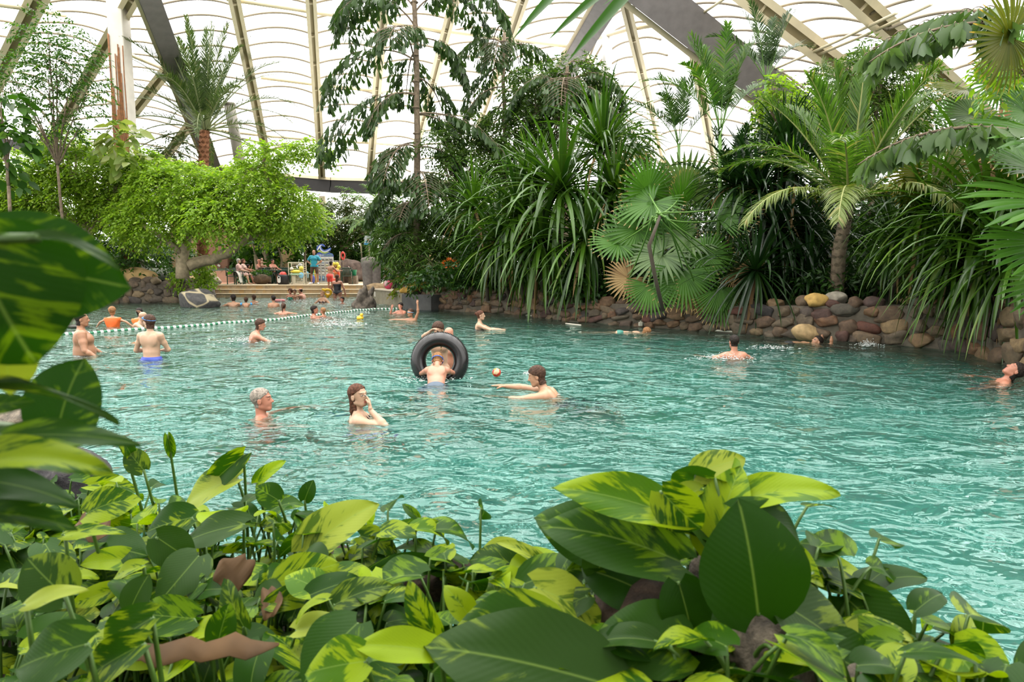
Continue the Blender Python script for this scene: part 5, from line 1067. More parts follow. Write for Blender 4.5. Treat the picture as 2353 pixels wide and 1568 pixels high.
for k in range(npr):
    for kind in (0, 1):
        s = (k+.5*kind+.25)*pitch; c = PO([np.interp(s, sl_, RP[:, i]) for i in range(3)]); c2 = PO([np.interp(s+.05, sl_, RP[:, i]) for i in range(3)]); t = nrm(c2-c); az = math.atan2(t[1], t[0])
        c[2] = .012+wave(c[0], c[1])*.8; V, F = fl_(pg if kind else pw)
        if k < 49:
            if fo is None or k == 0:
                b = MB().add(V, F).build('float', GF if kind else WF, lr); fo = (fo or {}); fo[kind] = b
            else: b = dup(fo[kind], lr)
            b.location = tuple(c-o_); b.rotation_euler = (0, 0, az)
        else:
            R = PO([[math.cos(az), math.sin(az), 0], [-math.sin(az), math.cos(az), 0], [0, 0, 1]]); far.add(V@R+c-o_, F, kind)
fr_ = far.build('float', [WF, GF], lr); fr_['kind'] = 'stuff'
# ---- inner tube
TD = on(1010, 869, 0)[1]; RUB = flat('black_rubber', (.010,.009,.009), .22, spec=.6)
def torus(R, r, n=56, m=20, sq=1.):
    a = np.arange(n)*2*PI/n; b = np.arange(m)*2*PI/m; A_, B_ = np.meshgrid(a, b, indexing='ij')
    V = np.stack([(R+r*np.cos(B_))*np.cos(A_), r*sq*np.sin(B_), (R+r*np.cos(B_))*np.sin(A_)], -1).reshape(-1, 3); i, j = np.meshgrid(np.arange(n), np.arange(m), indexing='ij')
    return V, np.stack([i*m+j, i*m+(j+1) % m, ((i+1) % n)*m+(j+1) % m, ((i+1) % n)*m+j], -1).reshape(-1, 4)
tc_ = at(1010.5, 829, TD+.12); kx = TD/FPX; Rm, rm = 50*kx, 17.5*kx
tb = empty('inner_tube', tc_, 0, 'big black rubber inner tube standing on edge around a boy', 'inner tube'); tb.rotation_euler = (-.16, .0, 0)
V, F = torus(Rm, rm); MB().add(V, F).build('tube_body', RUB, tb)
mb = MB(); a = np.arange(110)*2*PI/110
for t in a:
    c = PO([(Rm+rm*.995)*math.cos(t), 0, (Rm+rm*.995)*math.sin(t)]); rad = PO([math.cos(t), 0, math.sin(t)]); tan = PO([-math.sin(t), 0, math.cos(t)])
    for y in (-.035, .0, .035): mb.add(*obox(c*(1-.5*(y/rm)**2*rm/(Rm+rm))+PO([0,y,0]), tan*.006, PO([0,.011,0]), rad*.006))
mb.build('tread_rib', RUB, tb, False)
mb = MB(); add_tube(mb, [[Rm*.0+.02, -rm*.2, Rm-rm*.9],[.02, -rm*.5, Rm-rm*1.5]], .007, 6); mb.build('valve', flat('brass', (.4,.3,.12), .35, 1), tb)
# ---- balls
def ball_mat():
    m, t, o = nmat('panelled_ball'); p = principled(t, (.7,.1,.1), .4); tc = t.nodes.new('ShaderNodeTexCoord'); v = t.nodes.new('ShaderNodeTexVoronoi'); v.inputs['Scale'].default_value = 24
    t.links.new(tc.outputs['Object'], v.inputs['Vector']); s = t.nodes.new('ShaderNodeSeparateXYZ'); t.links.new(v.outputs['Color'], s.inputs[0])
    r = ramp(t, s.outputs[0], [(0,(.45,.02,.015)),(.25,(.60,.40,.22)),(.42,(.45,.03,.02)),(.6,(.55,.28,.01)),(.76,(.45,.05,.03)),(1,(.10,.20,.04))]); r_ = [n for n in t.nodes if n.bl_idname == 'ShaderNodeValToRGB'][-1]; r_.color_ramp.interpolation = 'CONSTANT'
    t.links.new(r, p.inputs['Base Color']); t.links.new(p.outputs[0], o.inputs[0]); return m
bc = at(1141, 856.5, 8.35); V, F = ICO[4]; b = MB().add(V*10.3*8.35/FPX, F).build('ball', ball_mat()); b.location = tuple(bc); tag(b, 'small red, cream and yellow patterned ball in the air by the reaching hand', 'ball')
c = on(827, 731, .05); V, F = rock((0,0,0), (.10,.10,.07), 3, .25, 3, .1); b = MB().add(V, F).build('water_toy', flat('yellow_rubber', (.75,.48,.03), .4)); b.location = tuple(c); tag(b, 'small yellow rubber toy floating beyond the lane rope', 'toy')
V, F = ICO[2]; mb = MB().add(V*[.05,.05,.05]+[.05,0,.09], F); mb.build('head', MATS['yellow_rubber'], b)
c = on(643, 691, .04); b = MB().add(*torus(.16, .06, 24, 10)).build('swim_ring', flat('pink_vinyl', (.75,.25,.25), .4)); b.rotation_euler = (PI/2-.1, 0, 0); b.location = tuple(c); tag(b, 'small pink swimming ring beside the woman with a bun', 'swim ring')
c = on(178, 751, .03); V, F = rock((0,0,0), (.32,.12,.05), 3, .1, 5, .1); b = MB().add(V, F).build('float_mat', flat('black_foam', (.03,.03,.02), .6)); b.location = tuple(c); tag(b, 'dark flat float just behind the heavy man', 'float')
# ---- water spray: droplets thrown up round splashing people
FOAM = flat('white_spray', (.6,.62,.6), .25)
def splash(label, px, py, w, hgt, n, seed, D=None):
    rs = np.random.RandomState(seed); c = on(px, py, 0); k = c[1]/FPX; mb = MB(); V, F = ICO[1]
    for i in range(n):
        x, y = rs.normal()*w*k*.5, rs.normal()*w*k*.35; z = abs(rs.normal())*hgt*k*.5*math.exp(-(x/(w*k))**2*1.5); r = rs.uniform(.003, .009)*(c[1]/14)**.6; mb.add(V*[r*1.5, r, r*rs.uniform(.6, 1.4)]+[x, y, z+.005], F)
    for i in range(n//6):
        x, y = rs.normal()*w*k*.55, rs.normal()*w*k*.45; r = rs.uniform(.006, .018)*(c[1]/14)**.5; mb.add(V*[r*2.2, r*1.6, r*.5]+[x, y, .012+wave(c[0]+x, c[1]+y)], F)
    o = mb.build('splash', FOAM, loc=None); o.location = tuple(c); return tag(o, label, 'splash', kind='stuff')
splash('white splash around the boy swimming behind the old man', 572, 783, 70, 8, 260, 1); splash('white splash round the diving swimmer past the lane rope', 775, 748, 60, 28, 420, 2)
splash('white wake behind the man with cropped hair', 1668, 824, 60, 12, 220, 3); splash('splash by the far wall at the right', 1996, 794, 26, 12, 160, 4); splash('splash under the floating swimmer', 1772, 800, 45, 4, 120, 5)
splash('little splash to the right of the ball', 1216, 860, 18, 6, 70, 6); splash('froth around the bathers near the steps', 740, 694, 200, 10, 500, 7)
splash('water bubbling at the feet of the boy in the tube', 990, 872, 70, 5, 150, 8)
# ---- steel strand things
# deck furniture
def chair(name='garden_chair', loc=(0,0,0), rz=0, label='', group='green plastic garden chairs'):
    r = empty(name, loc, rz, label, 'chair', group); m = GREENP
    MB().add(*bevbox(-.24,.24,-.22,.24,.40,.43,.012)).build('seat', m, r)
    mb = MB(); a = np.linspace(-.9,.9,9)
    for t in a: mb.add(*obox([math.sin(t)*.26,-.22-.05*math.cos(t),.64],[.016,0,0],[0,.008,0],[0,-.03*0+.0,.2]))
    P = [[math.sin(t)*.27,-.23-.06*math.cos(t),.84] for t in np.linspace(-1.1,1.1,9)]; add_tube(mb, P, .022, 6); mb.build('backrest', m, r)
    for sx in (-1, 1):
        mb = MB(); add_tube(mb, [[sx*.26,-.2,.80],[sx*.29,-.1,.66],[sx*.29,.22,.64]], .02, 6); mb.build('armrest', m, r)
        for sy, top in ((-1,.62),(1,.62)):
            mb = MB(); mb.add(*obox([sx*.265, sy*.21, .31],[.02,0,0],[0,.02,0],[sx*.01*-1,0,.31])); mb.build('leg', m, r, False)
    return r
def gtable(loc, label):
    r = empty('garden_table', loc, 0, label, 'table'); V, F = lathe([(0,.70),(.42,.70),(.44,.715),(.42,.73),(0,.73)], 24); MB().add(V, F).build('tabletop', GREENP, r)
    for k in range(4): a = k*PI/2+.7; mb = MB(); add_tube(mb, [[math.cos(a)*.36, math.sin(a)*.36, 0],[math.cos(a)*.3, math.sin(a)*.3, .70]], .025, 7); mb.build('leg', GREENP, r)
    return r
c0 = chair(loc=pxy(533, 35.0, ZD), rz=-1.2, label='dark green plastic chair at the left end of the deck, beside the white-haired woman')
ch_spec = [(551,35.3,-1.35,'dark green plastic chair carrying the white-haired woman in pink'),(566,36.1,-1.5,'dark green plastic chair of the dark-haired woman at the left of the deck'),(594,36.6,2.6,'green plastic chair left of the mossy stump'),(604,37.0,.6,'green plastic chair under the bald man holding a baby'),
 (622,36.4,.3,'green plastic chair under the fig tree, left of the dark table'),(633,37.0,2.9,'green plastic chair of the bather behind the fig tree'),(645,37.4,.2,'green plastic chair just left of the black bin'),(664,36.8,-.4,'green plastic chair half behind the white rack')]
for px, D, rz, lb in ch_spec: c = dup(c0, None, pxy(px, D, ZD), rz); c['label'] = lb
gtable(pxy(612, 36.9, ZD), 'round dark green table behind the mossy stump'); gtable(pxy(640, 36.2, ZD), 'round dark green table between fig tree and black bin')
V, F = rock((0,0,.24), (.52,.3,.28), 3, .15, 7, .5); st = MB().add(V, F).build('stump', flat('mossy_stone', (.10,.065,.035), .9, vary=.4, vs=5, bmp=.5)); st.location = tuple(pxy(602, 35.6, ZD)); tag(st, 'brown rock with moss on top at the middle of the deck', 'rock')
mb = MB(); P, Dd = blob_pts([0,0,.55], [.5,.28,.12], 260, rsP); add_leaves(mb, P, nrm(Dd+PO([0,0,.3])), rdir(260), .12, .05, 'simple'); mb.build('moss', L_FICUSD, st)
# towels
def towel(name, loc, label, col, pts, wid, rz=0):
    P = PO(pts, float) if False else np.array(pts, float); P = resample(P, .05); mb = MB(); n = len(P); V = []
    for s in (-1, 1):
        for i, p in enumerate(P): V.append([p[0]+.01*math.sin(i*.9), s*wid/2+.015*math.sin(i*1.3), p[1]])
    V = np.array(V); i = np.arange(n-1); F = np.stack([i, i+1, n+i+1, n+i], -1); V2 = V+[0,0,.012]; mb.add(V, F[:, ::-1]); mb.add(V2, F)
    e = np.array([[0,n,n+n*2-n*1,0]]) if False else None
    o = mb.build(name, flat('towel_%d%d%d' % tuple(int(c*9) for c in col), col, .95, vary=.1, vs=20)); o.location = tuple(loc); o.rotation_euler = (0,0,rz); return tag(o, label, 'towel')
towel('towel', pxy(546, 34.95, ZD), 'white towel draped from the chair of the white-haired woman', (.55,.52,.45), [(-.2,.66),(.05,.66),(.14,.5),(.22,.1)], .5)
# litter bin
lb_ = empty('litter_bin', pxy(651, 35.0, ZD), 0, 'black litter bin with a red dome lid and a white oval front panel', 'bin')
MB().add(*bevbox(-.24,.27,-.22,.22,0,.50,.06)).build('body', BLACKP, lb_); V, F = lathe([(.0,.66),(.10,.64),(.16,.58),(.18,.50)], 16); MB().add(V*[1,1,1], F).build('lid', flat('red_lid', (.60,.05,.03), .4), lb_)['label'] = 'red dome lid'
mb = MB(); pts = []; 
for k in range(20): a = k*2*PI/20; pts.append([-.13+.085*math.cos(a), -.262, .26+.10*(1 if math.sin(a) > 0 else -1)*0+ (.085*math.sin(a)+(.085 if math.sin(a) > 0 else -.085))])
pts = np.array(pts); pts2 = pts+[0,.012,0]; n = 20; i = np.arange(n); mb.add(np.concatenate([pts, pts2]), np.stack([i, (i+1) % n, n+(i+1) % n, n+i], -1)); mb.f.append((np.array([i]), 0)); mb.build('front_panel', flat('white_enamel', (.75,.74,.7), .4), lb_, False)
V, F = ICO[2]; MB().add(V*[.045,.01,.045]+[-.13,-.27,.36], F).build('opening', flat('hole_black', (.004,.004,.004), .8), lb_)
# white rack with shelves
rk = empty('display_rack', pxy(683.5, 35.3, ZD), 0, 'white slatted rack with inflatables on its shelf, left of the lifeguard', 'rack'); IV = flat('ivory_paint', (.68,.62,.46), .5)
wk = 17*35.3/FPX
for sx in (-1, 1):
    for y in (-.16, .3): MB().add(*bevbox(sx*wk-.02, sx*wk+.02, y-.02, y+.02, 0, 1.14, .006)).build('post', IV, rk, False)
MB().add(*bevbox(-wk,wk,-.19,-.14,1.08,1.14,.006)).build('top_rail', IV, rk, False)
for z in (.04,.52): MB().add(*bevbox(-wk,wk,-.18,.32,z,z+.03,.006)).build('shelf', IV, rk, False)
for z in np.linspace(.14,1.02,9): MB().add(*bevbox(-wk,wk,.30,.33,z,z+.03,.005)).build('slat', IV, rk, False)
for x in np.linspace(-wk+.18,wk+.1,12)[:11]: MB().add(*bevbox(x-.012,x+.012,-.19,-.165,.05,.52,.004)).build('bar', IV, rk, False)
MB().add(*bevbox(-wk+.2,-wk+.34,-.2,-.17,.05,.52,.004)).build('bar', IV, rk, False)
# more of the same rack right of centre, behind the lifeguard's legs
rk2 = empty('display_rack', pxy(716, 35.6, ZD), 0, 'low ivory railing with blue bags behind the lifeguard', 'railing')
for x in np.linspace(-.42,.35,9): MB().add(*bevbox(x-.012,x+.012,-.015,.015,0,.55,.004)).build('bar', IV, rk2, False)
MB().add(*bevbox(-.45,.38,-.02,.02,.53,.57,.004)).build('rail', IV, rk2, False)
def blob_thing(name, label, cat, c, r, mat, seed=0, flat_=.05, rough=.05):
    V, F = rock((0,0,0), r, 3, rough, seed, flat_); o = MB().add(V, F).build(name, mat); o.location = tuple(c); return tag(o, label, cat)
YEL = flat('yellow_vinyl', (.80,.66,.08), .35); BLU = flat('pale_blue_vinyl', (.25,.55,.75), .35)
yf = at(682, 620, 35.15)
blob_thing('inflatable_boat', 'yellow inflatable boat lying on the shelf of the white rack', 'inflatable', yf+[0,.05,-.10], (.36,.16,.10), YEL, 2)
blob_thing('beach_ball', 'yellow inflatable ball at the right end of the rack shelf', 'ball', yf+[.24,0,.07], (.12,.12,.12), YEL, 4); blob_thing('beach_ball', 'cream inflatable ball at the left end of the rack shelf', 'ball', yf+[-.26,0,.04], (.10,.1,.09), flat('cream_vinyl', (.75,.70,.55), .4), 5)
blob_thing('inflatable_toy', 'white inflatable toy propped at the back of the rack shelf', 'inflatable', yf+[.14,.12,.22], (.12,.08,.10), WHITE, 6)
blob_thing('inflatable_toy', 'mint inflatable boat hull under the yellow one', 'inflatable', yf+[0,-.02,-.24], (.37,.12,.05), flat('mint_vinyl', (.45,.66,.45), .4), 7)
blob_thing('carrier_bag', 'light blue plastic bag hanging low behind the lifeguard, nearer the rack', 'bag', at(692,633,35.1), (.13,.05,.16), BLU, 8); blob_thing('carrier_bag', 'light blue plastic bag between the legs of the lifeguard', 'bag', at(706,632,35.9), (.10,.05,.18), BLU, 9)
blob_thing('folded_mat', 'violet folded mat standing right of the lifeguard', 'mat', at(719,642,35.4), (.12,.06,.22), flat('violet', (.10,.12,.40), .6), 10)
# display stand with goggles
dx0, dx1 = at(728,600,36)[0], at(766,600,36)[0]; dcx = (dx0+dx1)/2; hw = (dx1-dx0)/2; zt = at(740,590,36)[2]-ZD
ds = empty('display_stand', (dcx, 36, ZD), 0, 'tall white display stand of packed goggles under a blue wave sign', 'display stand'); PAN = flat('stand_panel', (.66,.64,.58), .4)
MB().add(*bevbox(-hw,hw,0,.05,.08,zt,.01)).build('back_panel', PAN, ds, False); MB().add(*bevbox(-hw-.25,hw+.02,-.32,.2,0,.08,.01)).build('plinth', IV, ds, False)
for x in (-hw,-hw*.5,0,hw*.5,hw): MB().add(*bevbox(x-.008,x+.008,-.02,0,.1,zt-.02,.002)).build('divider', WHITE, ds, False)
rsd = np.random.RandomState(8); cols = [(.02,.03,.10),(.03,.03,.03),(.02,.12,.28),(.40,.10,.06),(.05,.09,.12),(.45,.40,.05),(.15,.2,.35)]
zz = zt-.10; row = 0
for z_, kinds in ((zt-.11,'g'),(zt-.30,'g'),(zt-.42,'g'),(zt-.56,'g'),(zt-.72,'g'),(zt-.86,'s'),(.30,'b')):
    for q in range(4):
        x = -hw*.75+q*hw*.5; col = cols[rsd.randint(7)] if kinds != 'b' else (.10,.17,.30)
        cmat = flat('pack_%d%d%d' % tuple(int(c*30) for c in col), col, .35)
        if kinds == 'g':
            p = MB().add(*bevbox(x-hw*.19, x+hw*.19, -.05,-.012, z_-.07, z_+.05, .006)).build('goggle_pack', WHITE, None, False); p.location = (dcx, 36, ZD)
            mb = MB()
            for s in (-1, 1): V, F = ICO[1]; mb.add(V*[.035,.018,.026]+[x+s*.038,-.06,z_-.025], F)
            add_tube(mb, [[x-.06,-.055,z_-.03],[x,-.062,z_-.022],[x+.06,-.055,z_-.03]], .008, 4); mb.build('goggles', cmat, p)
        else:
            h_ = .05 if kinds == 's' else .13; p = MB().add(*bevbox(x-hw*.16, x+hw*.16, -.05,-.012, z_-h_, z_+h_, .006)).build('goggle_pack' if kinds == 's' else 'snorkel_pack', cmat if kinds == 'b' else WHITE, None, False); p.location = (dcx, 36, ZD)
            if kinds == 'b': MB().add(*bevbox(x-hw*.1, x+hw*.1, -.06,-.05, z_-.02, z_+.10, .004)).build('insert', flat('pack_window', (.3,.45,.55), .3), p, False)
        tag(p, ('packed swimming goggles on the display stand' if kinds != 'b' else 'tall blue snorkel pack at the foot of the display stand'), 'goggles' if kinds != 'b' else 'snorkel set', 'goggle packs on the display stand' if kinds != 'b' else 'snorkel packs on the display stand')
# wave sign: outline traced into a board
BLUES = flat('sign_blue', (.07,.12,.42), .4); SW = flat('sign_white', (.8,.8,.8), .4); SG = flat('sign_lime', (.42,.55,.10), .4)
def board(poly, y0, y1):
    n = len(poly); V = np.array([[x, y0, z] for x, z in poly]+[[x, y1, z] for x, z in poly]); i = np.arange(n); return V, np.stack([i, (i+1) % n, n+(i+1) % n, n+i], -1), np.array([i[::-1]]), np.array([n+i])
kz = 36/FPX
def sp_(X, Y): return ((715+X*60/2352.-747)*kz+at(747,600,36)[0]-dcx, at(740, 555+Y*60/2352., 36)[2]-ZD)
def band(pts, w, y, mat, name):
    P = resample(np.array([sp_(*p) for p in pts]), .02); T = nrm(np.gradient(P, axis=0)); N = np.stack([-T[:, 1], T[:, 0]], 1); ww = np.interp(np.linspace(0,1,len(P)), np.linspace(0,1,len(w)), w)[:, None]*kz*60/2352.*.5
    n = len(P); L_ = P+N*ww; R_ = P-N*ww; mb = MB()
    V = np.concatenate([np.insert(L_, 1, y, 1), np.insert(R_, 1, y, 1), np.insert(L_, 1, y+.03, 1), np.insert(R_, 1, y+.03, 1)]); i = np.arange(n-1)
    mb.add(V, np.concatenate([np.stack([i, i+1, n+i+1, n+i], -1), np.stack([i, 2*n+i, 2*n+i+1, i+1], -1), np.stack([n+i, n+i+1, 3*n+i+1, 3*n+i], -1), np.stack([2*n+i, 3*n+i, 3*n+i+1, 2*n+i+1], -1)])); return mb.build(name, mat, sgn, False)
sgn = empty('wave_sign', (0,0,0)); sgn.parent = ds
band([(1230,480),(1190,380),(1050,300),(900,320),(760,430),(640,560),(580,720),(600,840)], [110,150,170,170,200,230,160,60], -.0, BLUES, 'wave_board')
band([(900,330),(850,520),(880,690),(1000,830),(1200,930),(1450,880),(1650,740),(1800,560)], [120,200,260,270,300,280,260,30], .004, BLUES, 'wave_board')
band([(1000,330),(860,400),(740,560),(660,700),(590,790)], [40,90,110,110,60], -.012, SW, 'wave_line'); band([(850,420),(850,560),(900,740),(1040,880),(1260,940),(1500,870),(1720,720)], [60,60,70,80,80,80,70], -.016, SW, 'wave_line')
band([(620,900),(800,870),(900,920),(1060,1020),(1300,1050),(1480,1010),(1620,940)], [90,140,110,90,90,70,30], -.012, SG, 'wave_line')
mb = MB(); poly = [sp_(*p) for p in [(420,1360),(460,1180),(560,1080),(760,960),(900,960),(1200,1080),(1650,980),(1700,1060),(1850,1080),(1950,1160),(2000,1280),(2000,1360)]]
V, F1, F2, F3 = board(poly, 0.0, .05); o2 = mb.n; mb.add(V, F1); mb.f.append((F2, 0)); mb.f.append((F3, 0)); mb.build('header_board', BLUES, sgn, False)
def text(s, loc, size, mat, parent, rot=(PI/2,0,0), name='lettering'):
    cu = bpy.data.curves.new(name, 'FONT'); cu.body = s; cu.size = size; cu.extrude = .004; cu.materials.append(mat); o = bpy.data.objects.new(name, cu); C.objects.link(o); o.parent = parent; o.location = loc; o.rotation_euler = rot
    bpy.context.view_layer.update(); dg = bpy.context.evaluated_depsgraph_get(); me = bpy.data.meshes.new_from_object(o.evaluated_get(dg)); r = bpy.data.objects.new(name, me); C.objects.link(r); r.parent = parent; r.location = loc; r.rotation_euler = rot; r.scale = (1.02 if s == 'aqua' else .82, .85, 1); bpy.data.objects.remove(o); return r
x_, z_ = sp_(560, 1300); tw = text('aqua', (x_, -.015, z_), .20, SW, sgn); x2, _ = sp_(1150, 1300); text('mundo', (x2, -.015, z_), .20, flat('sign_pale_green', (.35,.55,.30), .4), sgn)
# upright lilos
for px, w_, col, lb2, nm2 in ((719.5,4.5,(.12,.62,.20),'green inflatable lilo standing upright beside the display stand','green_vinyl'),(725.5,3.2,(.85,.50,.04),'orange-yellow lilo squeezed between the green lilo and the stand','orange_vinyl')):
    hz_ = at(px, 588 if w_ > 4 else 598, 35.8)[2]-ZD; l_ = empty('air_mattress', pxy(px, 35.8, ZD), 0, lb2, 'lilo'); 
    for k in range(2): mb = MB(); x = (k-.5)*w_*35.8/FPX; add_tube(mb, [[x,0,.02],[x,0,.1],[x,0,hz_-.1],[x,0,hz_]], [.02,w_*.6*35.8/FPX,w_*.6*35.8/FPX,.02], 8); mb.build('air_chamber', flat(nm2, col, .4), l_)
# fence behind, chair with pink towel, bucket, pole, red thing
fn = empty('white_fence', pxy(772, 38.5, ZD), 0, 'low white rail fence right of the display stand', 'fence')
for z in (.75,.9,1.05,1.2): MB().add(*bevbox(-.35,.35,-.015,.015,z,z+.04,.004)).build('rail', WHITE, fn, False)
for x in (-.35,.0,.35): MB().add(*bevbox(x-.02,x+.02,-.02,.02,0,1.25,.004)).build('post', WHITE, fn, False)
pk_c = pxy(798, 35.6, ZD); c = dup(c0, None, pk_c, .2); c['label'] = 'dark plastic chair under a pink towel, right of the standing woman'
towel('towel', pk_c+[0,-.15,0], 'pink towel draped over the chair back right of the standing woman', (.62,.42,.36), [(-.25,.72),(-.05,.86),(.12,.92),(.24,.7),(.30,.1)], .1)
V, F = lathe([(.0,0),(.14,0),(.19,.30),(.205,.31),(.18,.30),(.13,.02),(0,.02)], 18); b = MB().add(V, F).build('bucket', flat('bright_green_plastic', (.01,.25,.11), .4)); b.location = tuple(at(812, 634, 35.9)); tag(b, 'green plastic bucket above the pink towel chair', 'bucket')
mb = MB().add(*bevbox(-.2,.2,-.2,.2,0,.02,.005)); tb2 = MB().add(*bevbox(-.22,.22,-.2,.2,.0,at(812,634,35.9)[2]-ZD,.02)).build('stool', BARK, smooth=False); tb2.location = tuple(pxy(812, 35.9, ZD)); tag(tb2, 'dark block under the green bucket', 'stool')
mb = MB(); a_, b_ = at(781,652,36.5), at(781,578,36.5); add_tube(mb, [a_, b_], .03, 7); tag(mb.build('bamboo_pole', BARKP, loc=a_), 'thin bamboo pole standing right of the display stand', 'pole')
lb3 = at(788, 588, 36.4); b = MB().add(*torus(.13,.05,20,8)).build('life_ring', flat('red_plastic', (.62,.05,.03), .4)); b.location = tuple(lb3); b.scale = (.7,1,1.3); tag(b, 'small red life ring hung by the bamboo pole', 'life ring')
mb = MB(); add_tube(mb, [[0,0,0],[0,.0,-1.2]], .02, 5); q = mb.build('hook_post', BARK, b)
V, F = rock((0,0,.7), (.95,.5,.85), 4, .5, 21, .5); b = MB().add(V, F).build('rock_outcrop', flat('brown_lava', (.09,.06,.045), .95, vary=.5, vs=5, bmp=.9)); b.location = tuple(pxy(800, 38.2, ZD-.1)); tag(b, 'rugged brown rock outcrop behind the pink towel chair', 'rock')
# ---- statue of rounded grey stone, rocks and planter things
G_ST = flat('grey_granite', (.20,.17,.15), .85, vary=.25, vs=9, bmp=.4); sc_ = at(848, 655, 28.2)
st = empty('stone_elephant', (sc_[0], 28.6, .45), 0, 'weathered grey stone statue with two thick legs standing on the planter', 'statue'); hst = at(848, 588, 28.6)[2]-.45; k = 28.6/FPX
def fieldmesh(prims, h, lo, hi):
    f = Field(lo, hi, h)
    for p in prims:
        if p[0] == 'c': f.caps(p[1], p[2], p[3], p[4], p[5])
        else: f.ell(p[1], p[2], None, p[3])
    return f.mesh()
V, F = fieldmesh([('c',(-.10,-.05,-.1),(-.12,-.05,hst*.75),.20,.235,.05),('c',(.20,.05,-.1),(.20,.05,hst*.70),.18,.21,.04),('e',(.0,0,hst*.80),(.33,.28,.26),.08),('c',(-.30,0,hst*.86),(-.10,0,hst*.90),.11,.13,.06),('c',(-.30,0,hst*.88),(-.33,0,hst*.74),.09,.07,.04)], .025, (-.6,-.5,-.3), (.6,.5,hst+.3)); MB().add(V, F).build('carved_body', G_ST, st)
LAVA = flat('pitted_grey_rock', (.11,.09,.07), .95, vary=.6, vs=7, bmp=1.0)
V, F = rock((0,0,0), (.36,.4,.50), 4, 1.3, 33, .45); b = MB().add(V, F).build('lava_rock', LAVA); b.location = tuple(on(834, 697, .18)+PO([0,.4,0])); tag(b, 'craggy pitted grey rock at the water under the statue', 'rock')
V, F = rock((0,0,0), (.62,.34,.20), 4, .3, 35, .4); b = MB().add(V, F).build('sandstone_rock', flat('tan_sandstone', (.36,.25,.14), .9, vary=.3, vs=6, bmp=.6)); b.location = tuple(at(866, 662, 28.4)); tag(b, 'long low tan rock lying on the planter between statue and pink bag', 'rock')
bg_ = at(893, 655, 27.4); bag = empty('pool_bag', (bg_[0], 27.4, .59), 0, 'pink and white swim bag resting on the planter edge', 'bag')
V, F = rock((0,0,.17), (.20,.13,.18), 3, .1, 4, .2); MB().add(V, F).build('bag_body', flat('pink_nylon', (.60,.05,.12), .6), bag); V, F = rock((-.08,-.08,.22), (.09,.08,.12), 3, .1, 6, .2); MB().add(V, F).build('pocket', flat('pale_pink', (.7,.45,.45), .6), bag)
mb = MB(); add_tube(mb, bez([-.1,0,.3],[.14,0,.28],.10,8), .02, 6); mb.build('strap', flat('dark_strap', (.05,.02,.03), .7), bag)
V, F = rock((0,0,0), (.60,.3,.20), 4, .2, 44, .5); b = MB().add(V, F).build('ochre_boulder', flat('ochre_stone', (.46,.27,.05), .85, vary=.3, vs=4, bmp=.5)); b.location = tuple(at(953, 659, 24.6)); b.rotation_euler = (0,-.35,0); tag(b, 'tilted ochre boulder on the wall beside the slate planter', 'rock')
DKST = flat('dark_slab', (.055,.055,.052), .8, vary=.3, vs=3, bmp=.4)
a_, b_ = on(928, 709), on(998, 713); dd = nrm(b_-a_); nn = PO([-dd[1], dd[0], 0]); mb = MB(); mb.add(*prism(a_-nn*.15, b_-nn*.15, nn, .6, -.6, .50)); mb.v[-1] += rsP.normal(size=mb.v[-1].shape)*.03
tag(mb.build('dark_slab', DKST, smooth=False, loc=(a_+b_)/2), 'dark flat stone slab in the wall under the ochre boulder', 'rock')
# left bank boulders
V, F = rock((0,0,0), (1.02,.5,.36), 4, .12, 52, .6); b = MB().add(V, F).build('sandstone_boulder', flat('yellow_sandstone', (.44,.29,.12), .85, vary=.3, vs=2.2, bmp=.5)); b.location = tuple(at(305, 634, 28.9)); b.rotation_euler = (0,.03,0); tag(b, 'long flat yellow sandstone boulder on top of the left wall', 'rock')
V, F = rock((0,0,0), (.80,.6,.56), 4, .15, 55, .5); mt, t, o_m = nmat('veined_dark_rock'); p = principled(t, (.05,.05,.05), .8); tcn = t.nodes.new('ShaderNodeTexCoord'); v = t.nodes.new('ShaderNodeTexVoronoi'); v.feature = 'DISTANCE_TO_EDGE'; v.inputs['Scale'].default_value = .85; t.links.new(tcn.outputs['Object'], v.inputs['Vector'])
n_ = noise(t, 8, 4, tcn.outputs['Object']); cc = mix_rgb(t, ramp(t, v.outputs[0], [(.012,(0,0,0)),(.03,(1,1,1))]), (.38,.32,.20), ramp(t, n_.outputs[0], [(.3,(.03,.03,.03)),(.7,(.085,.08,.075))])); t.links.new(cc, p.inputs['Base Color']); t.links.new(p.outputs[0], o_m.inputs[0])
b = MB().add(V, F).build('veined_boulder', mt); b.location = tuple(on(446, 693, .22)+PO([0,.35,0])); tag(b, 'big dark rounded boulder with pale cracks left of the steps', 'rock')
for k, (px, py, D, r, col, lb2) in enumerate([(487,632,33,.16,(.50,.38,.20),'small round tan stone on the rocks at the left of the steps'),(497,646,33,.22,(.42,.34,.25),'pale flat stone beside the left end of the deck'),(360,690,28.4,.22,(.40,.32,.19),'pale cobble at the waterline left of the veined boulder'),(377,688,28.5,.24,(.28,.20,.13),'brown cobble touching the veined boulder')]):
    V, F = rock((0,0,0), (r*1.2,r,r), 3, .15, 60+k, .4); b = MB().add(V, F).build('stone', flat('stone_%d' % k, col, .85, vary=.25, vs=7, bmp=.4)); b.location = tuple(at(px, py, D)); tag(b, lb2, 'stone')
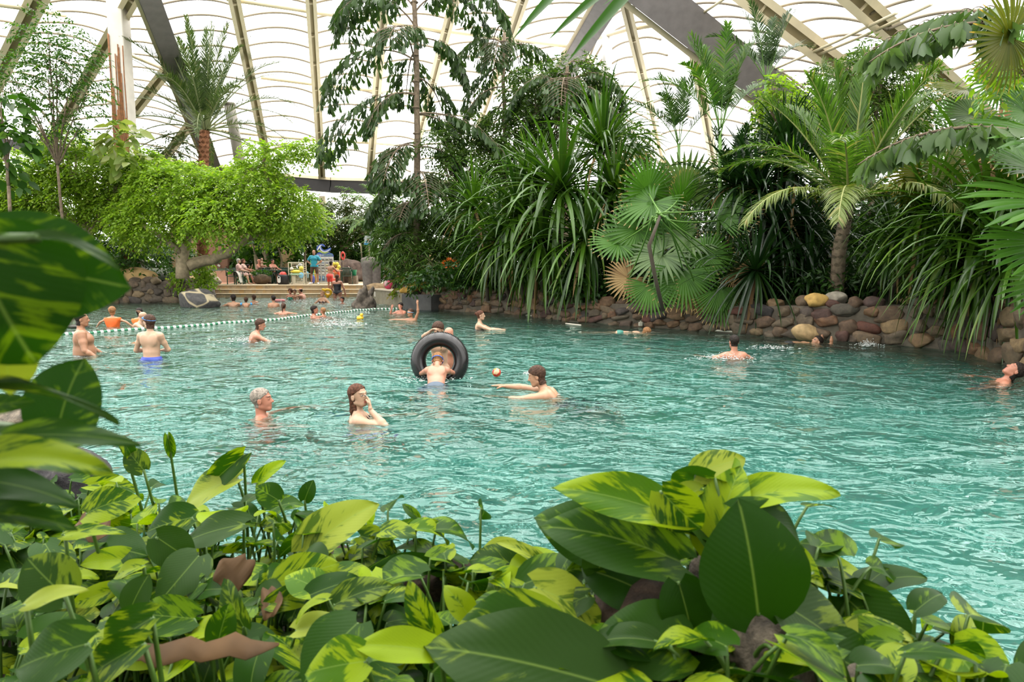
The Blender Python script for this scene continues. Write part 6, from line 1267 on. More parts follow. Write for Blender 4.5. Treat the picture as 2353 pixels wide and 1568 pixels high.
for k, (px, py, dz, r, col, lb2) in enumerate([(1875,690,1.1,(.26,.2,.15),(.50,.31,.09),'bright yellow ochre stone on top of the right wall'),(1922,685,1.4,(.22,.2,.16),(.34,.30,.24),'whitish lumpy stone beside the ochre one on the right wall'),(1850,765,.25,(.30,.2,.2),(.42,.29,.14),'pale orange stone low in the right wall'),(2048,768,.3,(.24,.15,.14),(.14,.035,.03),'dark red stone low in the right wall'),(2095,692,1.0,(.26,.2,.12),(.34,.26,.12),'flat yellowish cap stone under the drooping screw pine')]):
    D = on(px, 782, 0)[1]+dz*.2+.05; V, F = rock((0,0,0), r, 3, .2, 80+k, .5); b = MB().add(V, F).build('wall_stone', flat('wstone_%d' % k, col, .85, vary=.3, vs=8, bmp=.5)); b.location = tuple(at(px, py, D)); tag(b, lb2, 'stone')
# creeper on the planter, yellow leaves
bushy('trailing_creeper', 'light green creeper hanging down the slate planter', 'creeper', [(908,672,8,12),(910,690,7,12)], 25.9, PO([at(908,660,26)[0], 26.4, .6]), L_FICUS, BARK, .12, .08, 6, .15, .8, 'simple', 1.4, .02, seed=90, branches=False, depth=.3)
bushy('yellow_shrub', 'yellow and brown leaved shrub between bag and ochre boulder', 'shrub', [(925,655,22,16)], 26, PO([at(925,660,26)[0], 26.3, .6]), leafmat('leaf_yellow', (.40,.27,.03), (.16,.20,.02), (.30,.12,.03), .35, .4), BARK, .24, .10, 6, .3, .45, 'simple', .9, .02, seed=91, branches=False)
# poster on a post
ps = at(848, 556, 30); pr_ = empty('poster_board', (ps[0], 30, .5), 0, 'tilted blue and white poster on a post behind the statue', 'poster'); hz_ = ps[2]-.5
MB().add(*bevbox(-.03,.03,-.03,.03,0,hz_,.008)).build('post', flat('post_cream', (.5,.42,.26), .7), pr_, False)
o_ = MB().add(*bevbox(-.19,.19,-.02,0,-.20,.20,.005)).build('board', flat('poster_white', (.72,.74,.74), .5), pr_, False); o_.location = (0,-.04,hz_+.05); o_.rotation_euler = (0,.12,0)
MB().add(*box(-.185,.185,-.024,-.02,-.195,-.11)).build('blue_band', flat('poster_blue', (.05,.35,.60), .5), o_, False)
for k, (x, z, r, col) in enumerate([(-.03,.02,.06,(.40,.25,.18)),(.05,-.02,.045,(.10,.10,.12)),(.09,.10,.03,(.05,.3,.25)),(-.10,-.05,.04,(.15,.45,.6))]): V, F = ICO[2]; MB().add(V*[r,.004,r*1.1]+[x,-.024,z], F).build('picture_patch', flat('pp%d' % k, col, .6), o_)
mb = MB(); add_tube(mb, [at(832,600,30.5), at(829,560,30.5)], .03, 6); tag(mb.build('wooden_stake', BARKP, loc=at(832,600,30.5)), 'thin wooden stake rising left of the poster', 'stake')
for k, (px, py, D) in enumerate([(916,565,28)]):
    V, F = ICO[3]; b = MB().add(V*[.10,.10,.13], F).build('green_lantern', flat('green_glass', (.02,.30,.18), .15)); b.location = tuple(at(px, py, D)); tag(b, 'small glossy green globe among the palm leaves above the planter', 'lantern')
# white skimmer tubes and pipe ends along the right wall
PIPE = flat('dirty_white_pipe', (.52,.48,.40), .5)
for k, (x0, y0, x1, y1, r, lb2) in enumerate([(1000,706,1052,713,.035,'short buff pipe at the waterline below the bamboo'),(1300,744,1335,748,.03,'pale pipe piece under the strap leaves at the wall foot'),(1635,759,1690,763,.035,'slotted white grating strip in the middle of the wall foot'),(1812,769,1850,770,.035,'longest white pipe lying at the waterline left of the clamp'),(1850,768,1862,758,.05,'thick pipe stub rising left of the black clamp'),(1868,757,1884,765,.05,'thick pipe stub falling right of the black clamp'),(2025,781,2085,787,.035,'white grating strip below the dark red stone'),(2120,786,2160,795,.03,'buff pipe running along the curve of the wall'),(1198,722,1228,727,.03,'thin pale pipe in the dark gap of the wall')]):
    mb = MB(); a_, b_ = on(x0, y0+2, 0), on(x1, y1+2, 0); a_ = at(x0, y0, a_[1]-.12); b_ = at(x1, y1, b_[1]-.12); add_tube(mb, bez(a_, b_, 0, 5), r*.65, 8); tag(mb.build('pipe', PIPE, loc=a_), lb2, 'pipe')
for k, (px, py, lb2) in enumerate([(1007,703,'small grey spout fitting below the bamboo'),(1184,716,'pair of small white fittings under the strap leaves'),(1472,745,'small white valve on the wall foot left of the fans'),(1687,757,'small white bracket right of the grating'),(1865,757,'black clamp between two white pipe stubs'),(2128,781,'small white bracket where the wall bends')]):
    D = on(px, py+6, 0)[1]-.15; b = MB().add(*bevbox(-.05,.05,-.04,.04,-.05,.05,.015)).build('pipe_fitting', BLACKP if 'black' in lb2 else PIPE, smooth=False); b.location = tuple(at(px, py, D)); MB().add(*obox([0,0,.06],[.015,0,0],[0,.015,0],[0,0,.02])).build('nozzle', PIPE, b, False); tag(b, lb2, 'pipe fitting')
# ================================================================== the bathers
RE = (-.35,.2,-.9)
def bather(label, px, py, yaw, cut, **k):
    """px, py: where the body meets the water; cut: height on the standing body (m) at the waterline"""
    c = on(px, py, 0); k.setdefault('water', -.75); return person(label, c, yaw, zref=cut, **k)
CR = {}
fold = dict(aL=((-.15,.75,-.55),(.85,.45,.1)), aR=((.15,.75,-.55),(-.85,.45,.15)))
# near and middle
bather('older man with cropped grey hair, in the water up to his shoulders, facing right', 610, 953, -83, 1.47, s=.95, h=.0065, skin='red', hair='crop', hc='grey', lean=(4,0,0), head=(0,0,0), aL=((-.8,.35,-.28),(-.35,.85,-.05)), aR=((.75,.45,-.28),(-.1,1,-.05)), wear=[('swim_trunks','trunks',(.015,.015,.02))], handL='flat', handR='flat', wd=1.12, water=-1.3, hscale=1.08)
bather('woman with long wet brown hair pinching her nose, next to the older man', 838, 958, -78, 1.40, h=.0044, skin='pale', fem=1, hair='wet', hc='auburn', head=(-40,0,0), lean=(6,0,0), aL=((-.3,.85,-.38),(.1,.95,-.1)), aR=('ik',(.035,.165,-.135),(.5,.5,-.7),(-.35,-.35,.85)), handR='pinch', wear=[('halter_top','bikini',(.02,.015,.015)),('bikini_bottom','brief',(.04,.06,.35))], water=-1.3)
bather('dark-haired man reaching both arms left towards the ball', 1296, 905, 78, 1.345, h=.0065, s=1.02, skin='fair', hair='short', hc='brown', lean=(-30,0,0), head=(4,14,0), aL=((-.25,.9,-.1),(.0,1,-.05)), aR=((.12,.96,.10),(.02,1,.05)), handL='flat', handR='flat', wear=[('swim_trunks','trunks',(.02,.04,.07)),('wristband','wrist',(.02,.02,.02),0)], lL=((0,-.6,-.8),(0,-.7,-.7)), lR=((0,-.75,-.65),(0,-.9,-.4)), water=-1.3)
# boy in the tube, seen from behind
tbc = on(1008, 872, 0)
person('boy lying through the black tube, back to the camera, blue goggle strap', tbc+PO([0,-.34,0]), 3, s=.80, zref=1.06, h=.0065, skin='pink', hair='crop', hc='light', child=.6, lean=(-52,0,0), head=(0,-4,0), aL=((-.42,.85,-.3),(.1,.9,-.3)), aR=((.42,.85,-.3),(-.1,.9,-.3)), wear=[('swim_shorts','trunks',(.06,.09,.13),-.22),('goggle_strap','goggle_strap',(.03,.14,.60),-.005)], lL=((-.2,-.8,-.45),(-.25,-.7,-.5),(-.1,-.9,-.3)), lR=((.1,-.8,-.5),(.0,-.8,-.5),(0,-.9,-.3)), water=-.9, hscale=1.0)
person('child with dark hair peeping over the top of the black tube', at(1010, 800, 9.75), 175, s=.8, zref=1.30, h=.009, skin='pale', hair='short', hc='brown', child=.6, head=(-15,-16,0), aL=((-.5,.6,.3),(.3,.9,.0)), aR=((.3,.8,.5),(-.6,.5,.4)), water=-.6)
person('person hidden behind the black tube with only a bald crown showing', at(1036, 808, 10.1), 150, s=.85, zref=1.30, h=.011, skin='pink', hair='none', head=(0,-20,0), water=-.5)
# left: heavy man and boy with goggles
bather('heavy man with receding dark hair standing waist deep at the left', 191, 813, -58, 1.045, h=.008, s=1.03, skin='tan', wd=1.5, belly=.05, hair='receding', hc='dark', head=(-12,-2,0), aL=((-.3,.35,-.9),(.1,.8,-.6)), aR=((.42,.12,-.9),(.2,.72,-.55)), wear=[('swim_trunks','trunks',(.02,.018,.02))], water=-1.2)
bather('boy with blue goggles pushed up on his brow, back turned, beside the lane rope', 349, 826, 2, .975, h=.007, s=.93, skin='pale', child=.15, hair='short', hc='brown', head=(62,0,0), aL=((-.42,.15,-.9),(.5,.8,-.1)), aR=((.3,.35,-.9),(-.7,.65,-.1)), wear=[('swim_shorts','trunks',(.05,.08,.42)),('goggles','goggles',(.08,.25,.6),.045)], water=-1.2)
bather('boy with wet brown hair lunging to the right among splashes', 572, 784, -60, 1.22, h=.0095, s=.9, skin='pink', hair='short', hc='brown', child=.3, lean=(-22,8,0), head=(-20,12,0), aL=((-.85,.1,-.55),(-.5,.2,-.8)), aR=((.5,.7,-.4),(.1,.9,-.3)), wear=[('swim_shorts','trunks',(.03,.04,.15))], water=-.9)
bather('child in an orange life vest seen from behind', 260, 752, 5, 1.10, h=.011, s=.72, child=.9, skin='fair', hair='short', hc='light', aL=((-.9,.1,-.35),(-.6,.3,-.6)), aR=((.9,.1,-.35),(.6,.3,-.6)), wear=[('life_vest','vest',(.80,.14,.02))])
bather('bald man lying back in the water with one elbow raised', 299, 750, -75, 1.30, h=.012, skin='pale', hair='none', lean=(-30,0,0), head=(30,20,0), aL=((-.7,.1,.45),(.8,-.2,.55)), aR=((.7,.5,-.2),(.2,.9,-.1)))
bather('dark-haired child behind the bald man lying back', 322, 744, 30, 1.25, h=.014, s=.75, child=.8, skin='fair', hair='short', hc='dark', wear=[('life_vest','vest',(.8,.2,.03))])
bather('woman with a dark ponytail at the far left beyond the rope', 160, 725, -20, 1.36, h=.013, fem=1, skin='pink', hair='pony', hc='dark', head=(50,0,0), aL=((-.8,.4,-.2),(0,1,-.1)), aR=((.8,.4,-.2),(0,1,-.1)))
bather('person stooping with only pale back and shoulder out, furthest left', 172, 709, -90, 1.30, h=.014, skin='pale', hair='short', hc='brown', lean=(-70,0,0), head=(0,-30,0))
# row near the steps
bather('man with thick dark hair, broad bare back, nearest the left of the steps', 537, 703, 8, 1.33, h=.013, skin='fair', hair='short', hc='dark', hscale=1.1, wd=1.1, head=(40,0,0), aL=((-.85,.3,-.3),(-.3,.8,-.3)), aR=((.85,.3,-.3),(.3,.8,-.3)))
bather('small child wearing blue armbands', 566, 704, 10, 1.27, h=.012, s=.62, child=1., skin='fair', hair='short', hc='brown', aL=((-.95,.2,.15),(-.6,.6,-.3)), aR=((.95,.2,.15),(.6,.6,-.3)), wear=[('armband','armband',(.05,.35,.75))])
bather('boy just right of and behind the child with armbands', 584, 697, 55, 1.36, h=.013, s=.85, child=.3, skin='fair', hair='short', hc='brown')
bather('woman with a dark bun, bare back, right of the armband child', 629, 706, 20, 1.30, h=.013, fem=1, skin='tan', hair='bun', hc='dark', head=(25,0,0))
bather('girl with a long brown ponytail seen from behind, by the lane rope', 652, 722, -4, 1.36, h=.011, fem=1, s=.9, skin='pink', hair='pony', hc='brown', aL=((-.8,.5,-.1),(0,.9,-.2)), aR=((.8,.5,-.1),(0,.9,-.2)))
bather('woman with curly dark hair and a green top near the steps', 668, 689, 172, 1.22, h=.013, fem=1, s=.95, skin='red', hair='curly', hc='auburn', wear=[('green_top','suit',(.02,.25,.16))])
bather('small boy between the curly-haired woman and the balding man', 678, 689, 170, 1.12, h=.013, s=.68, child=.8, skin='tan', hair='short', hc='brown', aR=((-.1,.8,-.2),(.2,.9,0)))
bather('balding man holding his arms out to the small boy', 698, 688, 75, 1.22, h=.013, skin='pink', hair='bald_ring', hc='dark', head=(0,0,0), lean=(-12,0,0), aL=((-.1,.9,-.2),(.1,.9,.0)), aR=((.1,.9,-.2),(0,1,0)))
bather('woman in a dark triangle bikini facing the camera, below the steps', 742, 697, 165, 1.24, h=.012, fem=1, skin='fair', hair='bun', hc='light', head=(-15,0,0), wear=[('bikini_top','bikini',(.03,.015,.015))], aL=((-.7,.2,-.6),(0,.5,-.7)), aR=((.7,.2,-.6),(0,.5,-.7)))
bather('child with only the head above water at the feet of the standing woman', 787, 698, 150, 1.42, h=.013, s=.7, child=.9, skin='red', hair='short', hc='dark')
bather('woman in a strapless black swimsuit standing with her back turned', 776, 688, -6, .62, h=.011, s=1.0, fem=1, wd=1.22, skin='pink', hair='long', hc='auburn', wear=[('black_swimsuit','strapless',(.012,.012,.016))], aL=((-.45,.25,-.85),(.1,.6,-.6)), aR=((.4,.1,-.9),(.1,.3,-.9)), water=-.7)
p_ = pxy(760, 33.85, 0); person('bare-chested man in red trunks bending towards the steps', (p_[0], 33.75, .19), -25, s=.90, zref=0, h=.012, skin='tan', hair='short', hc='dark', lean=(-12,0,0), head=(-10,10,0), wear=[('red_trunks','trunks',(.75,.06,.04),-.34)], aL=((-.2,.5,-.8),(.3,.8,-.3)), aR=((.3,.6,-.6),(.2,.9,.1)))
# middle, past the rope
bather('man with dark hair hugging a baby just this side of the lane rope', 722, 731, -75, 1.38, h=.011, skin='red', hair='short', hc='dark', aL=((-.2,.95,-.15),(.4,.9,0)), aR=((.3,.9,-.2),(-.2,.95,.05)))
bather('fair-haired baby in a white top held by the man at the rope', 743, 731, 80, 1.30, h=.010, s=.58, child=1., skin='pink', hair='short', hc='light', wear=[('white_top','suit',(.7,.7,.68))], aL=((-.6,.6,0),(-.2,.9,.1)), aR=((.6,.6,.1),(.6,.4,.2)))
bather('swimmer mid-dive, only a dark head and shoulder breaking the splash', 783, 748, -100, 1.50, h=.012, skin='tan', hair='short', hc='dark', lean=(-60,0,0), head=(0,-30,0), water=-.3)
bather('person covering the face with both hands at the end of the lane rope', 921, 722, 150, 1.33, h=.011, s=.88, skin='red', hair='short', hc='dark', aL=((-.35,.7,-.25),(.35,.1,.9)), aR=((.35,.7,-.25),(-.35,.1,.9)))
bather('boy with blue goggles raising one arm straight up', 944, 736, 150, 1.40, h=.0105, s=.9, child=.3, skin='tan', hair='crop', hc='brown', head=(-10,0,0), aL=((-.35,-.05,.85),(.05,0,1)), aR=((.95,.25,.02),(.98,.1,.0)), wear=[('goggle_strap','goggle_strap',(.15,.45,.75),.01)])
bather('woman with a dark bun and thin black straps swimming to the right', 1103, 757, -88, 1.29, h=.009, fem=1, skin='pale', hair='bun', hc='auburn', wear=[('black_swimsuit','suit',(.015,.012,.012))], aL=((-.2,.8,-.35),(.2,.95,.0)), aR=((.3,.8,-.3),(-.1,1,.02)), handL='flat')
bather('man with very short dark hair seen from behind at the right', 1686, 823, 8, 1.35, h=.008, skin='pink', hair='crop', hc='dark', s=.98, aL=((-.8,.5,-.3),(-.2,.9,-.2)), aR=((.8,.5,-.3),(.2,.9,-.2)), wear=[('swim_trunks','trunks',(.02,.02,.05))], water=-1.1)
# swimmers lying on the water
def lying(label, c, yaw, s, up_=True, water=-.4, **k):
    L = dict(lean=(-90,0,0) if up_ else (90,0,0)); L.update(k); return person(label, c, yaw, s=s, ref='abs', zref=0, water=water, h=.011, **L)
c = on(1462, 769, -.05); lying('snorkeller stretched out face down near the middle of the wall', c+PO([-.35,0,-.03]), -96, .92, True, skin='pale', hair='short', hc='light', head=(0,55,0), aL=((-.35,.95,.05),(-.1,1,.0)), aR=((.5,.9,0),(.2,1,0)), lL=((-.12,-1,.02),(0,-1,-.02),(0,-1,-.3)), lR=((.12,-1,0),(0,-1,.02),(0,-1,-.3)), wear=[('green_trunks','brief',(.05,.22,.17))])
c = on(1812, 799, -.10); lying('swimmer floating on the back with both feet out of the water', c, 95, .98, False, skin='tan', hair='short', hc='dark', head=(0,-60,0), aL=((-.9,.2,-.1),(-.7,.5,-.1)), aR=((.9,.2,-.1),(.7,.5,-.1)), lL=((-.15,-1,.05),(0,-1,.10),(0,.1,1)), lR=((.2,-1,.05),(.05,-1,.10),(0,.1,1)), wear=[('black_trunks','brief',(.02,.02,.02))])
c = on(1998, 797, -.17); lying('swimmer doing front crawl almost hidden in spray at the right', c, 95, .9, True, skin='tan', hair='short', hc='dark', head=(0,40,0), aL=((-.3,.5,.75),(.2,.9,-.2)), aR=((.3,.9,-.2),(0,1,-.2)), lL=((-.12,-1,-.1),(0,-1,-.1)), lR=((.12,-1,-.1),(0,-1,-.1)))
bather('dark-haired man floating with his face tilted up at the right picture edge', 2268, 874, 62, 1.40, h=.007, skin='red', hair='short', hc='dark', lean=(22,0,0), head=(10,28,0), aL=((-.85,.3,-.15),(-.3,.85,-.05)), aR=((.85,.3,-.2),(.3,.85,-.05)), wear=[('swim_trunks','trunks',(.02,.03,.07))], water=-.8)
# on the deck
p_ = on(708, 656, ZD); person('bald lifeguard in a teal polo shirt and brown shorts, hands on hips, on the deck', (p_[0], 34.6, ZD), 178, s=1.0, zref=0, h=.009, skin='tan', hair='bald_ring', hc='brown', aL=((-.62,-.12,-.72),(.62,.25,-.42)), aR=((.62,-.12,-.72),(-.62,.25,-.42)), lL=((-.14,.04,-1),(-.05,-.02,-1),(-.4,1,-.1)), lR=((.14,.04,-1),(.05,-.02,-1),(.4,1,-.1)),
 wear=[('polo_shirt','shirt',(.015,.27,.36)),('collar','collar',(.02,.03,.10)),('brown_shorts','trunks',(.075,.04,.02),-.40),('shoes','shoes',(.70,.70,.68))], wd=1.04)
sit = dict(lL=((-.12,.98,-.1),(-.02,.15,-1)), lR=((.12,.98,-.1),(.02,.25,-1)))
def sitter(label, px, D, yaw, **k):
    k.setdefault('s', .98); q = pxy(px, D, ZD+.55*k['s']); k0 = dict(sit); k0.update(k); return person(label, q, yaw, ref='abs', zref=0., h=.0125, **k0)
sitter('white-haired woman in a pink top seated on a green chair', 550, 35.3, -75, fem=1, skin='pale', hair='short', hc='white', wear=[('pink_top','shirt',(.62,.38,.33)),('pale_skirt','lap',(.55,.45,.36))], aL=((-.2,.5,-.8),(.1,.9,-.2)), aR=((.2,.5,-.8),(-.1,.9,-.2)))
sitter('dark-haired woman in pale pink with red shorts, seated beyond the white-haired one', 561, 36.1, -80, fem=1, skin='pink', hair='long', hc='auburn', wear=[('pale_top','shirt',(.62,.42,.34)),('red_shorts','lap',(.65,.06,.04))], aL=((-.2,.6,-.7),(.1,.9,-.1)), aR=((.2,.6,-.7),(-.1,.9,-.1)))
sitter('child sitting with an elbow raised at the right of the seated women', 572, 36.3, -60, s=.75, child=.5, skin='tan', hair='short', hc='dark', aL=((-.3,.6,.1),(.3,.2,.9)), aR=((.3,.6,-.4),(-.1,.8,.3)), wear=[('swim_shorts','lap',(.03,.04,.1))])
sitter('bald man seated under the fig tree, turned away with a baby in his arms', 597, 37.0, -95, skin='red', hair='none', wd=1.15, wear=[('grey_shorts','lap',(.2,.2,.22))], aL=((-.1,.7,-.5),(.5,.6,.2)), aR=((.2,.6,-.5),(-.5,.7,.3)))
q = pxy(604, 36.9, ZD+.98); person('baby held against the chest of the seated bald man', q, -60, s=.45, ref='abs', zref=0, h=.012, child=1., skin='pale', hair='none', aL=((-.6,.5,-.3),(0,1,0)), aR=((.6,.5,-.3),(0,1,0)), **sit)
sitter('bather with dark hair seated behind the fig tree, bare back turned', 628, 36.8, -120, skin='red', hair='short', hc='dark', wear=[('swim_shorts','lap',(.05,.05,.05))], aL=((-.2,.6,-.6),(.2,.9,-.1)), aR=((.2,.6,-.6),(-.2,.9,-.1)))
p2 = pxy(773, 36.6, ZD); person('small child with fair skin standing behind the man in red trunks', p2, 30, s=.62, zref=0, h=.013, child=.9, skin='pale', hair='short', hc='light', aL=((-.4,.5,.3),(0,.7,.7)), aR=((.4,.5,.3),(0,.7,.7)), wear=[('orange_shorts','trunks',(.7,.2,.05))])
p2 = pxy(758, 35.4, ZD); 
# things people hold
V, F = torus(.20, .075, 28, 12); b = MB().add(V, F).build('swim_ring', flat('yellow_ring', (.85,.48,.02), .4)); b.location = tuple(at(753, 672, 31)); b.scale = (.72,.72,.72); b.rotation_euler = (.5,.4,.3); tag(b, 'yellow inflatable ring trailing at the left of the standing woman', 'swim ring')
V, F = ICO[2]; MB().add(V*[.16,.08,.10]+[-.26,0,.06], F).build('ring_head', MATS['yellow_ring'], b); MB().add(V*[.10,.06,.12]+[.10,0,-.28], F).build('ring_tail', MATS['yellow_ring'], b)
b = empty('inflatable_flower', at(771, 613, 36.0), 0, 'yellow inflatable flower held up behind the man in red trunks', 'inflatable'); 
for k in range(6): a = k*PI/3; V, F = ICO[2]; MB().add(V*[.10,.06,.10]+[.17*math.cos(a), 0, .17*math.sin(a)], F).build('petal', MATS['yellow_vinyl'], b)
MB().add(V*[.09,.07,.09], F).build('centre', flat('brown_centre', (.25,.12,.03), .5), b)
V, F = torus(.24, .07, 24, 12); b = MB().add(V, F).build('swim_ring', flat('red_ring', (.78,.10,.04), .4)); b.location = tuple(at(769, 632, 34.3)); b.rotation_euler = (.2,0,.9); tag(b, 'red and orange swim ring between the bending man and the woman in black', 'swim ring')
# foam slippers of the boy in the tube
c = on(970, 909, -.12); V, F = rock((0,0,0), (.09,.05,.03), 3, .1, 2, .1); b = MB().add(V, F).build('swim_shoe', flat('navy_neoprene', (.02,.02,.20), .5)); b.location = tuple(c); tag(b, 'dark blue swim shoe trailing in the water left of the boy in the tube', 'shoe')
# ================================================================== near planting bed: variegated pothos on a rocky bank
def pothos_mat(name, g1, g2, y1, thr, rough=.30, under=None):
    m, t, o = nmat(name); uv = t.nodes.new('ShaderNodeUVMap'); uv.uv_map = 'UVMap'; g = t.nodes.new('ShaderNodeNewGeometry'); s = t.nodes.new('ShaderNodeSeparateXYZ'); t.links.new(uv.outputs[0], s.inputs[0])
    def mth(op, a, b=None, c=None):
        q = t.nodes.new('ShaderNodeMath'); q.operation = op
        for i, v in enumerate((a, b, c)):
            if v is None: continue
            if isinstance(v, (int, float)): q.inputs[i].default_value = v
            else: t.links.new(v, q.inputs[i])
        return q.outputs[0]
    oi = t.nodes.new('ShaderNodeObjectInfo')
    au = mth('ABSOLUTE', mth('SUBTRACT', s.outputs['X'], .5)); # distance from the midrib
    cm = t.nodes.new('ShaderNodeCombineXYZ'); vv = mth('SUBTRACT', s.outputs['Y'], mth('MULTIPLY', au, .9)) # veins sweep forward
    t.links.new(mth('MULTIPLY', s.outputs['X'], 3.0), cm.inputs[0]); t.links.new(mth('MULTIPLY', vv, 9.0), cm.inputs[1]); t.links.new(mth('MULTIPLY', oi.outputs['Random'], 40.), cm.inputs[2])
    n = noise(t, 1.0, 5, cm.outputs[0], .6, .4); cm2 = t.nodes.new('ShaderNodeCombineXYZ'); t.links.new(mth('MULTIPLY', s.outputs['X'], 1.4), cm2.inputs[0]); t.links.new(mth('MULTIPLY', s.outputs['Y'], 1.2), cm2.inputs[1]); t.links.new(mth('MULTIPLY_ADD', oi.outputs['Random'], 71., 9.), cm2.inputs[2]); n2 = noise(t, 1.2, 2, cm2.outputs[0])
    mixv = mth('ADD', mth('MULTIPLY', n.outputs[0], .6), mth('MULTIPLY', n2.outputs[0], .55)); mixv = mth('ADD', mixv, mth('MULTIPLY', mth('SUBTRACT', oi.outputs['Random'], .5), .16))
    g1, g2, y1 = (tuple(x*q_ for x, q_ in zip(c, (.50,.56,.26))) for c in (g1, g2, y1)); fac = ramp(t, mixv, [(thr-.03, (0,0,0)), (thr+.03, (1,1,1))]); base = mix_rgb(t, oi.outputs['Random'], g1, g2); col = mix_rgb(t, fac, base, y1)
    mid = ramp(t, au, [(.0, (1,1,1)), (.018, (0,0,0))]); col = mix_rgb(t, mth('MULTIPLY', mid, .45), col, (.28,.42,.08))
    p = principled(t, g1, rough+.1, 0, .15); t.links.new(col, p.inputs['Base Color'])
    wv = t.nodes.new('ShaderNodeTexWave'); wv.inputs['Scale'].default_value = .55; t.links.new(cm.outputs[0], wv.inputs['Vector']); wv.bands_direction = 'Y'; t.links.new(bump(t, wv.outputs[1], .05, .003), p.inputs['Normal'])
    tr = t.nodes.new('ShaderNodeBsdfTranslucent'); t.links.new(mix_rgb(t, 1., col, (1.5,1.6,.6), 'MULTIPLY'), tr.inputs[0]); mx = t.nodes.new('ShaderNodeMixShader'); mx.inputs[0].default_value = .30
    t.links.new(p.outputs[0], mx.inputs[1]); t.links.new(tr.outputs[0], mx.inputs[2]); t.links.new(mx.outputs[0], o.inputs[0]); return m
P_GRN = pothos_mat('pothos_green', (.030,.105,.010), (.055,.155,.012), (.24,.40,.012), .66); P_VAR = pothos_mat('pothos_variegated', (.035,.12,.012), (.065,.18,.015), (.46,.58,.03), .575)
P_LIM = pothos_mat('pothos_lime', (.12,.28,.012), (.17,.34,.015), (.52,.68,.02), .53); P_GRY = pothos_mat('pothos_grey', (.055,.13,.035), (.05,.12,.025), (.30,.40,.06), .66, .3); P_PALE = pothos_mat('pothos_pale', (.16,.26,.05), (.12,.22,.03), (.60,.66,.14), .49)
P_BIG = pothos_mat('pothos_dark_streaked', (.030,.12,.008), (.035,.13,.008), (.26,.42,.015), .71, .38)
PM = [P_GRN, P_VAR, P_LIM, P_GRY, P_PALE, P_BIG]
def leaf_mesh(seed, L=1., Wd=.62, fold=.22, curl=.35, side=0., wavy=.03, nv=14, nu=8):
    """heart-shaped blade along +y from its stalk, folded along the midrib, tip bending down; thin solid"""
    rs = np.random.RandomState(seed); v = np.linspace(0, 1, nv+1); u = np.linspace(-1, 1, nu+1)
    w = np.interp(v, [0,.04,.12,.25,.4,.55,.7,.82,.92,.97,1], [.30,.52,.80,.97,1,.93,.76,.54,.30,.15,.01])*Wd*.5; ph = rs.uniform(0, 6, 2)
    U, Vv = np.meshgrid(u, v); Wm = w[:, None]*np.ones_like(U); X = U*Wm; Yp = Vv*L-(.13*L*np.abs(U)**1.5*np.exp(-(Vv/.16)**2))
    ang = curl*Vv**1.6; Y = Yp*np.cos(ang*.5); Z = -Yp*np.sin(ang)*.55+fold*np.abs(X)*(1-.5*Vv)+wavy*L*np.sin(7*Vv+ph[0]+2*U)*np.abs(U)**2+side*Vv**2*0
    X = X+side*L*Vv**2
    V = np.stack([X, Y, Z], -1).reshape(-1, 3); k = nu+1; i, j = np.meshgrid(np.arange(nv), np.arange(nu), indexing='ij'); F = np.stack([i*k+j, i*k+j+1, (i+1)*k+j+1, (i+1)*k+j], -1).reshape(-1, 4)
    UV = np.stack([(U*.5*np.maximum(.25, Wm/Wm.max())+.5), Vv], -1).reshape(-1, 2); return MB().add(V, F, 0, UV)
LM = [leaf_mesh(s, 1, w, f, c, sd).build('leaf', PM[0], None, link=False).data for s, w, f, c, sd in [(1,.66,.25,.5,.04),(2,.60,.38,.7,-.06),(3,.74,.15,.35,.0),(4,.52,.45,.9,.08),(5,.64,.05,.55,-.05),(6,.70,.3,1.1,.05)]]
# one mesh per blade shape and colouring
LDATA = {}
def leaf_data(si, mi):
    if (si, mi) not in LDATA: d = LM[si].copy(); d.materials.clear(); d.materials.append(PM[mi]); d.name = 'leaf'; LDATA[(si, mi)] = d
    return LDATA[(si, mi)]
PETM = flat('pothos_stalk', (.07,.15,.018), .45)
def put_leaf(root, base, axis, normal, L, wf, si, mi):
    o = bpy.data.objects.new('leaf', leaf_data(si, mi)); C.objects.link(o); o.parent = root; place_dir(o, axis, normal, PO(base)-PO(root.location)); o.scale = (L*wf, L, L); return o
# ---- the bed itself
BEDE = np.array([(-6.5,3.9),(-4.2,3.35),(-3.0,3.0),(-2.0,2.62),(-1.3,2.25),(-.75,1.95),(-.35,1.68),(0.0,1.52),(.25,1.42),(.55,1.38),(.80,1.28),(.98,1.05),(1.12,.75),(1.2,.3),(1.25,-.6)])
BZ = np.interp(np.arange(len(BEDE)), [0,3,6,8,9,10,11,12,14], [.62,.62,.60,.58,.60,.52,.42,.36,.3])
def bedz(x, y):
    """height of the soil"""
    z = .60+.05*np.sin(3*x+y)+.03*np.sin(7*y+2*x); z = z+.30*np.exp(-(((x-.42)/.26)**2+((y-1.12)/.26)**2)); return z-.25*np.clip((x-.8)/.5, 0, 1)
E_ = resample(BEDE, .09); T_ = nrm(np.gradient(E_, axis=0)); N_ = np.stack([T_[:, 1], -T_[:, 0]], 1)*-1
N_ = np.where((N_@PO([.3, 1.]))[:, None] > 0, N_, -N_) if False else np.stack([-T_[:, 1], T_[:, 0]], 1)
rb_ = np.random.RandomState(5); offs = [0, .06, .12, .2, .35, .6, 1., 1.6, 2.6, 4.5]; V = []
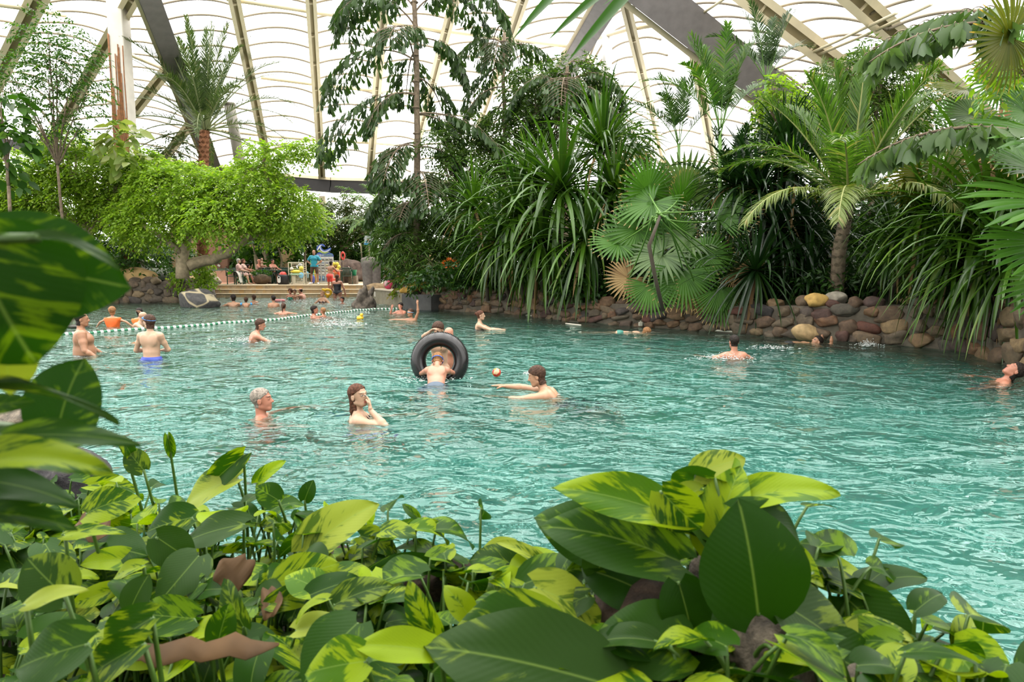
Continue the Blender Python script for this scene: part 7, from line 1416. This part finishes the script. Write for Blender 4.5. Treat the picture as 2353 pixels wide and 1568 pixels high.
for i, (e, n) in enumerate(zip(E_, N_)):
    row = [(e[0]+n[0]*.10, e[1]+n[1]*.10, -1.4), (e[0]+n[0]*.07, e[1]+n[1]*.07, -.1), (e[0]+n[0]*.05, e[1]+n[1]*.05, .25)]
    for k, f in enumerate(offs):
        c = PO([-1.2, -.6]); t_ = [0,.03,.08,.15,.25,.38,.52,.68,.84,1][k]; q = e+(c-e)*t_; z = bedz(q[0], q[1])-(.12 if k == 0 else .03 if k == 1 else 0); row.append((q[0], q[1], float(z)+rb_.uniform(-.008, .008)))
    V += row
K = len(offs)+3; V = np.array(V); i, j = np.meshgrid(np.arange(len(E_)-1), np.arange(K-1), indexing='ij')
m, t, o = nmat('bed_soil'); p = principled(t, (.03,.02,.012), .95); tcn = t.nodes.new('ShaderNodeTexCoord'); n = noise(t, 14, 6, tcn.outputs['Object'], .7); t.links.new(ramp(t, n.outputs[0], [(.35,(.008,.006,.004)),(.55,(.035,.02,.010)),(.7,(.10,.05,.022))]), p.inputs['Base Color']); t.links.new(bump(t, n.outputs[0], 1, .03), p.inputs['Normal']); t.links.new(p.outputs[0], o.inputs[0])
tag(MB().add(V, np.stack([i*K+j, i*K+j+1, (i+1)*K+j+1, (i+1)*K+j], -1).reshape(-1, 4)).build('ground_bed', m), kind='structure')
# rocks of the bank
def rmat(name, c1, c2, c3): 
    m, t, o = nmat(name); p = principled(t, c1, .85); tcn = t.nodes.new('ShaderNodeTexCoord'); n = noise(t, 22, 7, tcn.outputs['Object'], .7, .4); t.links.new(ramp(t, n.outputs[0], [(.34, c1), (.5, c2), (.66, c3)]), p.inputs['Base Color']); t.links.new(bump(t, n.outputs[0], .9, .015), p.inputs['Normal']); t.links.new(p.outputs[0], o.inputs[0]); return m
RG = rmat('mottled_granite', (.03,.026,.02), (.13,.105,.075), (.26,.21,.15)); RBN = rmat('rusty_rock', (.012,.008,.005), (.04,.022,.012), (.08,.045,.025)); RDK = rmat('near_black_rock', (.02,.018,.02), (.05,.045,.05), (.11,.10,.10))
for c, r, sd, rz, rx, mt, lb in [(at(1760,1560,1.03), (.12,.11,.17), 3, .3, .0, RG, 'big mottled grey and tan rock under the leaves at the lower right'), (at(1500,1440,1.12), (.12,.11,.11), 8, 1., 0, RBN, 'rusty dark rock hidden in the raised clump of leaves'), (at(1650,1340,1.14), (.05,.05,.07), 12, .2, 0, RG, 'small mottled rock showing between the leaf stalks at the right'),
   (at(1030,1365,1.55), (.115,.09,.075), 5, 0, 0, RBN, 'brown rock at the edge of the bed in the middle'), (at(760,1290,1.9), (.07,.06,.05), 6, 0, 0, RBN, 'small round brown rock beside the large pointed leaf'), (at(150,1120,2.6), (.20,.14,.16), 7, 0, 0, RDK, 'dark purplish rock behind the leaves at the left edge'), (at(60,975,2.9), (.16,.12,.10), 9, 0, 0, RG, 'pale rock almost hidden behind the left-hand leaves'),
   (at(1390,1165,1.45), (.06,.05,.035), 10, .3, 0, rmat('pinkish_rock', (.18,.07,.05), (.22,.10,.07), (.26,.14,.10)), 'pinkish stone tip behind the raised clump of leaves'), (at(1900,1640,1.0), (.12,.10,.10), 11, 0, 0, RG, 'pale rough rock at the bottom edge, right of the middle')]:
    V, F = rock((0,0,0), r, 4, .25, sd, .55, rz); b = MB().add(V, F).build('rock', mt); b.location = tuple(c); tag(b, lb, 'rock')
# ---- plants: runners with stalks and heart-shaped leaves
rn = np.random.RandomState(77); INSIDE = []
def inside(x, y, mrg=.0):
    # below the edge line (towards the camera)
    if x > 1.15: return False
    ye = np.interp(x, BEDE[:11, 0], BEDE[:11, 1]) if x < .8 else np.interp(x, [.8,.98,1.12,1.2], [1.28,1.05,.75,.3]); return y < ye-mrg
plants = []
names = ['at the far left of the bed','behind the left leaves of the bed','left of the dark gap in the bed','at the waterline left of the brown rock','in the bottom left corner','at the bottom, left of the long dead leaf','around the dead brown strap leaf','in the hollow left of the middle','around the brown rock in the middle','at the bottom middle','between middle rock and raised clump','on top of the raised clump','on the left flank of the raised clump','below the raised clump','right of the big mottled rock']
cent = [(-2.6,2.45),(-1.75,2.15),(-1.05,1.95),(-.55,1.65),(-1.15,1.15),(-.62,1.05),(-.75,1.4),(-.30,1.30),(-.08,1.38),(-.12,1.02),(.16,1.25),(.42,1.18),(.24,1.08),(.42,.95),(.86,1.02)]
pl_roots = []
for (cx, cyy), nmx in zip(cent, names):
    r = empty('pothos_plant', (cx, cyy, float(bedz(cx, cyy))), 0, 'variegated pothos plant '+nmx, 'plant'); pl_roots.append([r, PO([cx, cyy]), MB(), 0])
def nearest(x, y): d = [np.hypot(*(p[1]-PO([x, y])))+(9 if p[3] >= 95 else 0) for p in pl_roots]; return pl_roots[int(np.argmin(d))]
def stalk(P, q, base, r=.0035):
    o_ = PO(P[0].location); q = PO(q); base = PO(base); add_tube(P[2], bez(q-o_, base-o_, .02, 7)+np.array([0,0,0]), np.linspace(r*1.25, r*.8, 7), 5)
cnt_ = 0; tries = 0
while cnt_ < 1350 and tries < 22000:
    tries += 1; x = rn.uniform(-3.2, 1.2); y = rn.uniform(.62, 3.1)
    if not inside(x, y, .02): continue
    az = (x*1569/y)
    if abs(az) > 1350: continue
    dens = min(1, (1.35/max(y, .8))**1.0)
    if rn.uniform() > dens: continue
    z = float(bedz(x, y)); h = rn.uniform(.02, .24)+(.08 if y > 1.5 else 0)*rn.uniform(); outd = nrm(PO([rn.normal()*.8+.1, .35+rn.normal()*.7, 0])); hd = rn.uniform(.0, .10)
    b = PO([x+outd[0]*hd, y+outd[1]*hd, z+h]); 
    if b[2]+.02 > CAMH-.42*b[1]-.10 and b[1] < 1.15: continue   # keep the view over the bed free
    L = rn.choice([.07,.085,.105,.125,.155], p=[.28,.28,.24,.14,.06]); ax = outd+PO([0,0,rn.uniform(-.45,.5)]); nv = nrm(PO([rn.normal()*.45, -.25+rn.normal()*.4, 1]))
    if b[2]+ax[2]*L > CAMH-.30*b[1]-.04: continue
    P = nearest(x, y)
    if P[3] >= 96: continue
    put_leaf(P[0], b, ax, nv, L, rn.uniform(.85, 1.25), rn.randint(6), rn.choice(5, p=[.50,.28,.12,.07,.03])); P[3] += 1; stalk(P, [x, y, z], b); cnt_ += 1
# leaves that stand out, each where the photograph has it: (stalk px, tip px, distance, width factor, shape, colouring, normal, tip nearer)
HERO = [((1742,1412),(1716,1178),.98,1.30,2,0,(0,-1,.25),0),((1640,1262),(1690,1085),1.13,1.1,1,2,(-.5,-.8,.6),0),((1700,1150),(1905,1094),1.15,.75,0,2,(0,-.5,1),-.04),((1560,1190),(1308,1098),1.10,.62,0,2,(.1,-.8,.9),-.02),((1600,1090),(1705,1046),1.2,1.0,2,4,(0,-.7,.9),0),((1690,1175),(1885,1205),1.1,.8,3,0,(.1,-.6,1),0),
 ((1520,1130),(1610,1230),1.08,1.3,1,1,(-.3,-.9,.4),-.02),((1560,1290),(1282,1168),1.09,.85,1,0,(0,-.8,.7),0),((1450,1270),(1252,1182),1.15,1.1,0,0,(-.1,-.7,.8),0),((1560,1340),(1600,1480),1.02,1.15,2,0,(0,-1,.5),-.02),((1480,1360),(1350,1300),1.08,1.2,5,0,(.2,-.9,.6),0),((1350,1370),(1245,1415),1.06,.9,4,3,(-.3,-.8,.8),-.02),
 ((1390,1250),(1370,1345),1.1,1.15,2,3,(.1,-1,.3),0),((1230,1350),(1410,1420),1.05,.9,0,4,(0,-.6,1),0),((1580,1490),(1400,1440),.98,1.2,2,0,(0,-.8,.9),0),((1270,1440),(1030,1420),1.0,1.0,1,1,(.1,-.7,1),0),((1800,1390),(1985,1500),1.0,1.0,2,3,(.2,-.7,.8),0),((1950,1470),(2098,1444),1.05,.95,0,4,(0,-.6,1),0),((1860,1330),(1905,1340),1.1,.9,3,1,(.2,-.8,.6),0),
 ((1900,1500),(2060,1580),.98,1.1,2,0,(0,-.8,.8),0),((1815,1270),(1903,1328),1.12,.7,0,2,(.1,-.8,.8),0),((2140,1600),(2255,1530),1.05,.9,0,4,(0,-.7,.9),0),((1400,1575),(1010,1462),.92,.78,2,3,(.1,-.75,1),0),((1010,1500),(818,1468),.95,.62,0,2,(0,-.7,1),0),((840,1520),(700,1540),.95,1.15,2,2,(0,-.8,.9),0),((1000,1460),(930,1360),1.02,.85,0,1,(-.3,-1,.3),0),((1080,1420),(1035,1350),1.1,1.1,1,1,(.4,-.9,.2),0),
 ((840,1340),(1020,1262),1.45,.6,3,0,(.2,-.8,.9),0),((700,1270),(832,1155),1.55,1.0,1,4,(-.2,-.8,.7),0),((640,1340),(760,1300),1.35,1.15,4,1,(0,-.9,.6),0),((770,1390),(880,1330),1.25,.9,0,3,(.1,-.6,1),0),((545,1100),(400,1148),1.9,.85,0,4,(0,-.7,1),0),((560,1045),(450,1140),1.9,.7,3,1,(.5,-.8,.6),0),((590,1110),(640,1060),1.95,.8,1,2,(.1,-.8,.7),0),
 ((560,1205),(405,1235),1.55,.7,2,3,(0,-.6,1),0),((440,1190),(330,1215),1.6,1.0,2,1,(.1,-.8,.7),0),((640,1150),(590,1120),1.8,1.3,2,0,(0,-.9,.5),0),((700,1150),(715,1108),1.85,1.1,2,0,(0,-.9,.4),0),((360,1235),(440,1290),1.45,1.2,2,3,(0,-.9,.5),0),((300,1400),(330,1330),1.25,1.15,2,3,(0,-1,.4),0),((560,1440),(510,1350),1.2,1.0,1,3,(-.2,-1,.3),0),((500,1480),(520,1400),1.12,1.0,2,0,(.2,-.9,.4),0),
 ((330,1300),(250,1320),1.35,.7,0,1,(0,-.7,1),0),((150,1370),(60,1290),1.0,1.4,2,3,(.1,-.9,.5),0),((60,1390),(170,1340),.9,.6,4,4,(0,-.5,1),0),((280,1010),(315,1060),1.9,.9,3,1,(.3,-.8,.7),0),((330,1080),(290,1035),1.9,1.2,2,3,(0,-.9,.5),0),((385,1000),(400,1060),2.05,.7,3,0,(.4,-.9,.4),0),((200,1180),(290,1130),1.5,1.1,5,1,(0,-.8,.6),0),((150,1230),(265,1205),1.3,.5,4,1,(0,-.5,1),0),
 ((350,1420),(180,1520),.95,.8,1,1,(.3,-.7,.8),0),((200,1480),(20,1530),.85,.9,2,0,(0,-.8,.7),0),((330,1480),(160,1568),.88,.7,0,1,(.2,-.8,.8),0),((1180,1250),(1100,1260),1.5,.7,0,4,(0,-.6,1),0),((1190,1300),(1080,1265),1.42,.9,5,3,(0,-.7,.9),0),((1250,1300),(1160,1232),1.4,.6,3,4,(.2,-.7,.9),0),((900,1230),(990,1185),1.6,.55,0,2,(0,-.7,1),0),((960,1190),(925,1160),1.6,.9,3,0,(0,-.8,.6),0)]
def hero(lst, side=None):
    for (a, b, D, wf, si, mi, nv, dn) in lst:
        A_ = at(*a, D); B_ = at(*b, D+dn); L = np.linalg.norm(B_-A_)*1.08; P = nearest(A_[0], A_[1]) if side is None else side
        put_leaf(P[0], A_, B_-A_, nv, L, wf, si, mi); P[3] += 1; g = PO([A_[0]+rn.uniform(-.05,.05), A_[1]+.08, float(bedz(A_[0], A_[1]))]) if side is None else PO([A_[0]-.30, A_[1]+.16, A_[2]-.06]); stalk(P, g, A_, .0045)
hero(HERO)
# the tall climber at the left edge, very close to the camera
lc = empty('pothos_climber', (-.95, .75, .55), 0, 'tall large-leaved pothos rising close by at the left picture edge', 'plant'); LC = [lc, PO([-.95,.75]), MB(), 0]
hero([((-60,600),(250,640),.50,1.12,2,5,(.1,-1,.35),0),((-70,560),(55,822),.47,1.75,2,5,(.25,-1,.3),0),((85,548),(262,570),.455,.40,0,3,(0,-.35,1),0),((20,760),(10,905),.50,1.1,2,4,(.3,-1,.2),0),((-90,895),(240,888),.50,.16,0,3,(0,-.25,1),0),((130,1000),(165,838),.62,1.55,2,5,(-.1,-1,.3),0),((0,1005),(272,982),.55,.42,4,0,(0,-.8,.9),0),((-60,1060),(215,1030),.52,.55,0,1,(0,-.6,1),0),((-80,1100),(150,1120),.55,.6,4,0,(0,-.5,1),0),((-60,1180),(140,1180),.55,.6,1,0,(0,-.7,1),0),((-40,935),(60,920),.55,.6,2,0,(.2,-1,.4),0)], LC)
mb = MB(); add_tube(mb, bez([0,0,-.15],[-.12,-.10,.95],0,12,.012,rn), np.linspace(.016,.010,12), 7); mb.build('vine', PETM, lc)
LC[2].build('leaf_stalks', PETM, lc)['kind'] = 'stuff'
for r, c, mb, n in pl_roots:
    if n: mb.build('leaf_stalks', PETM, r)['kind'] = 'stuff'
    else: bpy.data.objects.remove(r)
# dead leaves
BRL = flat('dead_leaf', (.10,.050,.014), .75, vary=.35, vs=12)
for k, (a, b, D, w_, lb) in enumerate([((300,1512),(640,1478),1.0,.040,'long tan withered strap leaf lying in the bed at the bottom left'),((560,1345),(510,1290),1.4,.09,'crumpled brown dead leaf in the dark hollow of the bed'),((650,1375),(600,1400),1.3,.07,'small dead leaf below the crumpled one'),((1130,1345),(1085,1400),1.35,.06,'folded dark red-brown dead leaf in front of the middle rock'),((180,1200),(250,1225),1.6,.08,'brown dead leaf at the left under pothos leaves')]):
    A_, B_ = at(*a, D), at(*b, D); V, F, uv = strips([A_*0], [B_-A_], np.linalg.norm(B_-A_), w_, .1, (0,-.6,.8), 10, np.interp(np.linspace(0,1,11),[0,.25,.5,.75,1],[.4,1,.75,.95,.1]), .2); V[:, 2] += .006*np.sin(V[:, 0]*90); o = MB().add(V, F, 0, uv).build('dead_leaf', BRL); o.location = tuple(A_); sm = o.modifiers.new('thick', 'SOLIDIFY'); sm.thickness = .0012; tag(o, lb, 'leaf')

# ================================================================== daylight hall: true surface albedos (paint and leaves are darker than they look under this sky)
for m in bpy.data.materials:
    if not m.use_nodes or m.name == 'pool_water': continue
    t = m.node_tree
    for n in [q for q in t.nodes if q.bl_idname in ('ShaderNodeBsdfPrincipled', 'ShaderNodeBsdfTranslucent')]:
        s = n.inputs['Base Color' if n.bl_idname == 'ShaderNodeBsdfPrincipled' else 'Color']
        if m.name == 'roof_foil': continue
        k = .64
        if s.is_linked: src = s.links[0].from_socket; t.links.new(mix_rgb(t, 1.0, src, (k, k, k), 'MULTIPLY'), s)
        else: c = s.default_value; s.default_value = (c[0]*k, c[1]*k, c[2]*k, 1)
        if n.bl_idname == 'ShaderNodeBsdfPrincipled': n.inputs['Specular IOR Level'].default_value *= .7
